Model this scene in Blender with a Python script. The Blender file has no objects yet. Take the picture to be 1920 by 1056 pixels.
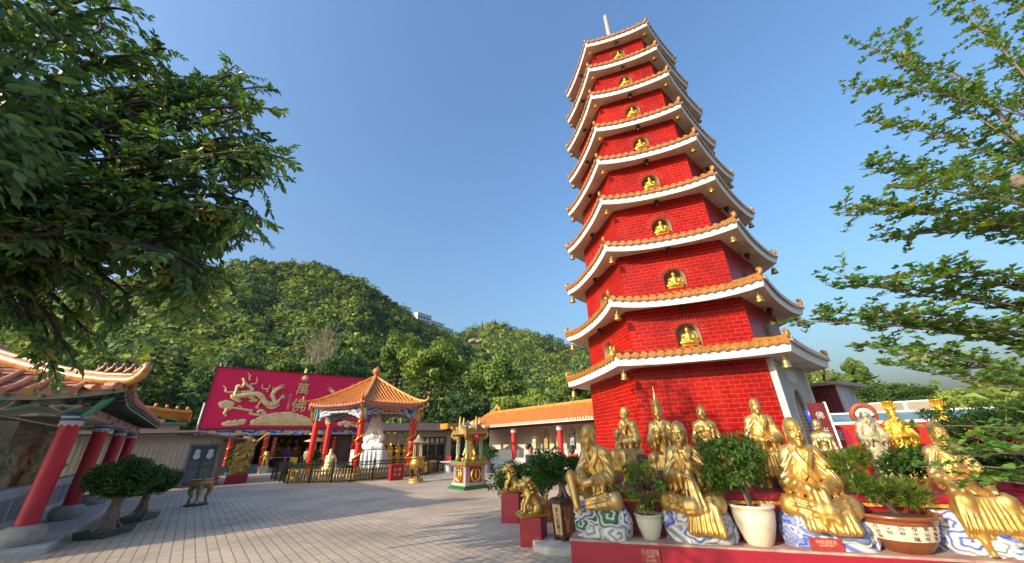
import bpy, math, random
import numpy as np
from math import sin, cos, pi, radians, sqrt, atan2, hypot
from mathutils import Matrix, Vector

random.seed(7)
RNG = np.random.default_rng(7)
SC = bpy.context.scene
COL = SC.collection

# ------------------------------------------------------------------ camera
CAM_H = 1.8
CAM_P = radians(24.27)
CAM_R = radians(-1.70)
FPX = 663.0
_upv = Vector((0, -sin(CAM_P), cos(CAM_P)))
_rt = Vector((1, 0, 0)) * cos(CAM_R) + _upv * sin(CAM_R)
_cu = Vector((1, 0, 0)) * -sin(CAM_R) + _upv * cos(CAM_R)
_bk = -Vector((0, cos(CAM_P), sin(CAM_P)))
cam_d = bpy.data.cameras.new('camera')
cam_d.sensor_width = 36
cam_d.lens = FPX / 1920 * 36
cam_d.clip_start = .05
cam_d.clip_end = 9000
cam = bpy.data.objects.new('camera', cam_d)
COL.objects.link(cam)
mw = Matrix.Identity(4)
for i in range(3):
    mw[i][0], mw[i][1], mw[i][2] = _rt[i], _cu[i], _bk[i]
mw[2][3] = CAM_H
cam.matrix_world = mw
SC.camera = cam


def ray(px, py):
    return _rt * ((px - 960) / FPX) + _cu * (-(py - 528) / FPX) - _bk


def at(px, py, Y):
    """the place in the world seen at photo pixel px,py at distance Y along +y"""
    d = ray(px, py)
    t = Y / d.y
    return Vector((d.x * t, Y, CAM_H + d.z * t))


# ------------------------------------------------------------------ world and sun
SUN_AZ = radians(217)      # direction towards the sun, from +x counter-clockwise
SUN_EL = radians(21)
w = bpy.data.worlds.new('World')
SC.world = w
w.use_nodes = True
nt = w.node_tree
bg = nt.nodes['Background']
sky = nt.nodes.new('ShaderNodeTexSky')
sky.sky_type = 'NISHITA'
sky.sun_disc = False
sky.sun_elevation = SUN_EL
sky.sun_rotation = pi / 2 - SUN_AZ
sky.air_density = 1.8
sky.dust_density = 6
sky.ozone_density = 8
nt.links.new(sky.outputs[0], bg.inputs[0])
bg.inputs[1].default_value = .15
sl = bpy.data.lights.new('sun', 'SUN')
sl.energy = 3.1
sl.angle = radians(.5)
sl.color = (1, .82, .58)
so = bpy.data.objects.new('sun', sl)
COL.objects.link(so)
sd = Vector((cos(SUN_AZ) * cos(SUN_EL), sin(SUN_AZ) * cos(SUN_EL), sin(SUN_EL)))
so.rotation_euler = sd.to_track_quat('Z', 'Y').to_euler()
so.location = (-40, -30, 40)
SC.view_settings.view_transform = 'Standard'
SC.view_settings.look = 'None'
SC.view_settings.exposure = 1.12
SC.view_settings.gamma = 1
SC.render.film_transparent = False
try:
    SC.cycles.use_denoising = True
    SC.cycles.max_bounces = 8
    SC.cycles.transparent_max_bounces = 8
    SC.cycles.sample_clamp_indirect = 6
except Exception:
    pass

# ------------------------------------------------------------------ materials
_M = {}


def M(name, c=(.5, .5, .5), rough=.6, metal=0., var=.18, vs=5., bump=0., bs=30., attr=False, coat=0., spec=.5, c2=None, c2s=2., c2w=(.45, .62), rvar=0., sheen=0., alpha=1, trans=0., emit=None, es=1.):
    """procedural Principled material: colour with noise, optional second colour in patches, optional bump"""
    if name in _M:
        return _M[name]
    m = bpy.data.materials.new(name)
    m.use_nodes = True
    t = m.node_tree
    N = t.nodes.new
    L = t.links.new
    p = t.nodes['Principled BSDF']
    p.inputs['Roughness'].default_value = rough
    p.inputs['Metallic'].default_value = metal
    p.inputs['Specular IOR Level'].default_value = spec
    p.inputs['Coat Weight'].default_value = coat
    p.inputs['Coat Roughness'].default_value = .15
    p.inputs['Transmission Weight'].default_value = trans
    tc = N('ShaderNodeTexCoord')
    no = N('ShaderNodeTexNoise')
    no.inputs['Scale'].default_value = vs
    no.inputs['Detail'].default_value = 5
    L(tc.outputs['Object'], no.inputs['Vector'])
    rgb = N('ShaderNodeRGB')
    rgb.outputs[0].default_value = (*c, 1)
    src = rgb.outputs[0]
    if attr:
        a = N('ShaderNodeAttribute')
        a.attribute_name = 'Col'
        src = a.outputs['Color']
    if c2:
        n2 = N('ShaderNodeTexNoise')
        n2.inputs['Scale'].default_value = c2s
        n2.inputs['Detail'].default_value = 6
        n2.inputs['Roughness'].default_value = .65
        L(tc.outputs['Object'], n2.inputs['Vector'])
        mr = N('ShaderNodeMapRange')
        mr.inputs[1].default_value, mr.inputs[2].default_value = c2w
        L(n2.outputs[0], mr.inputs[0])
        mx = N('ShaderNodeMix')
        mx.data_type = 'RGBA'
        L(mr.outputs[0], mx.inputs[0])
        L(src, mx.inputs[6])
        mx.inputs[7].default_value = (*c2, 1)
        src = mx.outputs[2]
    mr = N('ShaderNodeMapRange')
    mr.inputs[1].default_value, mr.inputs[2].default_value = .25, .75
    mr.inputs[3].default_value, mr.inputs[4].default_value = 1 - var, 1 + var
    L(no.outputs[0], mr.inputs[0])
    mu = N('ShaderNodeVectorMath')
    mu.operation = 'SCALE'
    L(src, mu.inputs[0])
    L(mr.outputs[0], mu.inputs['Scale'])
    L(mu.outputs[0], p.inputs['Base Color'])
    if rvar:
        r2 = N('ShaderNodeMapRange')
        r2.inputs[1].default_value, r2.inputs[2].default_value = .3, .7
        r2.inputs[3].default_value, r2.inputs[4].default_value = rough - rvar, rough + rvar
        L(no.outputs[0], r2.inputs[0])
        L(r2.outputs[0], p.inputs['Roughness'])
    if bump:
        nb = N('ShaderNodeTexNoise')
        nb.inputs['Scale'].default_value = bs
        nb.inputs['Detail'].default_value = 4
        L(tc.outputs['Object'], nb.inputs['Vector'])
        b = N('ShaderNodeBump')
        b.inputs['Strength'].default_value = bump
        b.inputs['Distance'].default_value = .02
        L(nb.outputs[0], b.inputs['Height'])
        L(b.outputs[0], p.inputs['Normal'])
    if emit:
        p.inputs['Emission Color'].default_value = (*emit, 1)
        p.inputs['Emission Strength'].default_value = es
    _M[name] = m
    return m


def brick_mat(name, c1, c2, mortar, bw, bh, ms=.008, rough=.3, bump=.4, coat=0., off=.5, var=.25, vs=.6, dirt=None, coords='UV', swap=False, spec=.5, streak=None):
    if name in _M:
        return _M[name]
    m = bpy.data.materials.new(name)
    m.use_nodes = True
    t = m.node_tree
    N, L = t.nodes.new, t.links.new
    p = t.nodes['Principled BSDF']
    p.inputs['Roughness'].default_value = rough
    p.inputs['Coat Weight'].default_value = coat
    p.inputs['Specular IOR Level'].default_value = spec
    tc = N('ShaderNodeTexCoord')
    b = N('ShaderNodeTexBrick')
    b.offset = off
    b.inputs['Color1'].default_value = (*c1, 1)
    b.inputs['Color2'].default_value = (*c2, 1)
    b.inputs['Mortar'].default_value = (*mortar, 1)
    b.inputs['Scale'].default_value = 1
    b.inputs['Mortar Size'].default_value = ms
    b.inputs['Mortar Smooth'].default_value = .1
    b.inputs['Brick Width'].default_value = bw
    b.inputs['Row Height'].default_value = bh
    L(tc.outputs[coords], b.inputs['Vector'])
    no = N('ShaderNodeTexNoise')
    no.inputs['Scale'].default_value = vs
    no.inputs['Detail'].default_value = 8
    no.inputs['Roughness'].default_value = .6
    L(tc.outputs['Object'], no.inputs['Vector'])
    mr = N('ShaderNodeMapRange')
    mr.inputs[1].default_value, mr.inputs[2].default_value = .3, .7
    mr.inputs[3].default_value, mr.inputs[4].default_value = 1 - var, 1 + var
    L(no.outputs[0], mr.inputs[0])
    mu = N('ShaderNodeVectorMath')
    mu.operation = 'SCALE'
    src = b.outputs[0]
    if dirt:
        n2 = N('ShaderNodeTexNoise')
        n2.inputs['Scale'].default_value = dirt[1]
        n2.inputs['Detail'].default_value = 7
        L(tc.outputs['Object'], n2.inputs['Vector'])
        m2 = N('ShaderNodeMapRange')
        m2.inputs[1].default_value, m2.inputs[2].default_value = .52, .75
        m2.inputs[4].default_value = dirt[2]
        L(n2.outputs[0], m2.inputs[0])
        mx = N('ShaderNodeMix')
        mx.data_type = 'RGBA'
        L(m2.outputs[0], mx.inputs[0])
        L(src, mx.inputs[6])
        mx.inputs[7].default_value = (*dirt[0], 1)
        src = mx.outputs[2]
    if streak:
        mp = N('ShaderNodeMapping')
        mp.inputs['Scale'].default_value = (2.2, 2.2, .22)
        L(tc.outputs['Object'], mp.inputs[0])
        n3 = N('ShaderNodeTexNoise')
        n3.inputs['Scale'].default_value = 1.6
        n3.inputs['Detail'].default_value = 7
        L(mp.outputs[0], n3.inputs['Vector'])
        m3 = N('ShaderNodeMapRange')
        m3.inputs[1].default_value, m3.inputs[2].default_value = .5, .72
        m3.inputs[4].default_value = streak[1]
        L(n3.outputs[0], m3.inputs[0])
        mx3 = N('ShaderNodeMix')
        mx3.data_type = 'RGBA'
        L(m3.outputs[0], mx3.inputs[0])
        L(src, mx3.inputs[6])
        mx3.inputs[7].default_value = (*streak[0], 1)
        src = mx3.outputs[2]
    L(src, mu.inputs[0])
    L(mr.outputs[0], mu.inputs['Scale'])
    L(mu.outputs[0], p.inputs['Base Color'])
    bp = N('ShaderNodeBump')
    bp.invert = True
    bp.inputs['Strength'].default_value = bump
    bp.inputs['Distance'].default_value = .01
    L(b.outputs['Fac'], bp.inputs['Height'])
    L(bp.outputs[0], p.inputs['Normal'])
    _M[name] = m
    return m


# ------------------------------------------------------------------ objects
def tag(o, label=None, cat=None, group=None, kind=None):
    if label:
        o['label'] = label
    if cat:
        o['category'] = cat
    if group:
        o['group'] = group
    if kind:
        o['kind'] = kind
    return o


def thing(name, label, cat, loc=(0, 0, 0), rz=0., group=None):
    o = bpy.data.objects.new(name, None)
    o.empty_display_size = .3
    COL.objects.link(o)
    o.location = loc
    o.rotation_euler = (0, 0, rz)
    return tag(o, label, cat, group)


def link(name, me, parent=None, loc=None, rz=None):
    o = bpy.data.objects.new(name, me)
    COL.objects.link(o)
    if parent is not None:
        o.parent = parent
    if loc is not None:
        o.location = loc
    if rz is not None:
        o.rotation_euler = (0, 0, rz)
    return o


def kids(o):
    return [c for c in COL.objects if c.parent == o]


def dup(root, loc, rz=None, label=None, scale=None):
    """a copy of a thing with copies of its parts and their sub-parts (shared meshes)"""
    r = root.copy()
    COL.objects.link(r)
    r.location = loc
    if rz is not None:
        r.rotation_euler = (0, 0, rz)
    if label:
        r['label'] = label
    if scale is not None:
        r.scale = (scale,) * 3 if not hasattr(scale, '__len__') else scale
    for ch in root.children:
        c = ch.copy()
        COL.objects.link(c)
        c.parent = r
        for g in ch.children:
            d = g.copy()
            COL.objects.link(d)
            d.parent = c
    return r


def mesh_np(name, V, F, mats=(), col=None, smooth=True, mi=None):
    """mesh from numpy arrays: V (n,3), F (m,k)"""
    me = bpy.data.meshes.new(name)
    V = np.asarray(V, np.float32)
    F = np.asarray(F, np.int32)
    n, k = F.shape
    me.vertices.add(len(V))
    me.vertices.foreach_set('co', V.ravel())
    me.loops.add(n * k)
    me.loops.foreach_set('vertex_index', F.ravel())
    me.polygons.add(n)
    me.polygons.foreach_set('loop_start', np.arange(0, n * k, k, dtype=np.int32))
    me.polygons.foreach_set('use_smooth', np.full(n, bool(smooth)))
    for m in mats:
        me.materials.append(m)
    if mi is not None:
        me.polygons.foreach_set('material_index', np.asarray(mi, np.int32))
    if col is not None:
        a = me.color_attributes.new('Col', 'FLOAT_COLOR', 'POINT')
        c4 = np.ones((len(V), 4), np.float32)
        c4[:, :3] = col
        a.data.foreach_set('color', c4.ravel())
    me.update(calc_edges=True)
    return me


class MB:
    """collects simple solids and links them as ONE mesh object"""

    def __init__(s):
        s.v, s.f, s.m, s.sm = [], [], [], []
        s.cur = 0
        s.X = None

    def add(s, vs, fs, smooth=False):
        o = len(s.v)
        if s.X is not None:
            vs = [tuple(s.X @ Vector(q)) for q in vs]
        s.v += [tuple(q) for q in vs]
        s.f += [tuple(i + o for i in f) for f in fs]
        s.m += [s.cur] * len(fs)
        s.sm += [smooth] * len(fs)
        return s

    def box(s, x0, x1, y0, y1, z0, z1):
        v = [(x0, y0, z0), (x1, y0, z0), (x1, y1, z0), (x0, y1, z0), (x0, y0, z1), (x1, y0, z1), (x1, y1, z1), (x0, y1, z1)]
        return s.add(v, [(3, 2, 1, 0), (4, 5, 6, 7), (0, 1, 5, 4), (1, 2, 6, 5), (2, 3, 7, 6), (3, 0, 4, 7)])

    def bx(s, c, sz, rz=0., rx=0., ry=0.):
        Mx = Matrix.Translation(c) @ Matrix.Rotation(rz, 4, 'Z') @ Matrix.Rotation(rx, 4, 'X') @ Matrix.Rotation(ry, 4, 'Y')
        a, b, d = sz[0] / 2, sz[1] / 2, sz[2] / 2
        v = [(-a, -b, -d), (a, -b, -d), (a, b, -d), (-a, b, -d), (-a, -b, d), (a, -b, d), (a, b, d), (-a, b, d)]
        return s.add([tuple(Mx @ Vector(q)) for q in v], [(3, 2, 1, 0), (4, 5, 6, 7), (0, 1, 5, 4), (1, 2, 6, 5), (2, 3, 7, 6), (3, 0, 4, 7)])

    def prism(s, pts, z0, z1):
        """pts: ccw list of (x,y)"""
        n = len(pts)
        v = [(x, y, z0) for x, y in pts] + [(x, y, z1) for x, y in pts]
        return s.add(v, [tuple(range(n - 1, -1, -1)), tuple(range(n, 2 * n))] + [(i, (i + 1) % n, n + (i + 1) % n, n + i) for i in range(n)])

    def bar(s, a, b, wd, ht=None):
        """square bar from a to b"""
        a, b = Vector(a), Vector(b)
        d = (b - a)
        L = d.length
        q = d.to_track_quat('X', 'Z').to_matrix().to_4x4()
        Mx = Matrix.Translation((a + b) / 2) @ q
        h = (ht or wd) / 2
        x, y = L / 2, wd / 2
        v = [(-x, -y, -h), (x, -y, -h), (x, y, -h), (-x, y, -h), (-x, -y, h), (x, -y, h), (x, y, h), (-x, y, h)]
        return s.add([tuple(Mx @ Vector(q)) for q in v], [(3, 2, 1, 0), (4, 5, 6, 7), (0, 1, 5, 4), (1, 2, 6, 5), (2, 3, 7, 6), (3, 0, 4, 7)])

    def tube(s, pts, r, n=8, cap=True, flat=1.):
        """round tube along pts; r number or list"""
        pts = [Vector(p) for p in pts]
        rs = r if hasattr(r, '__len__') else [r] * len(pts)
        vs, fs = [], []
        up = None
        for i, p in enumerate(pts):
            d = (pts[min(i + 1, len(pts) - 1)] - pts[max(i - 1, 0)])
            if d.length < 1e-9:
                d = Vector((0, 0, 1))
            d.normalize()
            if up is None:
                up = Vector((0, 0, 1)) if abs(d.z) < .9 else Vector((1, 0, 0))
            a = d.cross(up)
            if a.length < 1e-6:
                a = d.cross(Vector((0, 1, 0)))
            a.normalize()
            b = a.cross(d).normalized()
            up = b
            for k in range(n):
                t = 2 * pi * k / n
                vs.append(tuple(p + a * (rs[i] * cos(t)) + b * (rs[i] * sin(t) * flat)))
        for i in range(len(pts) - 1):
            for k in range(n):
                k2 = (k + 1) % n
                fs.append((i * n + k2, i * n + k, (i + 1) * n + k, (i + 1) * n + k2))
        s.add(vs, fs, True)
        if cap:
            o = len(pts) - 1
            s.add(vs[:n], [tuple(range(n))])
            s.add(vs[o * n:], [tuple(range(n - 1, -1, -1))])
        return s

    def lathe(s, prof, c=(0, 0, 0), n=20, smooth=True, sx=1., sy=1.):
        """prof: list of (r,z) from bottom to top"""
        vs, fs = [], []
        for r, z in prof:
            for k in range(n):
                t = 2 * pi * k / n
                vs.append((c[0] + r * cos(t) * sx, c[1] + r * sin(t) * sy, c[2] + z))
        for i in range(len(prof) - 1):
            for k in range(n):
                k2 = (k + 1) % n
                fs.append((i * n + k, i * n + k2, (i + 1) * n + k2, (i + 1) * n + k))
        s.add(vs, fs, smooth)
        if prof[0][0] > 1e-4:
            s.add(vs[:n], [tuple(range(n - 1, -1, -1))])
        if prof[-1][0] > 1e-4:
            s.add(vs[-n:], [tuple(range(n))])
        return s

    def ball(s, c, r, n=10, rz=0.):
        """ellipsoid; r number or (rx,ry,rz)"""
        rr = r if hasattr(r, '__len__') else (r, r, r)
        vs, fs = [], []
        m = max(4, n // 2)
        for i in range(m + 1):
            a = -pi / 2 + pi * i / m
            for k in range(n):
                t = 2 * pi * k / n
                x, y = rr[0] * cos(a) * cos(t), rr[1] * cos(a) * sin(t)
                vs.append((c[0] + x * cos(rz) - y * sin(rz), c[1] + x * sin(rz) + y * cos(rz), c[2] + rr[2] * sin(a)))
        for i in range(m):
            for k in range(n):
                k2 = (k + 1) % n
                fs.append((i * n + k, i * n + k2, (i + 1) * n + k2, (i + 1) * n + k))
        return s.add(vs, fs, True)

    def build(s, name, mats, parent=None, bevel=0., loc=None, rz=None, uv=True):
        me = bpy.data.meshes.new(name)
        me.from_pydata(s.v, [], s.f)
        if not hasattr(mats, '__len__'):
            mats = [mats]
        for m in mats:
            me.materials.append(m)
        me.polygons.foreach_set('material_index', np.array(s.m, np.int32))
        me.polygons.foreach_set('use_smooth', np.array(s.sm, bool))
        if uv:
            boxuv(me)
        me.update()
        o = link(name, me, parent, loc, rz)
        if bevel:
            b = o.modifiers.new('bevel', 'BEVEL')
            b.width = bevel
            b.segments = 2
            b.limit_method = 'ANGLE'
            b.angle_limit = radians(40)
        return o


def boxuv(me):
    """UVs in metres: along the wall and up it"""
    uvl = me.uv_layers.new(name='UVMap')
    nl = len(me.loops)
    if nl == 0:
        return
    vi = np.empty(nl, np.int32)
    me.loops.foreach_get('vertex_index', vi)
    co = np.empty(len(me.vertices) * 3, np.float32)
    me.vertices.foreach_get('co', co)
    co = co.reshape(-1, 3)
    npol = len(me.polygons)
    nr = np.empty(npol * 3, np.float32)
    me.polygons.foreach_get('normal', nr)
    nr = nr.reshape(-1, 3)
    lt = np.empty(npol, np.int32)
    me.polygons.foreach_get('loop_total', lt)
    N = np.repeat(nr, lt, axis=0)
    P = co[vi]
    hor = np.abs(N[:, 2]) > .75
    ln = np.hypot(N[:, 0], N[:, 1]) + 1e-9
    u = (-N[:, 1] * P[:, 0] + N[:, 0] * P[:, 1]) / ln
    uv = np.where(hor[:, None], P[:, :2], np.stack([u, P[:, 2]], 1))
    uvl.data.foreach_set('uv', uv.astype(np.float32).ravel())


def text_mesh(s, size, depth=.01):
    c = bpy.data.curves.new('lettering', 'FONT')
    c.body = s
    c.size = size
    c.extrude = depth
    c.align_x = 'CENTER'
    c.align_y = 'CENTER'
    c.resolution_u = 2
    o = bpy.data.objects.new('lettering', c)
    COL.objects.link(o)
    dg = bpy.context.evaluated_depsgraph_get()
    me = bpy.data.meshes.new_from_object(o.evaluated_get(dg))
    bpy.data.objects.remove(o)
    bpy.data.curves.remove(c)
    me.materials.clear()
    return me


def text_column(mb, chars, size, step, X, depth=.008, horiz=False, bold=0.):
    """characters one below the other (or side by side), put into mb with matrix X (text plane x,y; z out)"""
    for i, ch in enumerate(chars):
        me = text_mesh(ch, size, depth)
        off = Matrix.Translation((i * step if horiz else 0, 0 if horiz else -i * step, 0))
        T = X @ off
        vs = [tuple(T @ v.co) for v in me.vertices]
        fs = [tuple(p.vertices) for p in me.polygons]
        old = mb.X
        mb.X = None
        mb.add(vs, fs)
        mb.X = old
        bpy.data.meshes.remove(me)


# ------------------------------------------------------------------ sculpting: smooth unions of rounded limbs on a grid, turned into one continuous skin
try:
    import openvdb as _vdb
except Exception:
    import pyopenvdb as _vdb


class Sculpt:
    def __init__(s, lo, hi, h):
        s.lo, s.h = np.array(lo, float), h
        s.n = np.ceil((np.array(hi) - s.lo) / h).astype(int) + 1
        s.D = np.full(s.n, 1., np.float32)
        s.ax = [s.lo[i] + h * np.arange(s.n[i]) for i in range(3)]

    def sl(s, a, b, m):
        i0 = np.clip(np.floor((np.minimum(a, b) - m - s.lo) / s.h).astype(int), 0, s.n - 1)
        i1 = np.clip(np.ceil((np.maximum(a, b) + m - s.lo) / s.h).astype(int) + 1, 1, s.n)
        S = tuple(slice(i0[k], i1[k]) for k in range(3))
        X = s.ax[0][S[0]][:, None, None]
        Y = s.ax[1][S[1]][None, :, None]
        Z = s.ax[2][S[2]][None, None, :]
        return S, X, Y, Z

    def put(s, S, d, k, sub):
        if d.size == 0:
            return
        o = s.D[S]
        if sub:
            d = -d
            hh = np.maximum(k - np.abs(o - d), 0) / k
            s.D[S] = np.maximum(o, d) + hh * hh * k * .25
        else:
            hh = np.maximum(k - np.abs(o - d), 0) / k
            s.D[S] = np.minimum(o, d) - hh * hh * k * .25

    def limb(s, a, b, ra, rb=None, k=.03, sub=False, flat=None):
        """tapered round limb a->b; flat=(axis vector, factor) squeezes it along that axis"""
        rb = ra if rb is None else rb
        a, b = np.array(a, float), np.array(b, float)
        m = max(ra, rb) + k
        S, X, Y, Z = s.sl(a, b, m * 1.2)
        ab = b - a
        L2 = ab @ ab + 1e-12
        t = np.clip(((X - a[0]) * ab[0] + (Y - a[1]) * ab[1] + (Z - a[2]) * ab[2]) / L2, 0, 1)
        dx, dy, dz = X - a[0] - t * ab[0], Y - a[1] - t * ab[1], Z - a[2] - t * ab[2]
        r = ra + (rb - ra) * t
        if flat is not None:
            n = np.array(flat[0], float)
            n /= np.linalg.norm(n)
            q = dx * n[0] + dy * n[1] + dz * n[2]
            e = q * (1 / flat[1] - 1)
            dx, dy, dz = dx + e * n[0], dy + e * n[1], dz + e * n[2]
            d = (np.sqrt(dx * dx + dy * dy + dz * dz) - r) * max(flat[1], .45)
        else:
            d = np.sqrt(dx * dx + dy * dy + dz * dz) - r
        s.put(S, d.astype(np.float32), k, sub)

    def path(s, pts, r, k=.02, sub=False):
        rs = r if hasattr(r, '__len__') else [r] * len(pts)
        for i in range(len(pts) - 1):
            s.limb(pts[i], pts[i + 1], rs[i], rs[i + 1], k, sub)

    def ball(s, c, r, k=.03, sub=False, rz=0.):
        c = np.array(c, float)
        r = np.array(r if hasattr(r, '__len__') else (r, r, r), float)
        S, X, Y, Z = s.sl(c, c, r.max() + k)
        x, y, z = X - c[0], Y - c[1], Z - c[2]
        if rz:
            x, y = x * cos(rz) + y * sin(rz), -x * sin(rz) + y * cos(rz)
        q = np.sqrt((x / r[0]) ** 2 + (y / r[1]) ** 2 + (z / r[2]) ** 2)
        g = np.sqrt((x / r[0] ** 2) ** 2 + (y / r[1] ** 2) ** 2 + (z / r[2] ** 2) ** 2) + 1e-6
        d = q * (q - 1) / g
        s.put(S, d.astype(np.float32), k, sub)

    def box(s, c, hs, r=.02, k=.02, sub=False, rz=0.):
        c, hs = np.array(c, float), np.array(hs, float)
        S, X, Y, Z = s.sl(c, c, np.linalg.norm(hs) + k)
        x, y, z = X - c[0], Y - c[1], Z - c[2]
        if rz:
            x, y = x * cos(rz) + y * sin(rz), -x * sin(rz) + y * cos(rz)
        qx, qy, qz = np.abs(x) - hs[0] + r, np.abs(y) - hs[1] + r, np.abs(z) - hs[2] + r
        z0 = np.zeros(np.broadcast(qx, qy, qz).shape)
        d = np.sqrt(np.maximum(qx, 0) ** 2 + np.maximum(qy, 0) ** 2 + np.maximum(qz, 0) ** 2 + z0) + np.minimum(np.maximum(np.maximum(qx, qy), qz), 0) - r
        s.put(S, d.astype(np.float32), k, sub)

    def ripple(s, lo, hi, fn, amp):
        """drapery: moves the surface by amp*fn(x,y,z) inside the box lo..hi, fading at its border"""
        S, X, Y, Z = s.sl(np.array(lo), np.array(hi), 0)
        lo, hi = np.array(lo), np.array(hi)
        fade = 1.
        for A, i in ((X, 0), (Y, 1), (Z, 2)):
            e = .18 * (hi[i] - lo[i])
            fade = fade * np.clip((A - lo[i]) / e, 0, 1) * np.clip((hi[i] - A) / e, 0, 1)
        s.D[S] -= (amp * fade * fn(X, Y, Z)).astype(np.float32)

    def mesh(s, name, mats, smooth_it=0, col=None):
        g = _vdb.FloatGrid(1.)
        D = np.ascontiguousarray(s.D)
        for ax in range(3):
            ix = [slice(None)] * 3
            for e in (0, -1):
                ix[ax] = e
                D[tuple(ix)] = np.maximum(D[tuple(ix)], .02)
        g.copyFromArray(D)
        P, T, Q = g.convertToPolygons(0., 0.) if hasattr(g, 'convertToPolygons') else (*g.convertToQuads(0.), None)
        if Q is None or len(Q) == 0:
            P, Q = g.convertToQuads(0.)
        V = P * s.h + s.lo
        Q = Q[:, ::-1]
        # outward normals
        a, b, c = V[Q[:, 0]], V[Q[:, 1]], V[Q[:, 2]]
        vol = np.einsum('ij,ij->i', a, np.cross(b, c)).sum()
        if vol < 0:
            Q = Q[:, ::-1]
        return mesh_np(name, V, Q, mats, col=None if col is None else col(V))


# ------------------------------------------------------------------ leaves
def leaf_cloud(centres, dirs, size, width=.42, jit=.35, up=None, fold=.18, col=(.06, .11, .02), cvar=.35, rng=RNG, warm=0.):
    """one folded two-quad leaf per centre. returns V,F,C"""
    n = len(centres)
    c = np.asarray(centres, float)
    d = np.asarray(dirs, float) + rng.normal(0, jit, (n, 3))
    d /= np.linalg.norm(d, axis=1, keepdims=True) + 1e-9
    ref = rng.normal(0, .5, (n, 3)) + (np.array([0, 0, 1.]) if up is None else np.asarray(up))
    s = np.cross(d, ref)
    s /= np.linalg.norm(s, axis=1, keepdims=True) + 1e-9
    nn = np.cross(s, d)
    L = (size * rng.uniform(.65, 1.2, n))[:, None] if np.isscalar(size) else np.asarray(size)[:, None]
    W = L * width * .5
    v = np.empty((n, 8, 3))
    v[:, 0] = c
    v[:, 1] = c + d * L * .3 + s * W * .86 + nn * L * fold * .35
    v[:, 2] = c + d * L * .68 + s * W * .88 + nn * L * fold * .25
    v[:, 3] = c + d * L - nn * L * fold * .7
    v[:, 4] = c + d * L * .68 - s * W * .88 + nn * L * fold * .25
    v[:, 5] = c + d * L * .3 - s * W * .86 + nn * L * fold * .35
    v[:, 6] = c + d * L * .78 - nn * L * fold * .25
    v[:, 7] = c + d * L * .38
    f = np.array([[0, 1, 2, 7], [7, 2, 3, 6], [0, 7, 4, 5], [7, 6, 3, 4]])
    F = (np.arange(n)[:, None, None] * 8 + f[None]).reshape(-1, 4)
    bright = rng.uniform(1 - cvar, 1 + cvar, (n, 1, 1))
    hue = rng.normal(0, .12, (n, 1))
    C = np.ones((n, 8, 3)) * np.asarray(col).reshape((-1, 1, 3) if np.ndim(col) == 2 else (1, 1, 3)) * bright
    C[:, :, 0] *= 1 + hue + warm
    return v.reshape(-1, 3), F, np.clip(C.reshape(-1, 3), .004, 1)


def merge(parts):
    V, F, C, o = [], [], [], 0
    for v, f, c in parts:
        V.append(v)
        F.append(f + o)
        C.append(c)
        o += len(v)
    return np.concatenate(V), np.concatenate(F), np.concatenate(C)


def leaf_mat(name, rough=.5, tr=.25, spec=.4):
    """leaf: vertex-tinted, slightly translucent"""
    if name in _M:
        return _M[name]
    m = bpy.data.materials.new(name)
    m.use_nodes = True
    t = m.node_tree
    N, L = t.nodes.new, t.links.new
    p = t.nodes['Principled BSDF']
    out = t.nodes['Material Output']
    a = N('ShaderNodeAttribute')
    a.attribute_name = 'Col'
    L(a.outputs['Color'], p.inputs['Base Color'])
    p.inputs['Roughness'].default_value = rough
    p.inputs['Specular IOR Level'].default_value = spec
    tl = N('ShaderNodeBsdfTranslucent')
    sc = N('ShaderNodeVectorMath')
    sc.operation = 'MULTIPLY'
    sc.inputs[1].default_value = (1.5, 1.6, .6)
    L(a.outputs['Color'], sc.inputs[0])
    L(sc.outputs[0], tl.inputs['Color'])
    mx = N('ShaderNodeMixShader')
    mx.inputs[0].default_value = tr
    L(p.outputs[0], mx.inputs[1])
    L(tl.outputs[0], mx.inputs[2])
    L(mx.outputs[0], out.inputs['Surface'])
    _M[name] = m
    return m


def crown_cloud(c, r, n, leaf, rng, col, cvar=.3, shell=.45, nclump=14, drop=.2, width=.5, flat=False):
    """leaves gathered in clumps through an ellipsoid crown; returns V,F,C"""
    c, r = np.array(c, float), np.array(r, float)
    q = rng.normal(size=(nclump, 3))
    q /= np.linalg.norm(q, axis=1, keepdims=True)
    q *= rng.uniform(shell, .92, (nclump, 1))
    cr = rng.uniform(.26, .46, nclump)
    tint = rng.uniform(.75, 1.3, nclump)
    k = rng.integers(0, nclump, n)
    o = rng.normal(size=(n, 3))
    o /= np.linalg.norm(o, axis=1, keepdims=True)
    rad = rng.uniform(.35, 1., (n, 1)) ** .6
    pos = c + (q[k] + o * rad * cr[k][:, None]) * r
    d = o + np.array([0, 0, -drop])
    colr = np.asarray(col)[None] * tint[k][:, None]
    return leaf_cloud(pos, d, leaf, width, .4, None, .15, colr, cvar, rng)


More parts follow.
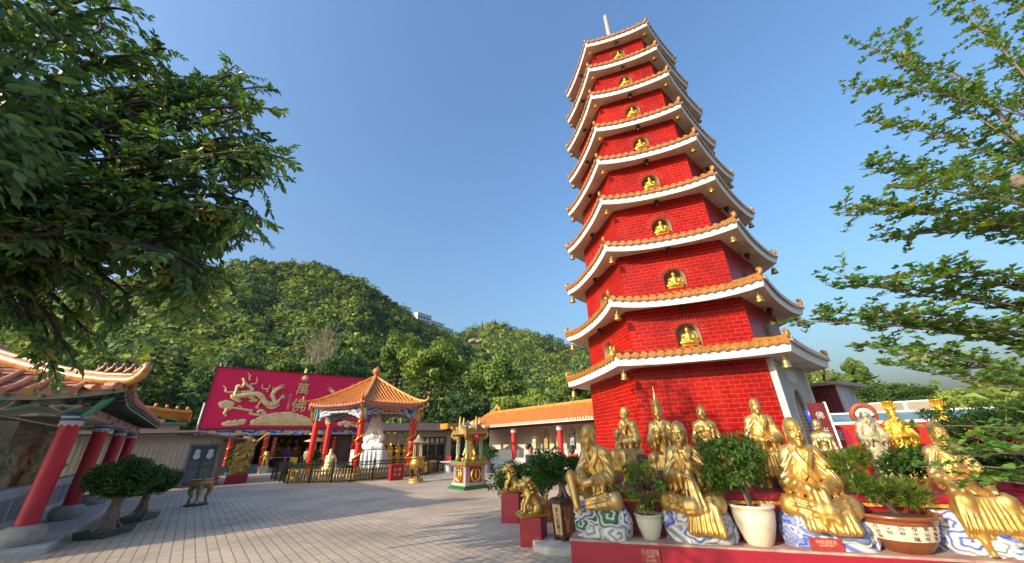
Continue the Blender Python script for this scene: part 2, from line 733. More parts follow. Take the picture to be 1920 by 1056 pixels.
# shared materials
GOLD = M('gold_paint', (.60, .35, .085), .42, .74, .16, 7, .12, 50, rvar=.08, c2=(.52, .37, .16), c2s=2.6, c2w=(.4, .66))
GOLD2 = M('bright_gold_paint', (.70, .42, .07), .36, .85, .12, 9, .15, 60, rvar=.08)
OCHRE = M('ochre_glazed_tile', (.34, .145, .024), .32, 0, .3, 6, .2, 40, spec=.5, coat=.3)
ORANGE = M('orange_glazed_tile', (.62, .22, .03), .35, 0, .25, 3, .1, 40, coat=.25)
WHITE = M('white_paint', (.78, .77, .74), .55, 0, .06, 2, c2=(.6, .58, .54), c2s=1.3, c2w=(.55, .8))
SOFFIT = M('soffit_paint', (.62, .55, .47), .7, 0, .1, 1.5, c2=(.5, .42, .34), c2s=.9)
CRIM = M('crimson_paint', (.29, .007, .024), .42, 0, .1, 2.5, c2=(.22, .008, .022), c2s=1.1, c2w=(.5, .7), bump=.08, bs=12)
RED = M('red_paint', (.6, .02, .02), .35, 0, .12, 3, bump=.05, bs=20, coat=.15)
GREYS = M('grey_stone', (.36, .35, .31), .8, 0, .2, 6, .4, 40)
PALE = M('pale_stone', (.55, .54, .49), .6, 0, .15, 4, .2, 30)
BLACK = M('black_iron', (.012, .012, .014), .4, .4, .2, 8)
DARK = M('dark_wood', (.035, .02, .015), .5, 0, .3, 8)
BRASS = M('brass', (.62, .42, .13), .35, .9, .15, 12, rvar=.08)
BARK = M('bark', (.17, .13, .1), .85, 0, .35, 14, .8, 50)
BARKD = M('dark_bark', (.06, .045, .035), .9, 0, .35, 14, .8, 50)
SOIL = M('potting_soil', (.05, .035, .022), .95, 0, .3, 20, .8, 60)
LEAF = leaf_mat('leaf', .5, .42)
LEAFG = leaf_mat('glossy_leaf', .34, .25, .6)
LIP = M('red_lip_paint', (.45, .03, .025), .35)
EYE = M('black_eye_paint', (.01, .01, .01), .3)
EYEW = M('white_eye_paint', (.7, .68, .6), .4)
# ------------------------------------------------------------------ ground and plaza
E_ = Vector((.766, .643, 0))       # plaza axes
N_ = Vector((-.643, .766, 0))
AZ_E = atan2(.643, .766)


def ground_mat():
    m = bpy.data.materials.new('earth_ground')
    m.use_nodes = True
    p = m.node_tree.nodes['Principled BSDF']
    t = m.node_tree
    n = t.nodes.new('ShaderNodeTexNoise')
    n.inputs['Scale'].default_value = .05
    n.inputs['Detail'].default_value = 8
    r = t.nodes.new('ShaderNodeValToRGB')
    r.color_ramp.elements[0].color = (.04, .055, .02, 1)
    r.color_ramp.elements[1].color = (.13, .12, .06, 1)
    tc = t.nodes.new('ShaderNodeTexCoord')
    t.links.new(tc.outputs['Object'], n.inputs['Vector'])
    t.links.new(n.outputs[0], r.inputs[0])
    t.links.new(r.outputs[0], p.inputs['Base Color'])
    p.inputs['Roughness'].default_value = .95
    return m


b = MB()
b.add([(-1500, -1500, -.05), (1500, -1500, -.05), (1500, 1500, -.05), (-1500, 1500, -.05)], [(0, 1, 2, 3)])
tag(b.build('ground', ground_mat()), kind='structure')

PAV = brick_mat('plaza_pavers', (.54, .435, .325), (.46, .37, .275), (.19, .155, .12), .19, .18, .009, .62, .5, off=.5, var=.3, vs=.35, dirt=((.27, .23, .19), .8, .6), spec=.35)
b = MB()
me_pts = [(-22, -14), (40, -14), (40, 38), (-22, 38)]
b.add([(x, y, 0) for x, y in me_pts], [(0, 1, 2, 3)])
pl = b.build('plaza', PAV, rz=AZ_E + pi / 2, loc=(0, 0, 0))
pl.rotation_euler = (0, 0, AZ_E + pi / 2)
# local x runs along N (the long joints), local y along -E
for v, (e, n) in zip(pl.data.vertices, [(-24, -16), (34, -16), (34, 52), (-24, 52)]):
    v.co = (n, -e, 0)
pl.data.uv_layers.remove(pl.data.uv_layers[0])
boxuv(pl.data)
tag(pl, kind='structure')
# ------------------------------------------------------------------ pagoda
PC = Vector((7.993, 17.0, 0))
PR = radians(-18.76)
RE = [5.6, 5.43, 5.17, 4.91, 4.62, 4.32, 4.2, 3.94, 3.75]
ZE = [4.56, 6.94, 9.58, 12.2, 14.8, 17.29, 19.9, 22.5, 25.03]
RW = [4.45, 4.28, 4.14, 3.92, 3.70, 3.54, 3.36, 3.16, 2.98]
ORD = ['lowest', 'second', 'third', 'fourth', 'fifth', 'sixth', 'seventh', 'eighth', 'topmost']
BRICK = brick_mat('glazed_red_brick', (.34, .004, .003), (.25, .003, .003), (.42, .075, .045), .36, .155, .0075, .38, .5, coat=.03, spec=.15, var=.25, vs=.5, dirt=((.14, .006, .008), 1.1, .5), streak=((.36, .03, .02), .35))
MAROON = brick_mat('maroon_tile', (.12, .008, .014), (.1, .008, .012), (.5, .36, .34), .24, .12, .009, .3, .3, off=0, var=.2)
NICHE = M('niche_plaster', (.34, .26, .18), .8, 0, .2, 4)


def hx(R, k):
    t = -pi / 2 + (k - .5) * pi / 3        # corner k: 0 front-left, 1 front-right, 2 right, -1 left
    return Vector((R * cos(t), R * sin(t), 0))


pag = thing('pagoda', 'tall nine storey red brick pagoda with white upturned eaves and golden tiles', 'pagoda', PC, PR)


def face_frame(R, k):
    """origin at the middle of wall face k (0 front, 1 right, -1 left), x along it, y outwards"""
    a, c = hx(R, k), hx(R, k + 1)
    mid = (a + c) / 2
    x = (c - a).normalized()
    y = mid.normalized()
    X = Matrix.Identity(4)
    for i in range(3):
        X[i][0], X[i][1], X[i][2], X[i][3] = x[i], y[i], (0, 0, 1)[i], mid[i]
    return X, (c - a).length


def tier(i):
    R, z, rw = RE[i], ZE[i], RW[i]
    dip = .07 if i == 0 else (.25 if i < 8 else .22)
    dip *= R / 5.4
    fh = .30 if i else .32
    ns = 12
    rw2 = RW[i + 1] if i < 8 else .25
    ztop = z + (.27 if i < 8 else 1.5)
    rin = rw - .03

    def edge(k, s):
        a, c = hx(R, k), hx(R, k + 1)
        p = a.lerp(c, s)
        u = abs(2 * s - 1)
        pull = (1 - u ** 2.2)
        q = p * (1 - (.0 if i == 0 else .016) * pull)
        return q, z - dip * (1 - u ** 2.6)
    m = MB()
    sof = MB()
    roof = MB()
    for k in range(6):
        top, bot, inn, rin_ = [], [], [], []
        for j in range(ns + 1):
            q, zz = edge(k, j / ns)
            top.append((q.x, q.y, zz))
            q2 = q * .985
            bot.append((q2.x, q2.y, zz - fh))
            w_ = hx(rin, k).lerp(hx(rin, k + 1), j / ns)
            inn.append((w_.x, w_.y, z - .30))
            w2 = hx(rw2 - .02, k).lerp(hx(rw2 - .02, k + 1), j / ns)
            rin_.append((w2.x, w2.y, ztop))
        V = top + bot
        n1 = ns + 1
        m.add(V, [(j, n1 + j, n1 + j + 1, j + 1)[::-1] for j in range(ns)], True)
        sof.add(bot + inn, [(j, j + 1, n1 + j + 1, n1 + j)[::-1] for j in range(ns)], True)
        # roof plane with a little sag
        midl = [tuple((np.array(a) * .5 + np.array(c) * .5) - np.array((0, 0, .05))) for a, c in zip(top, rin_)]
        top2 = [(a[0], a[1], a[2] + .02) for a in top]
        VV = top2 + midl + rin_
        roof.add(VV, [(j, j + 1, n1 + j + 1, n1 + j) for j in range(ns)] + [(n1 + j, n1 + j + 1, 2 * n1 + j + 1, 2 * n1 + j) for j in range(ns)], True)
        # rounded tile ribs with a disc end, and drip tiles between
        L = (hx(R, k) - hx(R, k + 1)).length
        nr = max(8, int(L / .29))
        X, _ = face_frame(R, k)
        for j in range(nr):
            s = (j + .5) / nr
            q, zz = edge(k, s)
            e = Vector((q.x, q.y, zz + .055))
            out = (X.to_3x3() @ Vector((0, 1, 0)))
            s2 = min(max(s, .0), 1.)
            w2 = hx(rw2, k).lerp(hx(rw2, k + 1), s2)
            t_in = Vector((w2.x, w2.y, ztop + .03))
            # ribs run square to the eave: shorten near the hips
            perp = e - out * min((e - t_in).dot(out), 1e9)
            frac = 1 - max(0, abs(2 * s - 1) * L / 2 - (hx(rw2, k) - hx(rw2, k + 1)).length / 2) / max(1e-6, (L - (hx(rw2, k) - hx(rw2, k + 1)).length) / 2)
            frac = max(.12, frac)
            end = Vector((e.x, e.y, 0)) + (Vector((perp.x, perp.y, 0)) - Vector((e.x, e.y, 0))) * frac
            ez = e.z + (ztop + .05 - e.z) * frac
            roof.tube([e + out * .04, Vector((end.x, end.y, ez))], .075, 6, cap=False)
            roof.tube([e + out * .05 - Vector((0, 0, .02)), e + out * .075 - Vector((0, 0, .02))], .118, 12)
            q3, z3 = edge(k, (j + 1) / nr)
            if j < nr - 1:
                roof.tube([Vector((q3.x, q3.y, z3 + .01)) + out * .03, Vector((q3.x, q3.y, z3 + .01)) + out * .05], .07, 8)
    m.build('eave_fascia', WHITE, pag)
    sof.build('soffit', SOFFIT, pag)
    # hip ridges and curled ends
    for k in range(6):
        c = hx(R, k)
        w2 = hx(rw2, k)
        d = c.normalized()
        roof.tube([Vector((w2.x, w2.y, ztop + .08)), Vector((c.x, c.y, z + .13)) * .55 + Vector((w2.x, w2.y, ztop + .02)) * .45 - Vector((0, 0, 0)), Vector((c.x, c.y, z + .16)) - d * .15], [.11, .11, .1], 8)
        f = MB()
        b0 = Vector((c.x, c.y, z + .14)) - d * .22
        f.tube([b0, b0 + d * .14 + Vector((0, 0, .03)), b0 + d * .22 + Vector((0, 0, .11)), b0 + d * .21 + Vector((0, 0, .21)), b0 + d * .13 + Vector((0, 0, .26)), b0 + d * .07 + Vector((0, 0, .21))], [.1, .095, .08, .07, .06, .04], 8)
        f.ball(b0 + d * .13 + Vector((0, 0, .2)), .06, 8)
        if k in (0, 1, 2, -1, 5):
            f.build('ridge_finial', OCHRE, pag)
    roof.build('tile_roof', OCHRE, pag)
    # wall of this storey, with an arched niche in the three seen faces
    z0 = -.05 if i == 0 else ZE[i - 1] + .15
    z1 = z - .30
    wl = MB()
    for k in range(6):
        nb = MB()
        ring = MB()
        X, L = face_frame(rw, k)
        h2 = L / 2
        wl.X = X
        if i > 0 and k in (0, 1, 5):
            nwid = .44 - .012 * i
            zb = ZE[i - 1] + .40 + .095 * (i - 1)
            zs = zb + .50 - .02 * i
            na = 12
            xs = [-nwid * cos(pi * j / na) for j in range(na + 1)]
            zz = [zs + nwid * sin(pi * j / na) for j in range(na + 1)]
            wl.add([(-h2, 0, z0), (-nwid, 0, z0), (-nwid, 0, z1), (-h2, 0, z1)], [(0, 1, 2, 3)])
            wl.add([(nwid, 0, z0), (h2, 0, z0), (h2, 0, z1), (nwid, 0, z1)], [(0, 1, 2, 3)])
            wl.add([(-nwid, 0, z0), (nwid, 0, z0), (nwid, 0, zb), (-nwid, 0, zb)], [(0, 1, 2, 3)])
            for j in range(na):
                wl.add([(xs[j], 0, zz[j]), (xs[j + 1], 0, zz[j + 1]), (xs[j + 1], 0, z1), (xs[j], 0, z1)], [(0, 1, 2, 3)])
            nb.X = X
            out = [(-nwid, 0, zb)] + [(x, 0, q) for x, q in zip(xs, zz)] + [(nwid, 0, zb)]
            dp = .5
            inn = [(x * .92, -dp, q) for x, y, q in out]
            n_ = len(out)
            nb.add(out + inn, [(j, j + 1, n_ + j + 1, n_ + j) for j in range(n_ - 1)], True)
            nb.add(inn, [tuple(range(n_))[::-1]])
            nb.add([out[0], out[-1], inn[-1], inn[0]], [(0, 1, 2, 3)])
            ring.X = X
            for j in range(17):
                t = pi * j / 16
                c_, s_ = cos(t), sin(t)
                for (ra, rb, dw, yo) in ((nwid + .05, nwid + .25, .026, .006),):
                    p0, p1 = (ra * c_, ra * s_), (rb * c_, rb * s_)
                    tx, tz = -s_ * dw * .5, c_ * dw * .5
                    ring.add([(p0[0] - tx, yo, zs + p0[1] - tz), (p1[0] - tx, yo, zs + p1[1] - tz), (p1[0] + tx, yo, zs + p1[1] + tz), (p0[0] + tx, yo, zs + p0[1] + tz)], [(0, 1, 2, 3), (3, 2, 1, 0)])
            nb.build('niche', NICHE, pag)
            ring.build('arch_surround', M('niche_mortar', (.5, .12, .08), .7), pag)
        else:
            wl.add([(-h2, 0, z0), (h2, 0, z0), (h2, 0, z1), (-h2, 0, z1)], [(0, 1, 2, 3)])
    wl.X = None
    wl.build('brick_wall', BRICK, pag)
    if i:
        for k in (0, 1, -1):
            X, L = face_frame(rw, k)
            lm = MB()
            lm.X = X
            lm.tube([(0, .02, z1 - .06), (0, .2, z1 - .02), (0, .3, z1 - .1)], .022, 6)
            lm.lathe([(.03, -.02), (.1, -.06), (.12, -.13), (.09, -.2), (.05, -.24)], (0, .3, z1 - .06), 10)
            lm.lathe([(.05, -.24), (.055, -.3), (.03, -.37)], (0, .3, z1 - .06), 8)
            lm.build('wall_lamp', M('lamp_bronze', (.06, .025, .02), .3, .6), pag)


for i in range(9):
    tier(i)
b = MB()
b.lathe([(.62, 26.35), (.5, 26.6), (.3, 26.75), (.2, 26.9)], n=16)
b.build('roof_crown', OCHRE, pag)
b = MB()
b.tube([(0, 0, 26.8), (0, 0, 29), (0, 0, 32.2), (0, 0, 32.4)], [.2, .19, .15, .07], 12)
b.build('spire', M('spire_metal', (.4, .38, .34), .5, .3), pag)

# stone doorway in the right face of the ground floor
X, L = face_frame(RW[0], 1)
d = MB()
d.X = X
hw, zt = L / 2 - .06, 4.2
aw, zs = .86, 2.35
y0, y1 = .002, .10
na = 16
xs = [-aw * cos(pi * j / na) for j in range(na + 1)]
zz = [zs + aw * 1.15 * sin(pi * j / na) for j in range(na + 1)]


def slab(mb, x0, x1, z0, z1, ya, yb):
    mb.box(x0, x1, ya, yb, z0, z1)


slab(d, -hw, -aw, 0, zt, y0, y1)
slab(d, aw, hw, 0, zt, y0, y1)
for j in range(na):
    a, c = xs[j], xs[j + 1]
    za, zc = zz[j], zz[j + 1]
    d.add([(a, y1, za), (c, y1, zc), (c, y1, zt), (a, y1, zt)], [(3, 2, 1, 0)])
    d.add([(a, y0, za), (c, y0, zc), (c, y1, zc), (a, y1, za)], [(3, 2, 1, 0)])
d.build('door_surround', M('grey_stone_cladding', (.42, .43, .42), .55, 0, .12, 2, .2, 20), pag)
d = MB()
d.X = X
for sx in (-1, 1):
    slab(d, sx * (hw - .11) - .1, sx * (hw - .11) + .1, 0, zt + .02, .102, .2)
rr = []
for j in range(na):
    p0 = Vector((xs[j], .1, zz[j]))
    p1 = Vector((xs[j + 1], .1, zz[j + 1]))
    d.bar(p0, p1, .07, .07)
for sx in (-1, 1):
    d.bar((sx * (aw), .1, 0), (sx * aw, .1, zs), .07, .07)
d.build('door_pilaster', PALE, pag)
d = MB()
d.X = X
d.add([(-aw, -.02, 0), (aw, -.02, 0), (aw, -.02, zs + aw * 1.2), (-aw, -.02, zs + aw * 1.2)], [(3, 2, 1, 0)])
d.X = None
dd = MB()
dd.X = X
dd.add([(-aw, .012, 0), (aw, .012, 0)] + [(x, .012, z) for x, z in zip(xs[::-1], zz[::-1])], [tuple(range(na + 3))])
o = dd.build('door_panel', MAROON, pag)
d = MB()
d.X = X
slab(d, -.62, .62, 3.5, 4.02, .102, .135)
o = d.build('door_tablet', M('tablet_grey', (.5, .53, .52), .6), pag)
d = MB()
Y = X @ Matrix.Translation((-.36, .138, 3.76)) @ Matrix.Rotation(pi / 2, 4, 'X')
Y = X @ Matrix(((-1, 0, 0, .38), (0, 0, 1, .138), (0, 1, 0, 3.76), (0, 0, 0, 1)))
text_column(d, '萬佛塔', .42, .38, Y, .006, True)
d.build('tablet_lettering', M('tablet_letter', (.72, .72, .68), .6), o)

# Buddhas sitting in the niches, one in each
S = Sculpt((-.36, -.26, -.02), (.36, .3, .72), .014)
S.limb((-.2, 0, .04), (.2, 0, .04), .09, k=.03)
S.limb((-.26, -.04, .13), (.1, -.13, .13), .075, .06)
S.limb((.26, -.04, .13), (-.1, -.13, .13), .075, .06)
S.limb((0, .03, .14), (0, .03, .4), .14, .12)
S.ball((0, .03, .4), (.18, .1, .08))
S.limb((-.17, .03, .4), (-.2, -.02, .24), .06, .06)
S.limb((.17, .03, .4), (.2, -.02, .24), .06, .06)
S.limb((-.2, -.02, .23), (0, -.15, .2), .055, .04)
S.limb((.2, -.02, .23), (0, -.15, .2), .055, .04)
S.limb((0, .02, .45), (0, .01, .52), .05, .05)
S.ball((0, 0, .58), (.075, .08, .095), .02)
S.ball((0, .01, .675), (.04, .04, .035), .02)
me = S.mesh('buddha', [GOLD2])
for i in range(1, 9):
    for k, where in ((0, 'front'), (-1, 'left')):
        X, L = face_frame(RW[i], k)
        P = Matrix.Translation(PC) @ Matrix.Rotation(PR, 4, 'Z') @ X @ Matrix.Translation((0, -.14, ZE[i - 1] + .405 + .095 * (i - 1)))
        o = link('buddha_statuette', me)
        o.matrix_world = P @ Matrix.Rotation(pi, 4, 'Z') @ Matrix.Diagonal((1.08, 1.08, 1.12, 1))
        tag(o, f'small seated golden Buddha in the {where} niche of the pagoda\'s {ORD[i]} storey', 'statue', 'Buddhas in the niches of the pagoda')

# bells under the eave corners
bm = MB()
bm.tube([(0, 0, 0), (0, 0, -.22)], .012, 5)
bell_rod = bm
bb = MB()
bb.lathe([(.155, -.5), (.16, -.48), (.125, -.42), (.105, -.32), (.095, -.26), (.05, -.22), (.0, -.215)], n=14)
proto = None
CORN = {0: 'front left', 1: 'front right', 2: 'right', -1: 'left'}
for i in range(9):
    for k in (0, 1, 2, -1):
        c = hx(RE[i] - (.42 if k in (0, 1) else .3), k)
        P = Matrix.Translation(PC) @ Matrix.Rotation(PR, 4, 'Z') @ Vector((c.x, c.y, ZE[i] - .3))
        lab = f'brass bell hanging at the {CORN[k]} corner of the pagoda\'s {ORD[i]} eave'
        if proto is None:
            proto = thing('bell', lab, 'bell', P, 0, 'bells under the pagoda eaves')
            bb.build('bell_body', BRASS, proto)
            bell_rod.build('hanging_rod', BRASS, proto)
            bpy.context.view_layer.update()
        else:
            dup(proto, P, 0, lab, 1.0 if i < 3 else .88)
# ------------------------------------------------------------------ red statue terrace beside the pagoda (pagoda-aligned u,v)
def puv(u, v, z=0.):
    return Vector((PC.x + u * .947 + v * .3216, PC.y - u * .3216 + v * .947, z))


ZP, ZT = .47, 1.04          # lower shelf, upper terrace
ter = thing('terrace', 'stepped crimson terrace carrying rows of golden seated monk statues', 'terrace', PC, PR)
b = MB()
outl = [(-3.43, -12.45), (6.2, -12.45), (6.2, -12.03), (-3.43, -12.03)]
b.prism(outl, -.02, ZP - .03)
b.build('lower_wall', CRIM, ter, .012)
b = MB()
b.prism([(-3.44, -12.462), (6.2, -12.462), (6.2, -12.02), (-3.44, -12.02)], ZP - .03, ZP)
b.build('shelf_slab', M('worn_shelf', (.34, .17, .15), .8, 0, .3, 3, .3, 30, c2=(.4, .33, .27), c2s=2.5, c2w=(.42, .6)), ter, .008)
b = MB()
r = .35
arc = [(-2.95 + r - r * cos(t), -12.02 + r - r * sin(t)) for t in np.linspace(0, pi / 2, 7)]
b.prism([(-2.95, -6.2)] + arc + [(6.2, -12.02), (6.2, -10.0), (-1.6, -10.0), (-1.6, -6.2)], -.02, ZT - .14)
b.build('upper_wall', CRIM, ter, .01)
b = MB()
r = .40
arc = [(-3.0 + r - r * cos(t), -12.07 + r - r * sin(t)) for t in np.linspace(0, pi / 2, 7)]
b.prism([(-3.0, -6.15)] + arc + [(6.2, -12.07), (6.2, -9.95), (-1.55, -9.95), (-1.55, -6.15)], ZT - .1, ZT)
b.build('coping', CRIM, ter, .015)
b = MB()
b.prism([(-2.98, -6.17)] + [(x + .02, y + .02) for x, y in arc] + [(6.2, -12.05), (6.2, -9.97), (-1.57, -9.97), (-1.57, -6.17)], ZT - .14, ZT - .1)
b.build('yellow_band', M('yellow_paint', (.6, .33, .05), .6), ter)

# red engraved plaques on the lower wall and shelf
PLQ = M('red_granite', (.3, .035, .03), .35, 0, .25, 30)
INK = M('pale_lettering', (.55, .32, .22), .5)
for (u, v, z, wd, hh, tilt, lab, rows) in ((-2.33, -12.47, .33, .24, .17, 0, 'small dark red plaque fixed to the terrace front below the small pot', ('九天菩薩', '香港佛', '信士敬奉')),
                                           (-.25, -12.40, .535, .34, .13, .0, 'red granite plaque leaning on the cloud base of the cross legged laughing monk', ('帝德迦尊者', '信士陳門敬奉'))):
    t = thing('name_plaque', lab, 'plaque', puv(u, v, z), PR)
    b = MB()
    b.box(-wd / 2, wd / 2, -.012, .012, -hh / 2, hh / 2)
    b.build('slab', PLQ, t, .003)
    b = MB()
    for i, s in enumerate(rows):
        sz = hh * (.34 if i == 0 else .2)
        Y = Matrix(((1, 0, 0, -sz * .5 * (len(s) - 1)), (0, 0, -1, -.0135), (0, 1, 0, hh * (.2 - i * .27)), (0, 0, 0, 1)))
        text_column(b, s, sz * 1.05, sz * 1.0, Y, .001, True)
    b.build('lettering', INK, t)


# ---- golden monks
def rotm(yaw=0, pitch=0, roll=0):
    return np.array(Matrix.Rotation(yaw, 3, 'Z') @ Matrix.Rotation(pitch, 3, 'X') @ Matrix.Rotation(roll, 3, 'Y'))


class Head:
    def __init__(s, c, yaw=0., pitch=0., roll=0., k=1.):
        s.c, s.R, s.k = np.array(c, float), rotm(yaw, pitch, roll), k
        s.yaw = yaw

    def p(s, x, y, z):
        return s.c + s.R @ (np.array([x, y, z]) * s.k)

    def carve(s, S, smile=.0, hair=None, old=False):
        p, k = s.p, s.k
        S.ball(p(0, .012, .035), np.array((.112, .137, .125)) * k, .03, rz=s.yaw)
        S.ball(p(0, -.03, -.06), np.array((.088, .095, .1)) * k, .05, rz=s.yaw)
        S.limb(p(-.055, -.112, .036), p(.055, -.112, .036), .02 * k, k=.02)
        for sx in (-1, 1):
            S.ball(p(sx * .042, -.128, .006), np.array((.027, .024, .017)) * k, .012, True, rz=s.yaw)
            S.ball(p(sx * .042, -.104, .004), .021 * k, .008)
            S.limb(p(sx * .024, -.122, .036), p(sx * .072, -.106, .034), .011 * k, k=.008)
            S.ball(p(sx * .058, -.088, -.045), .032 * k, .03)
            S.limb(p(sx * .116, .012, .03), p(sx * .108, .006, -.1), .027 * k, .018 * k, .012, flat=(s.R @ np.array([1., 0, 0]), .5))
            if smile:
                S.path([p(sx * .03, -.135, -.035), p(sx * .058, -.118, -.06), p(sx * .055, -.108, -.085)], .007 * k, .008)
            if old:
                S.path([p(sx * .03, -.128, -.04), p(sx * .05, -.115, -.08)], .007 * k, .006)
        S.limb(p(0, -.122, .03), p(0, -.152, -.032), .011 * k, .019 * k, .012)
        S.limb(p(-.02, -.135, -.036), p(.02, -.135, -.036), .012 * k, k=.01)
        zc = .012 if smile else 0
        S.path([p(-.038, -.108, -.078 + zc), p(0, -.124, -.074), p(.038, -.108, -.078 + zc)], .010 * k, .01)
        S.path([p(-.03, -.108, -.098 + zc * .5), p(0, -.12, -.1), p(.03, -.108, -.098 + zc * .5)], .012 * k, .01)
        S.path([p(-.04, -.118, -.087 + zc), p(0, -.134, -.087), p(.04, -.118, -.087 + zc)], .005 * k, .005, True)
        S.ball(p(0, -.098, -.132), np.array((.038, .034, .032)) * k, .025, rz=s.yaw)
        if old:
            for z in (.075, .095):
                S.limb(p(-.05, -.112, z), p(.05, -.112, z), .007 * k, k=.006)

    def paint(s, parent, lips=True, eyes=True):
        Mx = Matrix.Translation(Vector(s.c)) @ Matrix([list(r) for r in s.R]).to_4x4() @ Matrix.Scale(s.k, 4)
        if lips:
            b = MB()
            b.X = Mx
            b.ball((0, -.119, -.083), (.034, .014, .013), 10)
            b.build('lips', LIP, parent)
        if eyes:
            for sx in (-1, 1):
                b = MB()
                b.X = Mx
                b.ball((sx * .042, -.119, .005), (.018, .0075, .0075), 10)
                o = b.build('eye', EYEW, parent)
                b = MB()
                b.X = Mx
                b.ball((sx * .042 + .002, -.1235, .005), (.007, .005, .0068), 8)
                b.build('pupil', EYE, o)


def hand(S, w, d, up, sx, k=1.):
    """palm from wrist w along d, five curled fingers; sx=+1/-1 thumb side"""
    w, d, up = np.array(w, float), np.array(d, float), np.array(up, float)
    d /= np.linalg.norm(d)
    side = np.cross(d, up)
    side /= np.linalg.norm(side)
    up = np.cross(side, d)
    pc = w + d * .045 * k
    S.limb(w, pc + d * .03 * k, .034 * k, .04 * k, .015, flat=(up, .55))
    for i, L in enumerate((.055, .066, .062, .048)):
        o = pc + d * .055 * k + side * (i - 1.5) * .021 * k
        m = o + d * L * .6 * k - up * .008 * k
        e = m + d * L * .45 * k - up * .03 * k
        S.path([o, m, e], [.0125 * k, .0115 * k, .0095 * k], .006)
    o = pc - d * .015 * k + side * sx * .035 * k
    S.path([o, o + side * sx * .02 * k + d * .04 * k, o + side * sx * .012 * k + d * .08 * k], [.015 * k, .013 * k, .01 * k], .008)


def pleats(S, x0, x1, n, yt, zt, yb, zb, r=.04, spread=1.1, seed=0, ragged=.05):
    """a hanging sheet of cloth with soft vertical folds"""
    rg = random.Random(seed)
    mid = (x0 + x1) / 2
    sp = (x1 - x0) / n
    ends = []
    S.limb((mid + (x0 - mid) * spread * .9, yb + .015, zb + ragged * .4 + .02), (mid + (x1 - mid) * spread * .9, yb + .015, zb + ragged * .4 + .02), .022, k=.03)
    ragged *= .45
    for i in range(n):
        x = x0 + (x1 - x0) * (i + .5) / n
        e = zb + rg.uniform(0, ragged)
        ends.append(e)
        xb = mid + (x - mid) * spread
        S.limb((x, yt + .02, zt), (xb, yb + .02, e + .02), sp * .8, sp * .9, .03, flat=((0, 1, 0), .5))
    for i in range(n):
        x = x0 + (x1 - x0) * (i + rg.uniform(.3, .7)) / n
        xb = mid + (x - mid) * spread * 1.03
        S.path([(x, yt - sp * .1, zt), ((x + xb) / 2 + rg.uniform(-.01, .01), (yt + yb) / 2 - sp * .3, (zt + zb) / 2), (xb, yb - sp * .45, ends[i])], [.006, .014, .018], .022)


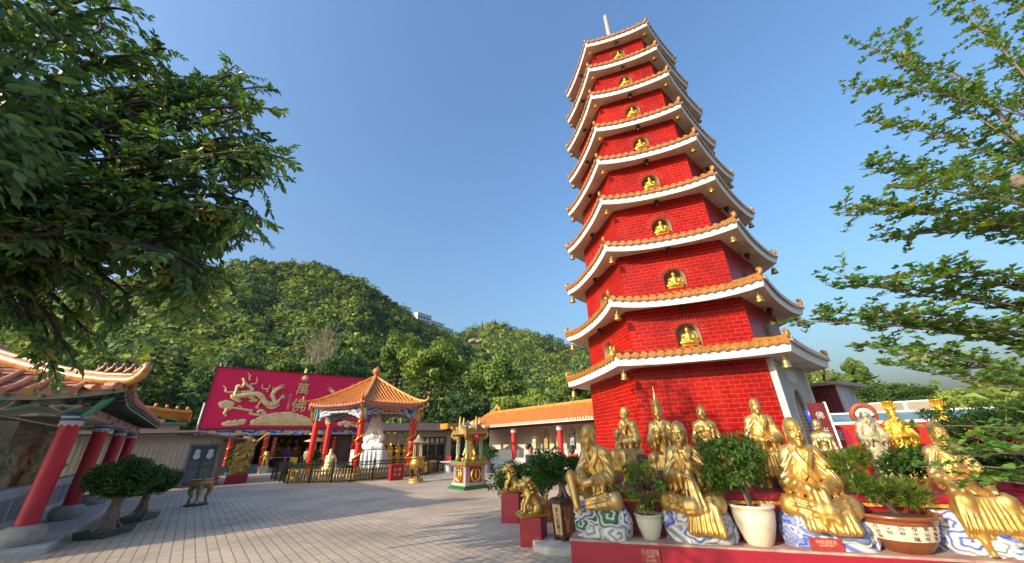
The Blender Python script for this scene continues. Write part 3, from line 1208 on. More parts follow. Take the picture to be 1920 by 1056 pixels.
def monk(name, P):
    """a robed monk as one sculpted skin; P: pose"""
    h = P.get('h', .0125)
    legs = P.get('legs', 'cross')
    zlo = -.62 if legs in ('hang', 'stand') else -.34
    if legs == 'stand':
        zlo = -.95
    S = Sculpt((-.66, -.78, zlo), (.66, .42, 1.6), h)
    lx, ly = P.get('lean', (0, 0))
    fat = P.get('fat', 1.)
    # torso
    S.limb((0, .06, .1), (lx * .5, .05 + ly * .5, .42), .245 * fat, .215 * fat, .05, flat=((0, 1, 0), .78))
    S.limb((lx * .5, .05 + ly * .5, .42), (lx, .04 + ly, .68), .215 * fat, .19, .05, flat=((0, 1, 0), .72))
    sh = [np.array((lx + sx * .215, .05 + ly, .70)) for sx in (-1, 1)]
    hc = np.array(P.get('head', (lx, ly - .03, 1.0)), float)
    S.limb(sh[0], sh[1], .105, k=.06)
    for s_ in sh:
        S.limb(s_ + (0, .0, .02), (hc[0] * .9 + s_[0] * .1, hc[1] + .05, .80), .09, .07, .06)
    S.limb((lx, ly + .02, .74), (hc[0], hc[1] + .02, hc[2] - .08), .085, .075, .02)
    # legs
    if legs == 'cross':
        for sx in (-1, 1):
            S.limb((sx * .14, .03, .1), (sx * .42, -.2, .105), .15, .125, .04)
            S.limb((sx * .42, -.2, .105), (-sx * .06, -.42, .085), .125, .10, .04)
        S.limb((-.25, -.05, .03), (.25, -.05, .03), .13, k=.05)
        S.limb((0, -.2, .06), (0, -.34, .04), .16, .14, .06)
    elif legs == 'kneeup':
        s1 = P.get('kneeside', -1)
        S.limb((s1 * .13, 0, .12), (s1 * .40, -.36, .40), .14, .10, .04)
        S.limb((s1 * .40, -.36, .40), (s1 * .24, -.46, .02), .095, .065, .03)
        S.limb((s1 * .24, -.44, -.0), (s1 * .12, -.56, -.03), .05, .038, .02)
        for i in range(5):
            S.limb((s1 * (.09 + .022 * i), -.555 + .012 * abs(i - 1), -.03), (s1 * (.08 + .024 * i), -.60 + .014 * i, -.042), .014, .011, .006)
        S.limb((-s1 * .14, .02, .1), (-s1 * .44, -.2, .1), .15, .12, .04)
        S.limb((-s1 * .44, -.2, .1), (0, -.42, .07), .12, .09, .04)
        S.limb((-.2, -.05, .03), (.3, -.1, .03), .12, k=.05)
    elif legs == 'hang':
        for sx in (-1, 1):
            kx = P.get('kneex', .25)
            S.limb((sx * .14, .05, .08), (sx * kx, -.44, .08), .16, .125, .05)
            S.limb((sx * kx, -.44, .08), (sx * kx, -.46, -.40), .12, .07, .04)
            S.limb((sx * kx, -.45, -.42), (sx * (kx + .03), -.60, -.52), .06, .045, .03)
            for i in range(5):
                x = sx * (kx + .03) + (i - 2) * .022
                S.limb((x, -.60, -.525), (x, -.655 + .006 * abs(i - 1), -.535), .0145, .012, .006)
        pleats(S, -kx - .13, kx + .13, 11, -.50, .10, -.54, -.26, .045, 1.12, 3)
        pleats(S, -kx - .16, -kx + .14, 5, -.44, -.1, -.47, -.36, .05, 1.1, 4)
        pleats(S, kx - .14, kx + .16, 5, -.44, -.1, -.47, -.36, .05, 1.1, 5)
        S.limb((-kx, -.3, -.1), (kx, -.3, -.1), .2, k=.1)
        S.limb((-kx, -.3, -.3), (kx, -.3, -.3), .12, k=.1)
    elif legs == 'stand':
        S.limb((0, .05, .2), (0, .04, -.8), .25, .27, .08, flat=((0, 1, 0), .75))
        pleats(S, -.24, .24, 9, -.14, .15, -.18, -.85, .045, 1.15, 8)
        for sx in (-1, 1):
            S.limb((sx * .12, -.15, -.9), (sx * .13, -.3, -.91), .06, .05, .03)
    if legs in ('cross', 'kneeup'):
        for sx in ((-1, 1) if legs == 'cross' else (-P.get('kneeside', -1),)):
            for a_ in (-.35, .3, .95):
                ca, sa = cos(a_), sin(a_)
                S.path([(sx * (.42 + .11 * ca), -.16 - .06 * ca, .105 + .125 * sa), (sx * .33, -.29 - .10 * ca, .10 + .122 * sa), (sx * .16, -.37 - .10 * ca, .09 + .11 * sa - .02), (-sx * .06, -.43 - .085 * ca, .07 + .085 * sa - .03)], [.004, .011, .012, .004], .035)
    # arms with wide sleeves
    dflt = {'L': ((-.33, -.02, .40), (-.07, -.33, .36)), 'R': ((.33, -.02, .40), (.07, -.33, .36))}
    for sd_, s_ in (('L', sh[0]), ('R', sh[1])):
        el, ha = P.get(sd_, dflt[sd_])
        el, ha = np.array(el, float), np.array(ha, float)
        bare = P.get('bare', False)
        S.limb(s_, el, .10 if not bare else .075, .105 if not bare else .06, .04)
        wr = el + (ha - el) * .84
        S.limb(el, wr, .10 if not bare else .06, .075 if not bare else .045, .03)
        if not bare:
            # hanging sleeve mouth
            dn = np.array((0, -.02, -.16))
            m = (el + wr) / 2
            S.limb(m, m + dn, .075, .055, .03)
            S.limb(wr, wr + dn * .9, .06, .035, .03)
            S.limb(el, el + dn * .8, .085, .06, .03)
        if P.get('hands', True):
            S.limb(wr, ha, .035, .032, .015)
            up = np.array(P.get('up' + sd_, (0, 0, 1)), float)
            hand(S, ha, P.get('d' + sd_, (-.8 if sd_ == 'R' else .8, -.5, .1)), up, 1 if sd_ == 'L' else -1, P.get('hk', 1.))
    # crossed collar of the robe
    if not P.get('chest', False):
        for (o, r) in ((0, .024), (.045, .02), (.085, .018)):
            S.path([(hc[0] - .075 - o, hc[1] + .0, .845 - o * .4), (lx - .085 - o * .7, ly - .115, .73 - o * .2), (lx + .0 - o * .3, ly - .165, .58 - o), (lx + .12, ly - .13, .42 - o)], [r, r, r, r * .8], .012)
            S.path([(hc[0] + .075 + o, hc[1] + .0, .845 - o * .4), (lx + .085 + o * .7, ly - .115, .73 - o * .2), (lx + .01 + o * .2, ly - .155, .59 - o), (lx - .1, ly - .13, .46 - o)], [r, r, r, r * .8], .012)
        S.path([(hc[0] - .08, hc[1] + .05, .85), (hc[0], hc[1] + .085, .86), (hc[0] + .08, hc[1] + .05, .85)], .03, .015)
    else:
        for sx in (-1, 1):
            S.ball((lx + sx * .09, ly - .1, .64), (.085, .05, .07), .03)
            S.ball((lx + sx * .09, ly - .15, .62), .014, .01)
            S.path([(lx + sx * .17, ly + .02, .80), (lx + sx * .19, ly - .1, .62), (lx + sx * .16, ly - .16, .40)], .035, .015)
        S.ball((lx, ly - .08, .38), (.18 * fat, .15 * fat, .16), .05)
    # drapery ripples
    a = P.get('fa', .007)
    sd0 = P.get('seed', 0)
    S.ripple((-.62, -.35, .1), (.62, .4, .82), lambda X, Y, Z: np.sin((Z * 1.0 + np.abs(X - lx) * 1.3 + .05 * np.sin(9 * X + sd0)) * 74 + 1.5 * np.sin(X * 7 + sd0)) * np.clip((np.abs(X - lx) - .1) * 8, 0, 1), a)
    S.ripple((-.62, -.72, -.12), (.62, .2, .30), lambda X, Y, Z: np.sin(np.hypot(np.abs(X) - .08, Z + .12 + Y * .25) * 60 + 2 * np.sin(5 * X + 8 * Y + sd0)), a * .12)
    # cloth falling over the seat
    for (x0, x1, zb, n, yy) in P.get('fall', ()):
        pleats(S, x0, x1, n, -.40 + yy, .06, -.47 + yy, zb, .032, 1.18, int(abs(x0 * 100)), .06)
    H = Head(hc, *P.get('look', (0, 0, 0)), k=P.get('headk', 1.0))
    H.carve(S, P.get('smile', 0), old=P.get('old', False))
    if P.get('beard'):
        pleats_c = H.p(0, -.1, -.13)
        for i in range(5):
            x = (i - 2) * .028
            S.limb(H.p(x, -.11, -.12), H.p(x * 1.3, -.14, -.12 - P['beard'] + .05 * abs(i - 2)), .022, .012, .01)
    for (q, r) in P.get('extra', ()):
        S.path(q, r, .03)
    return S.mesh(name, [P.get('mat', GOLD)]), H


# ---- cloud-scroll bases, painted white, blue and green
CLOUD = M('painted_clouds', rough=.55, attr=True, var=.1, vs=9, bump=.1, bs=40)
WH, BL, GR, GN = (.54, .55, .55), (.02, .07, .38), (.2, .22, .22), (.01, .10, .04)


def cloud_base(w, d, h, seed, green=0., taper=.86):
    rg = np.random.default_rng(seed)
    nt_, nz = 300, 64
    t = np.linspace(0, 2 * pi, nt_, endpoint=False)
    zf = np.linspace(0, 1, nz)
    T, Zf = np.meshgrid(t, zf)
    Rm = (w + d) / 4
    U = T * Rm
    V = Zf * h
    prof = 1 - (1 - taper) * Zf ** 1.5 + .05 * np.sin(Zf * pi) + .04 * np.sin(3 * T + seed) + .03 * np.sin(5 * T + 2 * Zf)
    disp = np.zeros_like(U)
    colr = np.empty(U.shape + (3,))
    # flowing bands behind the scrolls
    fl = np.sin((V * 1.0 + .12 * np.sin(U * 5 + seed) + .35 * U) * 48)
    disp += .012 * fl
    mixw = np.clip(fl * .8 + .55, 0, 1)[..., None]
    gsh = np.array(GR) if rg.random() < .5 else np.array(BL) * .9 + .08
    colr[:] = gsh * (1 - mixw) + np.array(WH) * mixw
    per = 2 * pi * Rm
    ns = int(per * h / (.15 ** 2) * .62)
    top = np.full(U.shape, -1.)
    for i in range(ns):
        uc, vc = rg.uniform(0, per), rg.uniform(.04, h * .98)
        rs = rg.uniform(.09, .19)
        du = np.abs(U - uc)
        du = np.minimum(du, per - du) * np.sign((U - uc + per / 2) % per - per / 2)
        dv = V - vc
        asp = rg.uniform(.75, 1.1)
        ang0 = rg.uniform(0, 2 * pi)
        rr = np.hypot(du, dv / asp) / rs
        A = np.arctan2(dv, du)
        lob = 1 + .13 * np.cos(5 * (A - ang0))
        ins = rr < lob
        hgt = .012 * i / ns + .04 * np.sqrt(np.clip(1 - (rr / lob) ** 2, 0, 1))
        sp = ((rr / lob) * 2.1 - rg.choice((-1, 1)) * (A - ang0) / (2 * pi)) % 1.
        groove = np.clip((np.abs(sp - .5) - .24) * 5, 0, 1)
        isg = rg.random() < green
        base = np.array(GN) if isg else (np.array(WH) if rg.random() < .55 else np.array(BL) * .8 + np.array(WH) * .25)
        dk = np.array(WH) if isg else (np.array(BL) if rg.random() < .7 else np.array(GR))
        edge = np.clip((rr / lob - .84) * 8, 0, 1)
        cc = base * (1 - groove[..., None]) + dk * groove[..., None]
        fringe = np.array(WH)
        cc = cc * (1 - edge[..., None]) + fringe * edge[..., None]
        hgt = hgt - .02 * groove + .006
        win = ins & (hgt + .03 > disp)
        disp = np.where(win, np.maximum(hgt, disp * .2), disp)
        colr = np.where(win[..., None], cc, colr)
    X = (w / 2 * prof) * np.cos(T)
    Y = (d / 2 * prof) * np.sin(T)
    # squarer outline than an ellipse
    q = (np.abs(np.cos(T)) ** 2.6 + np.abs(np.sin(T)) ** 2.6) ** (-1 / 2.6)
    X, Y = X * q, Y * q
    nrm = np.stack([np.cos(T) / w, np.sin(T) / d], -1)
    nrm /= np.linalg.norm(nrm, axis=-1, keepdims=True)
    X = X + nrm[..., 0] * disp
    Y = Y + nrm[..., 1] * disp
    Vt = np.stack([X, Y, V], -1).reshape(-1, 3)
    C = colr.reshape(-1, 3)
    i0 = np.arange(nz - 1)[:, None] * nt_
    j = np.arange(nt_)[None]
    F = np.stack([i0 + j, i0 + (j + 1) % nt_, i0 + nt_ + (j + 1) % nt_, i0 + nt_ + j], -1).reshape(-1, 4)
    # cap: rings to the middle
    caps, cc = [], []
    ring0 = Vt[-nt_:]
    o = len(Vt) - nt_
    Vs, Cs, Fs = [Vt], [C], [F]
    for s_ in (.6, .02):
        rv = ring0 * np.array([s_, s_, 1])
        rv[:, 2] = h - .015 * (1 - s_)
        n0 = sum(len(a) for a in Vs)
        Vs.append(rv)
        Cs.append(C[-nt_:] * .9)
        jj = np.arange(nt_)
        Fs.append(np.stack([o + jj, o + (jj + 1) % nt_, n0 + (jj + 1) % nt_, n0 + jj], -1))
        o = n0
    return mesh_np('cloud_base', np.concatenate(Vs), np.concatenate(Fs), [CLOUD], np.clip(np.concatenate(Cs), 0, 1))


HATS = {'official': [(.125, .075), (.142, .09), (.142, .11), (.128, .125), (.132, .17), (.150, .27), (.166, .285), (.166, .302), (.09, .312), (0, .314)],
        'spire': [(.128, .085), (.122, .12), (.150, .2), (.156, .216), (.10, .226), (.085, .28), (.042, .32), (.05, .36), (.03, .39), (.036, .43), (.018, .47), (.012, .56), (0, .6)]}


def put_hat(o, H, kind, mat):
    b = MB()
    b.X = Matrix.Translation(Vector(H.c)) @ Matrix([list(r) for r in H.R]).to_4x4() @ Matrix.Scale(H.k, 4)
    b.lathe(HATS[kind], (0, .012, 0), 20)
    if kind == 'official':
        for i in range(10):
            t = 2 * pi * i / 10
            b.tube([(.13 * cos(t), .012 + .13 * sin(t), .12), (.156 * cos(t), .012 + .156 * sin(t), .285)], .012, 5)
        for sx in (-1, 1):
            b.tube([(sx * .13, .02, .1), (sx * .19, .03, .16), (sx * .2, .03, .24)], [.02, .025, .01], 6)
    b.build('hat', mat, o)


def place_monk(P, u, v, z, label, base=None, sc=1., rz=0., paint=True, group='golden monk statues on the terrace'):
    t = thing('monk_statue', label, 'statue', puv(u, v, z), PR + rz, group)
    me, H = monk('figure', P)
    bh = P.get('seat', 0.)
    o = link('figure', me, t, (0, 0, bh))
    o.scale = (sc * .79, sc * .9, sc)
    if P.get('hat'):
        put_hat(o, H, P['hat'], P.get('mat', GOLD))
    if paint:
        H.paint(o, P.get('lips', True), P.get('eyes', True))
    if base:
        w, d, h, seed, green = base
        link('cloud_base', cloud_base(w, d, h, seed, green), t, P.get('boff', (0, -.02, 0)))
    return t


place_monk(dict(legs='kneeup', kneeside=-1, headk=1.16, seat=.38, lean=(-.03, -.04), head=(-.07, -.1, .985), look=(-.35, .22, -.05), old=True, seed=1,
                L=((-.33, -.1, .44), (-.10, -.38, .38)), R=((.32, -.1, .40), (.06, -.40, .36)), upL=(0, -.3, 1), upR=(0, -.3, 1), dL=(.7, -.6, 0), dR=(-.7, -.6, 0),
                extra=[([(-.16, -.43, .36), (0, -.47, .33), (.1, -.45, .36)], .05)]),
           -2.96, -12.12, ZP, 'golden old monk sitting with one knee up and a bowl, on green scroll base', (.80, .52, .41, 3, .55), rz=-.35)
place_monk(dict(legs='cross', headk=1.2, seat=.36, look=(-.08, .06, 0), seed=2, lean=(-.02, 0), fall=[(-.05, .42, -.22, 7, -.02)],
                L=((-.34, -.04, .42), (-.06, -.34, .44)), R=((.33, -.05, .44), (.05, -.33, .60)), dR=(-.35, -.25, .9), upR=(0, -1, 0), dL=(.8, -.4, .1),
                extra=[([(.05, -.35, .5), (.09, -.38, .3), (.14, -.42, .05)], .05), ([(.02, -.36, .48), (.04, -.41, .3), (.07, -.46, .08)], .022), ([(.07, -.36, .5), (.12, -.41, .3), (.17, -.46, .08)], .02), ([(.10, -.34, .48), (.17, -.38, .3), (.25, -.44, .06)], .03), ([(-.01, -.34, .46), (-.02, -.39, .3), (-.03, -.44, .06)], .02)]),
           -1.63, -12.10, ZP, 'golden monk with shaded stern face, robe spilling over a blue and white cloud base', (.86, .54, .39, 11, .0), rz=-.2)
place_monk(dict(legs='cross', headk=1.24, seat=.345, look=(.10, .03, .03), seed=3, smile=1, hands=False, fall=[(-.28, .0, -.12, 5, .0), (.03, .34, -.14, 5, -.01)],
                L=((-.35, -.05, .36), (-.06, -.36, .30)), R=((.35, -.05, .36), (.06, -.36, .30)),
                extra=[([(-.05, -.40, .28), (-.03, -.44, .1), (-.06, -.47, -.04)], .05), ([(.06, -.40, .28), (.08, -.44, .1), (.12, -.47, -.02)], .05)]),
           -.12, -12.08, ZP, 'golden smiling monk with red lips seated cross legged, hands inside sleeves, second from the right', (.92, .54, .38, 23, .0), rz=-.12)
place_monk(dict(legs='hang', seat=.47, look=(-.12, .05, 0), headk=1.2, seed=4, kneex=.27, L=((-.35, -.08, .38), (-.16, -.42, .26)), R=((.35, -.08, .38), (.16, -.42, .26)), dL=(.2, -.9, -.2), dR=(-.2, -.9, -.2)),
           1.50, -12.0, ZP, 'bright golden monk with dangling bare feet, half hidden by leafy twigs at right', (1.05, .56, .42, 31, .0), rz=-.1, sc=.80)

# second row on the upper terrace
rock = M('brown_rock', (.09, .05, .045), .85, 0, .35, 8, .8, 18)


def rock_seat(t, w, h, seed, mat=rock):
    rg = random.Random(seed)
    S = Sculpt((-.6, -.6, -.05), (.6, .6, h + .15), .03)
    S.limb((0, 0, 0), (0, 0, h - w * .35), w * .55, w * .5, .05)
    for i in range(12):
        a = rg.uniform(0, 6.28)
        S.ball((w * .45 * cos(a), w * .45 * sin(a), rg.uniform(0, h * .8)), rg.uniform(.08, .15), .05)
    return link('rock_seat', S.mesh('rock_seat', [mat]), t)


H2 = .0145
row2 = [
    (dict(legs='cross', look=(-1.0, .1, 0), seed=5, h=H2), -2.55, -10.1, .06, .86, -.9, 'golden monk facing left, tall plain profile, behind the knee-up monk', .2),
    (dict(legs='hang', look=(-1.0, .25, 0), lean=(0, -.06), seed=6, h=H2), -2.42, -10.75, .0, .80, -.95, 'golden monk facing left with lowered head, beside the purplish rock', .46),
    (dict(legs='hang', look=(.1, .0, 0), seed=7, h=H2, hat='spire', L=((-.3, -.1, .42), (-.05, -.34, .52)), R=((.3, -.1, .42), (.04, -.34, .56)), dL=(.3, -.2, .9), dR=(-.3, -.2, .9), upL=(-1, 0, 0), upR=(1, 0, 0)), -1.87, -11.2, 0, .80, -.12, 'golden bearded figure in a tall spired hat with hands pressed together', .42),
    (dict(legs='hang', chest=True, fat=1.12, smile=1, look=(0, -.05, 0), seed=8, h=H2, bare=True, L=((-.36, .0, .42), (-.26, -.3, .26)), R=((.36, 0, .42), (.28, -.3, .3))), -1.12, -11.0, 0, .78, -.05, 'golden laughing monk with bare chest against the red brick', .42),
    (dict(legs='hang', look=(.08, .02, 0), seed=9, h=H2), -.27, -11.1, 0, .84, -.05, 'golden monk with red lips seated behind the leafy potted tree', .42),
]
for P, u, v, dz, sc, rz, lab, sh_ in row2:
    P['seat'] = sh_
    t = place_monk(P, u, v, ZT - .06, lab, None, sc, rz)
    if P['legs'] == 'hang':
        rock_seat(t, .62, sh_ + .04, P['seed'], M('green_rock', (.012, .09, .045), .5, 0, .3, 8, .5, 14) if P['seed'] == 8 else rock)
# bald head behind the first monk
place_monk(dict(legs='cross', look=(-.9, .1, 0), seed=12, h=H2, seat=.1), -2.75, -9.2, ZT - .06, 'pale golden monk mostly hidden behind the old monk at the left corner', None, .8, -.9, paint=False)
rk = thing('rock_block', 'dark purplish stone block between the golden monks by the pagoda corner', 'rock', puv(-2.1, -11.62, ZT))
rock_seat(rk, .42, .2, 77, M('purple_rock', (.12, .05, .06), .85, 0, .35, 10, .8, 20))
# thin ascetic
place_monk(dict(legs='hang', look=(-.8, .45, 0), lean=(0, -.05), seed=13, h=H2, bare=True, fat=.72, chest=True, L=((-.3, -.12, .36), (-.2, -.4, .2)), R=((.3, -.12, .36), (.22, -.42, .16)), seat=.30, mat=M('dull_gold', (.5, .38, .17), .42, .75, .2, 8)), .62, -10.9, ZT - .06,
           'thin bare-chested golden ascetic bowing his head beside the crimson tablet', None, .62, -.5)
# standing figures by the low red wall
GOLD3 = M('yellow_gold_paint', (.72, .44, .06), .45, .75, .2, 10, .5, 26)
for k, (u, v, lab, rz, seed) in enumerate(((3.05, -8.0, 'golden official in tall crown between the bearded figure and the far-right monk', -.15, 15), (3.95, -7.9, 'golden official in tall crown nearest the small pale-trunked tree', -.3, 16))):
    place_monk(dict(legs='stand', look=(0, .05, 0), seed=seed, h=.016, hat='official', beard=.12, mat=GOLD3, fa=.01,
                    L=((-.34, -.05, .38), (-.08, -.3, .42)), R=((.34, -.05, .38), (.08, -.3, .44)), seat=.92), u, v, .42, lab, None, .80, rz)
t = place_monk(dict(legs='stand', look=(.05, .1, 0), seed=17, h=.016, fat=1.15, beard=.2, mat=M('pale_bronze_paint', (.42, .36, .22), .5, .4, .25, 9, .5, 24),
                    L=((-.36, -.03, .40), (-.15, -.28, .36)), R=((.36, -.03, .40), (.16, -.28, .30)), seat=.92), 2.55, -8.0, .42,
               'pale bearded figure with an orange hood ring standing against the maroon wall', None, .80, -.1)
b = MB()
b.tube([(.20 * cos(a), .0 - .05 * sin(a), 1.70 + .21 * sin(a)) for a in np.linspace(-.5, pi + .5, 15)], .055, 8)
b.build('hood', M('orange_paint', (.3, .075, .025), .5, 0, .2, 10), t)
b = MB()
for a in np.linspace(.2, pi - .2, 8):
    b.ball((.13 * cos(a), -.08, 1.68 + .13 * sin(a)), .04, 8)
b.build('hair_curls', WHITE, t)
# ------------------------------------------------------------------ potted plants, lions, hexagonal planter
def shrub_part(t, name, c, r, n, leaf, col, seed, width=.45, nclump=22, cvar=.35, shell=.3, mat=None):
    rg = np.random.default_rng(seed)
    v, f, c_ = crown_cloud(c, r, n, leaf, rg, col, cvar, shell, nclump, .1, width)
    return link(name, mesh_np(name, v, f, [mat or LEAF], c_), t)


def stems(t, base, c, r, n, seed, rad=.018, mat=BARK, name='stem', trunk_h=.12):
    rg = random.Random(seed)
    b = MB()
    bx, by, bz = base
    fork = (bx + rg.uniform(-.02, .02), by, bz + trunk_h)
    b.tube([base, ((bx + fork[0]) / 2 + .01, by, (bz + fork[2]) / 2), fork], [rad * 1.5, rad * 1.3, rad * 1.2], 8)
    for i in range(n):
        a = 2 * pi * i / n + rg.uniform(-.4, .4)
        e = (c[0] + r[0] * .7 * cos(a), c[1] + r[1] * .7 * sin(a), c[2] + r[2] * rg.uniform(-.3, .6))
        m = tuple(fork[k] * .5 + e[k] * .5 + (0, 0, .05)[k] for k in range(3))
        b.tube([fork, m, e], [rad, rad * .7, rad * .3], 6)
    return b.build(name, mat, t)


CELADON = M('celadon_glaze', (.5, .5, .4), .3, 0, .1, 3, coat=.4)
IVORY = M('ivory_glaze', (.66, .6, .47), .3, 0, .1, 3, coat=.4, c2=(.5, .43, .32), c2s=2)


def round_pot(t, R, H, mat, name='pot'):
    b = MB()
    b.lathe([(R * .55, 0), (R * .66, H * .12), (R * .88, H * .5), (R * .97, H * .8), (R * .95, H * .9), (R * 1.04, H * .93), (R * 1.05, H), (R * .93, H), (R * .88, H * .9), (R * .86, H * .86), (0, H * .86)], n=36)
    o = b.build(name, mat, t)
    s = MB()
    s.lathe([(R * .9, H * .87), (R * .6, H * .9), (0, H * .92)], n=20)
    s.build('soil', SOIL, o)
    return o


p = puv(-2.29, -12.22, ZP)
t = thing('potted_shrub', 'small celadon pot with a loose yellow-green shrub, between the first two monks', 'plant', p)
round_pot(t, .19, .31, CELADON)
stems(t, (0, 0, .27), (0, 0, .66), (.42, .36, .32), 8, 4, .011)
rg = np.random.default_rng(5)
pp = []
for i in range(24):
    a, zz, rr = rg.uniform(0, 6.28), rg.uniform(.32, .95), rg.uniform(.05, .42)
    pp.append(crown_cloud((rr * cos(a), rr * sin(a) * .8, zz), (.11, .11, .08), 46, .062, rg, (.11, .2, .025) if rg.random() > .3 else (.26, .26, .04), .35, .2, 4, -.3, .5))
v, f, c = merge(pp)
link('foliage', mesh_np('foliage', v, f, [LEAF], c), t)

p = puv(-.93, -12.22, ZP)
t = thing('potted_tree', 'large ivory pot with a bushy fine-leaved little tree in front of the red wall', 'plant', p)
round_pot(t, .27, .46, IVORY)
b = MB()
for (x, y, q) in ((0, 0, 0), (.03, .01, .6), (-.03, -.02, 1.2)):
    b.tube([(x, y, .4), (x - .03, y, .6), (x * 2 - .08, y * 2, .8)], [.022, .018, .014], 7)
b.build('trunk', BARK, t)
stems(t, (-.07, 0, .62), (-.12, 0, 1.0), (.45, .4, .3), 9, 4, .01, name='branch')
rg = np.random.default_rng(15)
pp = []
for i in range(70):
    o = rg.normal(size=3)
    o /= np.linalg.norm(o)
    o *= rg.uniform(.3, 1) ** .4
    q = np.array((-.12, 0, .98)) + o * np.array((.50, .42, .36))
    if q[2] < .74 and rg.random() < .45:
        continue
    pp.append(crown_cloud(q, (.13, .13, .09), 75, .075, rg, (.075, .15, .025), .4, .2, 4, .35, .32))
v, f, c = merge(pp)
link('foliage', mesh_np('foliage', v, f, [LEAF], c), t)

# brown glazed pot with a poem band and a juniper
p = puv(.62, -12.16, ZP)
t = thing('potted_juniper', 'brown glazed pot with cream inscribed band holding a spiky juniper', 'plant', p, PR)
BROWN = M('brown_glaze', (.2, .06, .018), .25, 0, .3, 5, coat=.5, bump=.1, bs=60)
b = MB()
R, H = .40, .40
b.lathe([(R * .52, 0), (R * .6, H * .06), (R * .72, H * .2), (R * .82, H * .36)], n=40)
b.lathe([(R * .93, H * .74), (R * .96, H * .84), (R * .97, H * .88), (R * 1.08, H * .91), (R * 1.09, H), (R * .96, H), (R * .9, H * .88), (0, H * .88)], n=40)
o = b.build('pot', BROWN, t)
b = MB()
b.lathe([(R * .818, H * .355), (R * .885, H * .55), (R * .932, H * .745)], n=40)
bo = b.build('band', M('cream_glaze', (.62, .55, .42), .35, 0, .1, 5, coat=.3), o)
cols_ = ['月落烏', '江楓', '姑蘇', '夜半鐘', '寒山寺', '客船到', '霜滿天']
for i, s in enumerate(cols_):
    b = MB()
    a = -pi / 2 - .95 + i * .31
    rr = R * .9
    pos = Vector((rr * cos(a), rr * sin(a), 0))
    for j, ch in enumerate(s):
        zz = H * (.70 - j * .125)
        rz_ = R * (.92 - j * .034) + .0035
        xx = Vector((-sin(a), cos(a), 0))
        Y = Matrix(((xx.x, 0, cos(a), rz_ * cos(a)), (xx.y, 0, sin(a), rz_ * sin(a)), (0, 1, 0, zz), (0, 0, 0, 1)))
        text_column(b, ch, .058, .06, Y, .0015)
    b.build('inscription', M('black_ink', (.03, .025, .02), .6), bo)
b = MB()
b.lathe([(R * .9, H * .885), (R * .5, H * .93), (0, H * .95)], n=20)
b.build('soil', SOIL, o)
b = MB()
b.tube([(.05, 0, .36), (-.02, .0, .48), (-.2, .02, .58), (-.28, .05, .78)], [.035, .03, .024, .015], 8)
b.tube([(-.02, 0, .46), (.15, -.02, .52), (.26, 0, .6)], [.025, .02, .01], 7)
b.tube([(-.2, .02, .58), (-.05, .04, .72), (.0, .04, .85)], [.02, .016, .01], 7)
b.build('trunk', BARKD, t)
rg = np.random.default_rng(44)
pp = []
for (cx, cy, cz, rx, rz_, n) in ((-.30, .02, .90, .27, .16, 110), (-.08, -.02, .66, .34, .13, 120), (.22, -.05, .60, .22, .15, 80), (-.1, .05, 1.02, .2, .1, 50)):
    for i in range(n):
        o = rg.normal(size=3)
        o /= np.linalg.norm(o)
        q = np.array((cx, cy, cz)) + o * np.array((rx, rx * .8, rz_)) * rg.uniform(.3, 1)
        d = o * .7 + np.array((0, 0, .6)) + rg.normal(0, .3, 3)
        cen = np.repeat(q[None], 26, 0) + rg.normal(0, .012, (26, 3))
        pp.append(leaf_cloud(cen, np.repeat(d[None], 26, 0), .075, .11, .42, None, .02, (.16, .22, .03) if rg.random() > .35 else (.08, .14, .025), .4, rg))
v, f, c = merge(pp)
link('foliage', mesh_np('foliage', v, f, [LEAF], c), t)

# greenery standing on the upper terrace at the right
for k, (u, v_, z, r, seed, lab) in enumerate(((1.9, -10.4, ZT, .42, 61, 'low dark green bush on the terrace below the pale bearded figure'), (2.9, -10.5, ZT, .5, 62, 'leafy bush on the terrace behind the dangling-feet monk'), (3.9, -10.9, ZT, .62, 63, 'broad bush on the terrace at the right end beside the pale rocks'))):
    t = thing('terrace_bush', lab, 'bush', puv(u, v_, z), 0, 'bushes on the upper terrace')
    stems(t, (0, 0, 0), (0, 0, r * .6), (r, r, r * .5), 6, seed, .012)
    shrub_part(t, 'foliage', (0, 0, r * .62), (r * 1.1, r, r * .6), 1900, .085, (.05, .11, .02), seed, .5, 24)

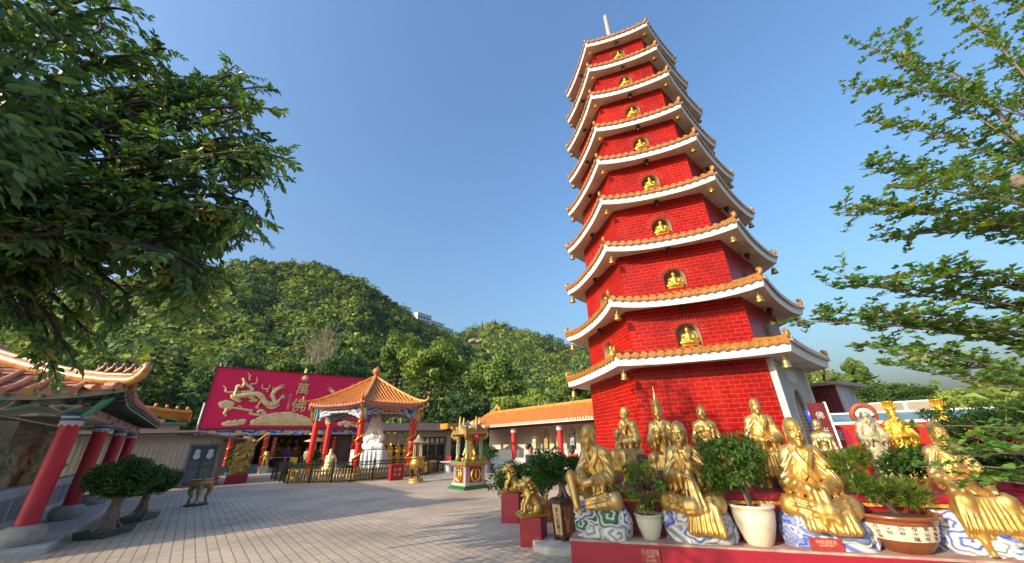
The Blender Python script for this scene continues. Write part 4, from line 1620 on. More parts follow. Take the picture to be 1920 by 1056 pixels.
# ---- guardian lions on crimson pedestals
def lion_mesh():
    S = Sculpt((-.34, -.46, -.02), (.34, .46, .98), .0125)
    S.limb((0, .22, .17), (0, -.06, .48), .19, .17, .05)
    S.ball((0, .2, .16), (.2, .2, .17), .05)
    for sx in (-1, 1):
        S.ball((sx * .17, .14, .14), (.09, .17, .15), .03)
        S.limb((sx * .18, .08, .06), (sx * .17, -.12, .045), .055, .05, .02)
        S.limb((sx * .12, -.1, .46), (sx * .13, -.24, .22), .075, .055, .03)
        S.limb((sx * .13, -.24, .22), (sx * .13, -.26, .05), .055, .05, .02)
        S.ball((sx * .13, -.30, .04), (.065, .085, .045), .02)
        for i in (-1, 0, 1):
            S.ball((sx * .13 + i * .035, -.365, .035), .025, .008)
    S.ball((0, -.12, .5), (.17, .15, .17), .05)
    # head
    S.ball((0, -.2, .74), (.16, .16, .15), .04)
    S.ball((0, -.33, .71), (.11, .1, .075), .03)
    S.limb((-.07, -.36, .63), (.07, -.36, .63), .035, k=.02)
    S.ball((0, -.39, .665), (.085, .06, .02), .01, True)
    S.ball((0, -.42, .75), (.045, .03, .03), .012)
    for sx in (-1, 1):
        S.ball((sx * .07, -.325, .80), .038, .012)
        S.limb((sx * .03, -.35, .84), (sx * .12, -.3, .835), .022, k=.012)
        S.limb((sx * .14, -.14, .84), (sx * .2, -.1, .88), .045, .025, .015)
    rg = random.Random(4)
    for ring, (rr, zz, n, yy) in enumerate(((.17, .74, 9, -.1), (.2, .66, 10, -.06), (.19, .56, 9, -.02), (.12, .88, 7, -.12))):
        for i in range(n):
            a = pi * (i / (n - 1)) if ring < 3 else 2 * pi * i / n
            x, y = rr * cos(a), yy + rr * .8 * sin(a)
            S.ball((x, y, zz + rg.uniform(-.02, .02)), .05, .006)
    for i in range(5):
        S.ball((.03 * (i % 2), .36 + .02 * i, .14 + .1 * i), .075 - .006 * i, .02)
    for i in range(6):
        a = pi + pi * i / 5
        S.ball((.15 * cos(a), -.12 + .17 * sin(a), .45), .03, .008)
    return S.mesh('lion', [M('lion_gold', (.62, .42, .12), .38, .85, .15, 8, .3, 40)])


lm = lion_mesh()
for k, (u, v_, ph, pw, sc, lab) in enumerate(((-4.47, -10.85, .46, .42, .80, 'golden guardian lion nearest the hexagonal planter on its crimson block'), (-5.55, -8.95, .63, .46, .72, 'golden guardian lion farther back, with round shrub right behind it'))):
    c = puv(u, v_)
    t = thing('lion_pedestal', 'crimson block pedestal under the ' + ('nearer' if k == 0 else 'farther') + ' golden guardian lion', 'pedestal', c, PR, 'lion pedestals')
    b = MB()
    b.box(-pw * .5, pw * .5, -pw * .48, pw * .6, -.01, ph)
    b.build('block', CRIM, t, .008)
    t = thing('lion_statue', lab, 'statue', c + Vector((0, .05, ph)), PR - 1.0, 'golden guardian lions')
    o = link('lion', lm, t, (0, 0, .035))
    o.scale = (sc * .95, sc * .9, sc * (.86 if k == 0 else .9))
    b = MB()
    b.box(-.22, .22, -.3, .3, 0, .045)
    b.build('gold_plinth', GOLD2, t, .006)

# ---- hexagonal planter with bonsai on a stone ring
c = Vector((.86, 7.95, 0))
t = thing('stone_ring', 'low round grey stone step under the hexagonal planter', 'step', c)
b = MB()
b.lathe([(.62, 0), (.62, .1), (.6, .12), (0, .12)], n=40)
b.build('step', GREYS, t)
t = thing('hexagonal_bonsai', 'dark wooden hexagonal planter with inscribed panels and a cloud-pruned bonsai', 'bonsai', c + Vector((0, 0, .12)), .22)
FR = M('planter_wood', (.07, .028, .02), .5, 0, .3, 8, .2, 30)
PA = M('planter_panel', (.5, .36, .18), .5, 0, .15, 6)
PB = M('carved_panel', (.16, .07, .04), .5, 0, .3, 10, .3, 40)


def hexring(R, z, k0=0):
    return [(R * cos(k0 + i * pi / 3), R * sin(k0 + i * pi / 3), z) for i in range(6)]


b = MB()
lo, hi = hexring(.205, .07), hexring(.255, .60)
for i in range(6):
    b.bar(lo[i], hi[i], .03)
    b.bar(lo[i], lo[(i + 1) % 6], .035)
    b.bar(hi[i], hi[(i + 1) % 6], .045)
    b.bar((lo[i][0] * .95, lo[i][1] * .95, 0), (lo[i][0] * .95, lo[i][1] * .95, .08), .05)
b.prism([(x, y) for x, y, z in hexring(.285, 0)], .62, .645)
fr = b.build('planter_frame', FR, t, .004)
gold_ink = M('gilt_carving', (.5, .3, .1), .4, .5)
for i in range(6):
    b = MB()
    q = [Vector(lo[i]) * .965, Vector(lo[(i + 1) % 6]) * .965, Vector(hi[(i + 1) % 6]) * .965, Vector(hi[i]) * .965]
    for z in q:
        z.z += 0
    b.add([tuple(a) for a in q], [(0, 1, 2, 3)])
    pn = b.build('panel', PA if i % 2 else PB, fr)
    xx = (q[1] - q[0]).normalized()
    mid_hi, mid_lo = (q[2] + q[3]) / 2, (q[0] + q[1]) / 2
    up = (mid_hi - mid_lo).normalized()
    nn = xx.cross(up)
    if i in (3, 4, 5):
        b = MB()
        if i % 2:
            o_ = mid_hi - up * .1 + nn * .004
            Y = Matrix(((xx.x, up.x, nn.x, o_.x), (xx.y, up.y, nn.y, o_.y), (xx.z, up.z, nn.z, o_.z), (0, 0, 0, 1)))
            text_column(b, '泰八馬觀了', .085, .09, Y, .002)
            b.build('inscription', M('planter_ink', (.08, .03, .02), .6), pn)
        else:
            rg = random.Random(i)
            base = mid_lo + up * .08 + nn * .004
            for s_ in range(9):
                a = base + xx * rg.uniform(-.02, .02)
                bq = mid_lo + up * rg.uniform(.2, .46) + xx * rg.uniform(-.08, .08) + nn * .004
                b.tube([a, (a + bq) / 2 + xx * rg.uniform(-.02, .02), bq], [.005, .004, .003], 4)
                for l_ in range(5):
                    e = bq + xx * rg.uniform(-.03, .03) + up * rg.uniform(-.04, .03)
                    b.tube([bq, e], [.004, .002], 4)
            b.build('carved_orchid', gold_ink, pn)
s = MB()
s.lathe([(.25, .645), (.15, .67), (0, .69)], n=12)
s.build('soil', SOIL, t)
b = MB()
for (a, r0) in ((0, .05), (1.2, .045), (2.4, .05), (3.7, .04), (5, .045)):
    b.tube([(.12 * cos(a), .12 * sin(a), .66), (.05 * cos(a), .05 * sin(a), .74), (.02 * cos(a + 1), .02 * sin(a), .88)], [.02, .03, r0 * .7], 7)
b.tube([(0, 0, .8), (-.06, 0, .95), (-.14, 0, 1.1)], [.05, .04, .025], 8)
b.tube([(0, 0, .84), (.14, -.02, .95), (.34, 0, 1.08)], [.035, .028, .016], 8)
b.build('trunk', BARK, t)
rg = np.random.default_rng(71)
pp = []
for (cx, cz, rx, rz_, n) in ((-.2, 1.26, .40, .30, 5200), (.34, 1.16, .27, .19, 2600), (-.05, 1.02, .3, .13, 1500)):
    pp.append(crown_cloud((cx, 0, cz), (rx, rx * .85, rz_), n, .042, rg, (.045, .12, .022), .35, .5, 40, 0, .6))
v, f, c_ = merge(pp)
link('foliage', mesh_np('foliage', v, f, [LEAF], c_), t)

# round shrubs behind the lions
for (x, y, r, z, seed, lab, fl) in ((-.1, 10.9, .62, .75, 81, 'dense round shrub behind the farther golden lion', False), (.62, 10.3, .5, .86, 82, 'dark leafy shrub with pale blossoms between the lions and the hexagonal planter', True)):
    t = thing('round_shrub', lab, 'shrub', (x, y, 0), 0, 'shrubs behind the lions')
    b = MB()
    b.lathe([(.2, 0), (.26, .1), (.3, .34), (.33, .36), (.33, .4), (.28, .4), (0, .38)], n=20)
    b.build('pot', M('terracotta', (.42, .12, .05), .7, 0, .15, 5), t)
    stems(t, (0, 0, .38), (0, 0, z), (r, r, r * .6), 7, seed, .016)
    shrub_part(t, 'foliage', (0, 0, z + .1), (r, r * .9, r * .68), 5200, .075, (.06, .14, .025), seed, .5, 40)
    if fl:
        rg = np.random.default_rng(9)
        q = rg.normal(size=(70, 3))
        q /= np.linalg.norm(q, axis=1, keepdims=True)
        v, f, c_ = leaf_cloud(np.array((0, 0, z + .1)) + q * np.array((r, r * .9, r * .68)), q, .05, .9, .3, None, .1, (.6, .6, .5), .2, rg)
        link('blossoms', mesh_np('blossoms', v, f, [LEAF], c_), t)
# ------------------------------------------------------------------ hexagonal pavilion with the white seated figure
VC = Vector((-10.42, 27.0, 0))
VR = .23
pav = thing('pavilion', 'open hexagonal pavilion with orange tiled roof on red columns over a white statue', 'pavilion', VC, VR)
PINK = M('pink_eave_paint', (.5, .22, .18), .6)


def px6(R, k):
    t = -pi / 2 + k * pi / 3
    return Vector((R * cos(t), R * sin(t), 0))


RC, REV, ZEV, ZAP = 3.5, 4.1, 4.22, 6.4
b = MB()
b.prism([(px6(4.3, k).x, px6(4.3, k).y) for k in range(6)], -.01, .32)
b.build('platform', GREYS, pav, .02)
PATT = None


def painted_mat(name, cols, scale, kind='voronoi', rough=.5):
    """painted ornament: patches of a few pigments with outlines"""
    if name in _M:
        return _M[name]
    m = bpy.data.materials.new(name)
    m.use_nodes = True
    t = m.node_tree
    N, L = t.nodes.new, t.links.new
    p = t.nodes['Principled BSDF']
    p.inputs['Roughness'].default_value = rough
    tc = N('ShaderNodeTexCoord')
    no = N('ShaderNodeTexNoise')
    no.inputs['Scale'].default_value = scale * 1.3
    no.inputs['Detail'].default_value = 1.5
    wv = N('ShaderNodeTexWave')
    wv.wave_type = 'RINGS'
    wv.inputs['Scale'].default_value = scale * .5
    wv.inputs['Distortion'].default_value = 9
    wv.inputs['Detail'].default_value = 1
    wv.inputs['Detail Scale'].default_value = 1.2
    L(tc.outputs['UV'], no.inputs['Vector'])
    L(tc.outputs['UV'], wv.inputs['Vector'])
    ad = N('ShaderNodeMath')
    ad.operation = 'MULTIPLY_ADD'
    ad.inputs[1].default_value = .45
    L(wv.outputs['Fac'], ad.inputs[0])
    L(no.outputs[0], ad.inputs[2])
    r = N('ShaderNodeValToRGB')
    r.color_ramp.interpolation = 'CONSTANT'
    e = r.color_ramp.elements
    n = len(cols)
    lo_, hi_ = .38, .95
    e[0].position, e[0].color = 0, (*cols[0], 1)
    e[1].position, e[1].color = lo_, (*cols[1], 1)
    for i in range(2, n):
        x = e.new(lo_ + (hi_ - lo_) * (i - 1) / (n - 1))
        x.color = (*cols[i], 1)
    L(ad.outputs[0], r.inputs[0])
    L(r.outputs[0], p.inputs['Base Color'])
    _M[name] = m
    return m


FRIEZE = painted_mat('painted_frieze', [(.02, .05, .32), (.55, .42, .14), (.03, .1, .45), (.6, .58, .5), (.1, .3, .34), (.62, .5, .2), (.02, .06, .4)], 1.5)
BLUEFR = painted_mat('blue_cloud_frieze', [(.03, .1, .45), (.62, .62, .6), (.05, .16, .55), (.6, .5, .2), (.6, .62, .62), (.03, .1, .45)], 1.1)
for k in range(6):
    a, c = px6(RC, k), px6(RC, k + 1)
    b = MB()
    b.bar((a.x, a.y, 3.96), (c.x, c.y, 3.96), .24, .42)
    # stepped carved bracket under the beam ends
    d = (c - a).normalized()
    for (f0, f1, zz) in ((.1, 1.05, 3.70), (.1, .75, 3.6), (.1, .42, 3.5), (.1, .26, 3.38)):
        for (o, s) in ((a, 1), (c, -1)):
            p0, p1 = o + d * s * f0, o + d * s * f1
            b.bar((p0.x, p0.y, zz), (p1.x, p1.y, zz), .16, .13)
    b.build('painted_beam', FRIEZE, pav)
    b = MB()
    b.tube([(a.x, a.y, .3), (a.x, a.y, .42)], [.3, .27], 16)
    b.tube([(a.x, a.y, .42), (a.x, a.y, 3.55)], .19, 16)
    cl = b.build('column', RED, pav)
    b = MB()
    b.bx((a.x, a.y, 3.72), (.34, .34, .72), VR + k * pi / 3)
    b.build('capital', M('teal_capital', (.2, .4, .4), .5, 0, .3, 12), cl)
    if k in (0, 1):
        b = MB()
        pts = [(a.x + .22 * cos(t_), a.y + .22 * sin(t_), .5 + .3 * t_ / 1.9) for t_ in np.linspace(0, 17, 70)]
        b.tube(pts, [.05 + .03 * sin(i * .9) ** 2 for i in range(70)], 6)
        rg = random.Random(k)
        for i in range(40):
            q = pts[rg.randrange(70)]
            b.ball((q[0] + rg.uniform(-.08, .08), q[1] + rg.uniform(-.08, .08), q[2]), rg.uniform(.03, .07), 6)
        b.build('coiled_dragon', GOLD2, cl)
    # gilded beast leaning out from each corner
    o = px6(1, k)
    z0 = 3.2
    b = MB()
    b.tube([a + o * .2 + Vector((0, 0, z0)), a + o * .38 + Vector((0, 0, z0 + .25)), a + o * .33 + Vector((0, 0, z0 + .55)), a + o * .52 + Vector((0, 0, z0 + .85)), a + o * .66 + Vector((0, 0, z0 + .8))], [.05, .09, .1, .12, .07], 8)
    for s_ in (-.1, .1):
        b.tube([a + o * .5 + Vector((s_, 0, z0 + .9)), a + o * .4 + Vector((s_ * 2, 0, z0 + 1.1))], [.03, .015], 5)
    b.build('corner_dragon', GOLD2, pav)
# roof
rf, rim = MB(), MB()
hip = MB()
for k in range(6):
    a, c = px6(REV, k), px6(REV, k + 1)
    ns, nv = 10, 6

    def rp(s, v):
        p = a.lerp(c, s) * (1 - v)
        u = abs(2 * s - 1)
        z = ZEV + .16 * u ** 3 * (1 - v) + (ZAP - ZEV) * (max(v, 0) ** 1.18)
        return Vector((p.x, p.y, z))
    V, F = [], []
    for j in range(nv + 1):
        for i in range(ns + 1):
            V.append(tuple(rp(i / ns, j / nv * .97)))
    for j in range(nv):
        for i in range(ns):
            q = j * (ns + 1) + i
            F.append((q, q + 1, q + ns + 2, q + ns + 1))
    rf.cur = 1
    rf.add(V, F, True)
    rf.cur = 0
    nr = 17
    out = (a + c).normalized()
    half = (c - a).length / 2
    for i in range(nr):
        s = (i + .5) / nr
        off = (s - .5) * 2 * half
        vend = max(.06, 1 - abs(off) / half)
        pts = []
        for j in range(6):
            v = vend * .97 * j / 5
            sw = .5 + (s - .5) / max(1e-3, 1 - v)
            sw = min(max(sw, 0), 1)
            pts.append(rp(sw, v) + Vector((0, 0, .045)))
        pts[0] += out * .07
        rf.tube(pts, .07, 6)
    for i in range(nr * 2):
        s = (i + .5) / nr / 2
        q = rp(s, 0)
        rim.ball(tuple(q + out * .03 - Vector((0, 0, .07))), (.07, .07, .1), 6)
    V = [tuple(rp(i / ns, 0)) for i in range(ns + 1)]
    V2 = [(x * .95, y * .95, z - .26) for x, y, z in V]
    rim.add(V + V2, [(i, ns + 1 + i, ns + 2 + i, i + 1)[::-1] for i in range(ns)])
    rim.add(V2 + [(0, 0, ZEV - .1)], [(i, ns + 1, i + 1)[::-1] for i in range(ns)])
    hip.tube([rp(0, v) + Vector((0, 0, .1)) for v in np.linspace(-.05, .97, 9)], [.1] * 9, 8)
    e = rp(0, -.05) + Vector((0, 0, .1))
    o = px6(1, k)
    hip.tube([e, e + o * .18 + Vector((0, 0, .06)), e + o * .28 + Vector((0, 0, .2)), e + o * .22 + Vector((0, 0, .34))], [.1, .08, .06, .03], 7)
rf.build('tiled_roof', [ORANGE, M('shaded_pan_tile', (.3, .1, .02), .45, 0, .3, 4)], pav)  # same tile as the ribs; gap shading put into a darker pan colour
rim.build('eave_trim', PINK, pav)
hip.build('hip_ridge', ORANGE, pav)
b = MB()
b.lathe([(.28, 0), (.3, .1), (.16, .2), (.12, .34), (.2, .42), (.27, .56), (.27, .66), (.2, .8), (.06, .9), (0, .91)], (0, 0, ZAP - .15), 20)
b.build('roof_finial', M('orange_finial', (.55, .16, .03), .3, coat=.4), pav)
a, c = px6(RC, 0), px6(RC, 1)
mid = (a + c) / 2
xx = (c - a).normalized()
nn = Vector((xx.y, -xx.x, 0))
X = Matrix(((xx.x, nn.x, 0, mid.x), (xx.y, nn.y, 0, mid.y), (0, 0, 1, 0), (0, 0, 0, 1)))
b = MB()
b.X = X
b.box(-.62, .62, .16, .22, 3.66, 4.14)
pq = b.build('name_board', M('board_frame', (.6, .45, .3), .5), pav, .01)
b = MB()
b.X = X
b.box(-.54, .54, .2, .226, 3.72, 4.08)
b.build('board_field', M('maroon_field', (.22, .02, .02), .5), pq)
b = MB()
Y = X @ Matrix(((1, 0, 0, -.34), (0, 0, 1, .229), (0, 1, 0, 3.9), (0, 0, 0, 1)))
text_column(b, '亭音觀', .34, .34, Y, .004, True)
b.build('lettering', M('gold_letter', (.75, .55, .2), .4, .4), pq)

# white seated figure with praying hands
WST = M('white_statue_paint', (.84, .83, .80), .5, 0, .05, 3)
S = Sculpt((-1.05, -.85, -.05), (1.05, .75, 2.75), .024)
for sx in (-1, 1):
    S.limb((sx * .3, 0, .2), (sx * .72, -.3, .2), .24, .18, .08)
    S.limb((sx * .72, -.3, .2), (-sx * .1, -.52, .16), .19, .14, .06)
    S.limb((sx * .36, 0, 1.28), (sx * .58, -.08, .72), .19, .22, .1)
    S.limb((sx * .58, -.08, .72), (sx * .1, -.42, .82), .2, .14, .08)
    S.limb((sx * .45, -.2, .72), (sx * .5, -.25, .35), .16, .12, .08)
    S.limb((sx * .05, -.46, .86), (sx * .025, -.50, 1.2), .055, .03, .02)
S.limb((0, .05, .2), (0, .05, 1.2), .42, .34, .1)
S.limb((-.3, .03, 1.3), (.3, .03, 1.3), .16, k=.1)
S.limb((0, .02, 1.35), (0, .0, 1.65), .15, .13, .04)
H = Head((0, -.04, 1.86), k=1.75)
H.carve(S)
# veil over the crown and shoulders
S.limb((0, .1, 1.9), (0, .12, 2.1), .30, .26, .06)
S.ball((0, -.24, 1.93), (.2, .24, .3), .03, True)
H.carve(S)
for sx in (-1, 1):
    S.path([(sx * .2, -.02, 2.15), (sx * .30, .0, 1.9), (sx * .34, .02, 1.5), (sx * .5, .0, 1.15)], [.07, .09, .1, .1], .06)
S.limb((0, .05, 2.2), (0, .02, 2.42), .14, .05, .04)
S.ripple((-1, -.6, .1), (1, .6, 1.4), lambda X, Y, Z: np.sin((Z + np.abs(X) * 1.2) * 26), .016)
wf = thing('white_statue', 'white robed seated statue with palms together inside the pavilion', 'statue', VC + Vector((.6, -.5, 1.52)), .02)
o = link('figure', S.mesh('figure', [WST]), wf)
o.scale = (.92, .95, 1.0)
H.paint(o, True, False)
b = MB()
b.ball((0, -.215, 2.16), (.13, .05, .17), 10)
b.build('crown', GOLD2, o)
ws = thing('statue_pedestal', 'pale blue draped pedestal under the white seated statue', 'pedestal', VC + Vector((.62, -.55, .3)), .02)
S = Sculpt((-1.15, -.95, -.02), (1.15, .85, 1.3), .03)
S.box((0, 0, .62), (.92, .62, .58), .12, .05)
for i in range(22):
    a = 2 * pi * i / 22
    q = (abs(cos(a)) ** 4 + abs(sin(a)) ** 4) ** (-.25)
    S.limb((.9 * cos(a) * q, .62 * sin(a) * q, 1.1), (.98 * cos(a) * q, .68 * sin(a) * q, .05), .05, .08, .06)
link('draped_block', S.mesh('draped_block', [M('pale_blue_paint', (.42, .56, .6), .55, 0, .15, 3, c2=(.62, .64, .62), c2s=2)]), ws)
t = thing('white_altar_block', 'white cloth covered block left of the draped pedestal in the pavilion', 'altar', VC + Vector((-.75, .3, .3)), .1)
b = MB()
b.box(-.3, .3, -.5, .5, 0, 1.25)
b.build('cloth_block', WHITE, t, .04)
# gilded rock and greenery in the enclosure
t = thing('gilded_rock', 'pale golden rock mound carved with a small figure inside the fence', 'statue', VC + Vector((-.75, -3.45, .32)), 0)
S = Sculpt((-.65, -.5, -.02), (.65, .5, 1.5), .028)
rg = random.Random(3)
S.limb((0, 0, 0), (0, 0, .7), .48, .3, .1)
for i in range(26):
    a, z = rg.uniform(0, 6.28), rg.uniform(0, 1)
    S.ball((.42 * (1 - z * .6) * cos(a), .34 * (1 - z * .6) * sin(a), z), rg.uniform(.07, .14), .03)
S.limb((0, -.1, .8), (0, -.1, 1.1), .17, .12, .06)
S.ball((0, -.1, 1.26), .1, .03)
link('mound', S.mesh('mound', [M('pale_gold', (.62, .5, .24), .5, .55, .25, 8, .5, 20)]), t)
rgn = np.random.default_rng(12)
for k, (dx, dy, r, h, lab) in enumerate(((-2.55, -2.0, .75, 1.15, 'tiered green topiary inside the pavilion enclosure behind the left columns'), (-3.4, -3.0, .45, .55, 'small dark green bush just inside the left end of the iron fence'), (.35, -3.7, .35, .4, 'little green plant by the foot of the front dragon column'))):
    t = thing('enclosure_bush', lab, 'bush', VC + Vector((dx, dy, .3)), 0, 'plants inside the pavilion fence')
    stems(t, (0, 0, 0), (0, 0, h * .6), (r, r, h * .4), 5, 90 + k, .03)
    pp = [crown_cloud((0, 0, h * (.45 + .25 * j)), (r * (1 - .2 * j), r * (1 - .2 * j), h * .24), 700, .12, rgn, (.05, .12, .02), .35, .3, 14, 0, .5) for j in range(3)]
    v, f, c_ = merge(pp)
    link('foliage', mesh_np('foliage', v, f, [LEAF], c_), t)

# iron fence around the enclosure with a gilded baluster wall inside
poly = [Vector(q) for q in ((-15.4, 25.0, 0), (-12.45, 21.75, 0), (-9.0, 21.55, 0), (-6.0, 24.15, 0), (-5.1, 27.4, 0), (-7.0, 31.0, 0))]
fn = thing('iron_fence', 'black iron railing with scrolled top around the pavilion', 'fence', (0, 0, 0))
gw = thing('baluster_wall', 'row of short gilded balusters standing behind the black iron railing', 'wall', (0, 0, 0))
for i in range(len(poly) - 1):
    a, c = poly[i], poly[i + 1]
    L = (c - a).length
    d = (c - a) / L
    b = MB()
    for z in (.1, .82, .98):
        b.bar(a + Vector((0, 0, z)), c + Vector((0, 0, z)), .04, .035)
    n = int(L / .14)
    for j in range(n + 1):
        p = a + d * (L * j / n)
        b.tube([p + Vector((0, 0, .1)), p + Vector((0, 0, 1.05))], .011, 4)
        if j < n:
            pm = p + d * (L / n / 2)
            pts = [pm + d * .055 * cos(q) + Vector((0, 0, .9 + .06 * sin(q))) for q in np.linspace(0, 2 * pi, 7)]
            b.tube(pts, .009, 4, cap=False)
    b.build('railing', BLACK, fn)
    for j in range(int(L / 1.2) + 1):
        p = a + d * min(L, 1.2 * j)
        b = MB()
        b.tube([p, p + Vector((0, 0, 1.12))], .035, 6)
        b.build('fence_post', BLACK, fn)
    inn = Vector((VC.x, VC.y, 0))
    a2, c2 = a.lerp(inn, .09), c.lerp(inn, .09)
    b = MB()
    L2 = (c2 - a2).length
    d2 = (c2 - a2) / L2
    b.bar(a2 + Vector((0, 0, .06)), c2 + Vector((0, 0, .06)), .2, .12)
    n = int(L2 / .17)
    for j in range(n):
        p = a2 + d2 * (L2 * (j + .5) / n)
        b.lathe([(.05, .1), (.06, .2), (.05, .45), (.065, .6), (.04, .66), (.0, .72)], tuple(p), 7)
    b.bar(a2 + Vector((0, 0, .55)), c2 + Vector((0, 0, .55)), .05, .05)
    b.build('baluster_row', M('aged_gilt', (.45, .3, .09), .5, .5, .25, 6), gw)

# donation box, bronze incense urn
d0 = at(742, 897, 22.35)
t = thing('donation_box', 'crimson donation box with gold characters in front of the railing', 'box', (d0.x, 22.3, 0), .62)
b = MB()
b.box(-.36, .36, -.22, .22, 0, .78)
bo = b.build('box', CRIM, t, .015)
b = MB()
Y = Matrix(((1, 0, 0, -.12), (0, 0, -1, -.222), (0, 1, 0, .52), (0, 0, 0, 1)))
text_column(b, '功德', .2, .24, Y, .002, True)
Y = Matrix(((1, 0, 0, -.12), (0, 0, -1, -.222), (0, 1, 0, .28), (0, 0, 0, 1)))
text_column(b, '隨緣', .15, .24, Y, .002, True)
b.build('lettering', M('gold_letter'), bo)
u0 = (-5.25, 20.7, 0)
t = thing('incense_urn', 'large golden bronze three legged incense urn with little pagoda lid on posts', 'incense burner', u0)
URN = M('urn_bronze', (.5, .3, .07), .38, .8, .25, 6, .3, 30)
b = MB()
b.lathe([(.5, 0), (.5, .06), (.42, .08), (.42, .15), (.46, .17), (.4, .22), (.2, .24)], n=28)
b.build('base', M('aged_gilt'), t)
b = MB()
b.lathe([(.1, .66), (.3, .7), (.42, .84), (.45, 1.0), (.42, 1.14), (.36, 1.2), (.36, 1.28), (.46, 1.32), (.46, 1.38), (.38, 1.38), (.3, 1.2), (0, 1.15)], n=32)
b.build('bowl', URN, t)
for i in range(3):
    a = -pi / 2 + .5 + 2 * pi * i / 3
    b = MB()
    b.tube([(.3 * cos(a), .3 * sin(a), .78), (.36 * cos(a), .36 * sin(a), .6), (.28 * cos(a), .28 * sin(a), .4), (.32 * cos(a), .32 * sin(a), .2)], [.11, .1, .06, .08], 8)
    b.build('leg', M('dark_bronze', (.12, .07, .03), .45, .6, .3, 10), t)
for i in range(4):
    a = pi / 4 + pi / 2 * i
    b = MB()
    b.tube([(.3 * cos(a), .3 * sin(a), 1.36), (.28 * cos(a), .28 * sin(a), 2.15)], .035, 8)
    b.build('post', M('pale_bronze', (.52, .42, .22), .45, .6), t)
b = MB()
b.lathe([(.55, 2.17), (.5, 2.14), (.46, 2.16), (.34, 2.24), (.2, 2.36), (.1, 2.5), (.08, 2.56), (.0, 2.68)], n=6)
for i in range(6):
    a = pi / 3 * i
    b.tube([(.48 * cos(a), .48 * sin(a), 2.17), (.6 * cos(a), .6 * sin(a), 2.19), (.66 * cos(a), .66 * sin(a), 2.27)], [.035, .03, .01], 5)
b.build('lid_roof', M('pale_bronze'), t)
t.scale = (.84, .84, .86)

# ------------------------------------------------------------------ four-post stone shrine on the plaza
t = thing('plaza_shrine', 'square gilded shrine with four posts, upswept white ridges and a tiled base on the plaza', 'shrine', (-2.13, 17.55, 0), AZ_E)
SH = M('shrine_gilt', (.36, .24, .07), .45, .5, .25, 7, .3, 30)
b = MB()
b.prism([(-.86, -.86), (.86, -.86), (.86, .86), (-.86, .86)], -.01, .07)
b.prism([(-.78, -.78), (.78, -.78), (.78, .78), (-.78, .78)], .07, .14)
b.build('green_skirt', M('green_paint', (.015, .13, .05), .5, 0, .2, 5), t, .02)
b = MB()
b.box(-.72, .72, -.72, .72, .14, .24)
b.build('plinth', M('pinkish_stone', (.5, .4, .32), .7), t, .015)
TILE = brick_mat('mosaic_tile', (.3, .2, .24), (.22, .2, .3), (.45, .38, .36), .09, .045, .008, .4, .3)
b = MB()
b.box(-.64, .64, -.64, .64, .24, .9)
b.build('tiled_block', TILE, t)
for k in range(4):
    X = Matrix.Rotation(k * pi / 2, 4, 'Z')
    b = MB()
    b.X = X
    b.bx((0, -.655, .57), (.78, .03, .6))
    pn = b.build('panel', M('dark_red_panel', (.2, .03, .02), .5), t, .004)
    b = MB()
    b.X = X
    for sx in (-1, 1):
        b.tube([(0, -.68, .3), (sx * .2, -.69, .36), (sx * .3, -.69, .55), (sx * .2, -.69, .76), (sx * .08, -.69, .8)], [.03, .06, .06, .05, .02], 6)
    b.ball((0, -.69, .55), (.1, .05, .17), 8)
    b.ball((0, -.70, .73), (.06, .05, .07), 8)
    b.build('gilt_relief', GOLD2, pn)
b = MB()
b.prism([(-.7, -.7), (.7, -.7), (.7, .7), (-.7, .7)], .9, .95)
b.prism([(-.8, -.8), (.8, -.8), (.8, .8), (-.8, .8)], .95, 1.1)
b.build('top_slab', SH, t, .02)
for k in range(4):
    a = pi / 4 + k * pi / 2
    cx, cy = .68 * cos(a), .68 * sin(a)
    b = MB()
    b.lathe([(.2, 1.1), (.2, 1.16), (.12, 1.18)], (cx, cy, 0), 14)
    b.build('post_foot', M('green_paint'), t)
    b = MB()
    b.lathe([(.12, 1.16), (.15, 1.22), (.12, 1.3), (.105, 1.36), (.1, 1.9), (.13, 1.95), (.11, 2.0), (.15, 2.06), (.15, 2.14)], (cx, cy, 0), 16)
    po = b.build('post', SH, t)
    b = MB()
    for j in range(12):
        q = 2 * pi * j / 12
        b.tube([(cx + .1 * cos(q), cy + .1 * sin(q), 1.4), (cx + .1 * cos(q), cy + .1 * sin(q), 1.86)], .02, 5)
    b.build('flutes', M('pale_green_flute', (.24, .34, .24), .5), po)
    b = MB()
    o = Vector((cos(a), sin(a), 0))
    q = Vector((cx, cy, 0))
    b.tube([q + Vector((0, 0, 2.1)), q + o * .25 + Vector((0, 0, 2.08)), q + o * .42 + Vector((0, 0, 2.2)), q + o * .28 + Vector((0, 0, 2.42)), q + o * .38 + Vector((0, 0, 2.56))], [.1, .1, .08, .07, .12], 8)
    b.ball(tuple(q + o * .42 + Vector((0, 0, 2.55))), (.11, .11, .08), 8)
    b.build('elephant_head_bracket', SH, po)
b = MB()
n = 14
for k in range(4):
    X = Matrix.Rotation(k * pi / 2, 4, 'Z')
    V = []
    for j in range(n + 1):
        s = -1 + 2 * j / n
        z = 2.36 + .42 * (1 - abs(s)) ** 2.0
        V += [(s * .78, -.78 + .1 * (1 - abs(s)), z), (s * .78, -.78, 2.24), (s * .5, -.5, 2.5 + .1 * (1 - abs(s)))]
    b.X = X
    b.add(V, [(3 * j, 3 * j + 1, 3 * j + 4, 3 * j + 3) for j in range(n)] + [(3 * j + 2, 3 * j, 3 * j + 3, 3 * j + 5) for j in range(n)], True)
    b.tube([(0, -.66, 2.4), (0, -.7, 2.85), (0, -.68, 3.02)], [.12, .07, .04], 8)
b.X = None
b.box(-.55, .55, -.55, .55, 2.2, 2.5)
b.build('canopy', SH, t)
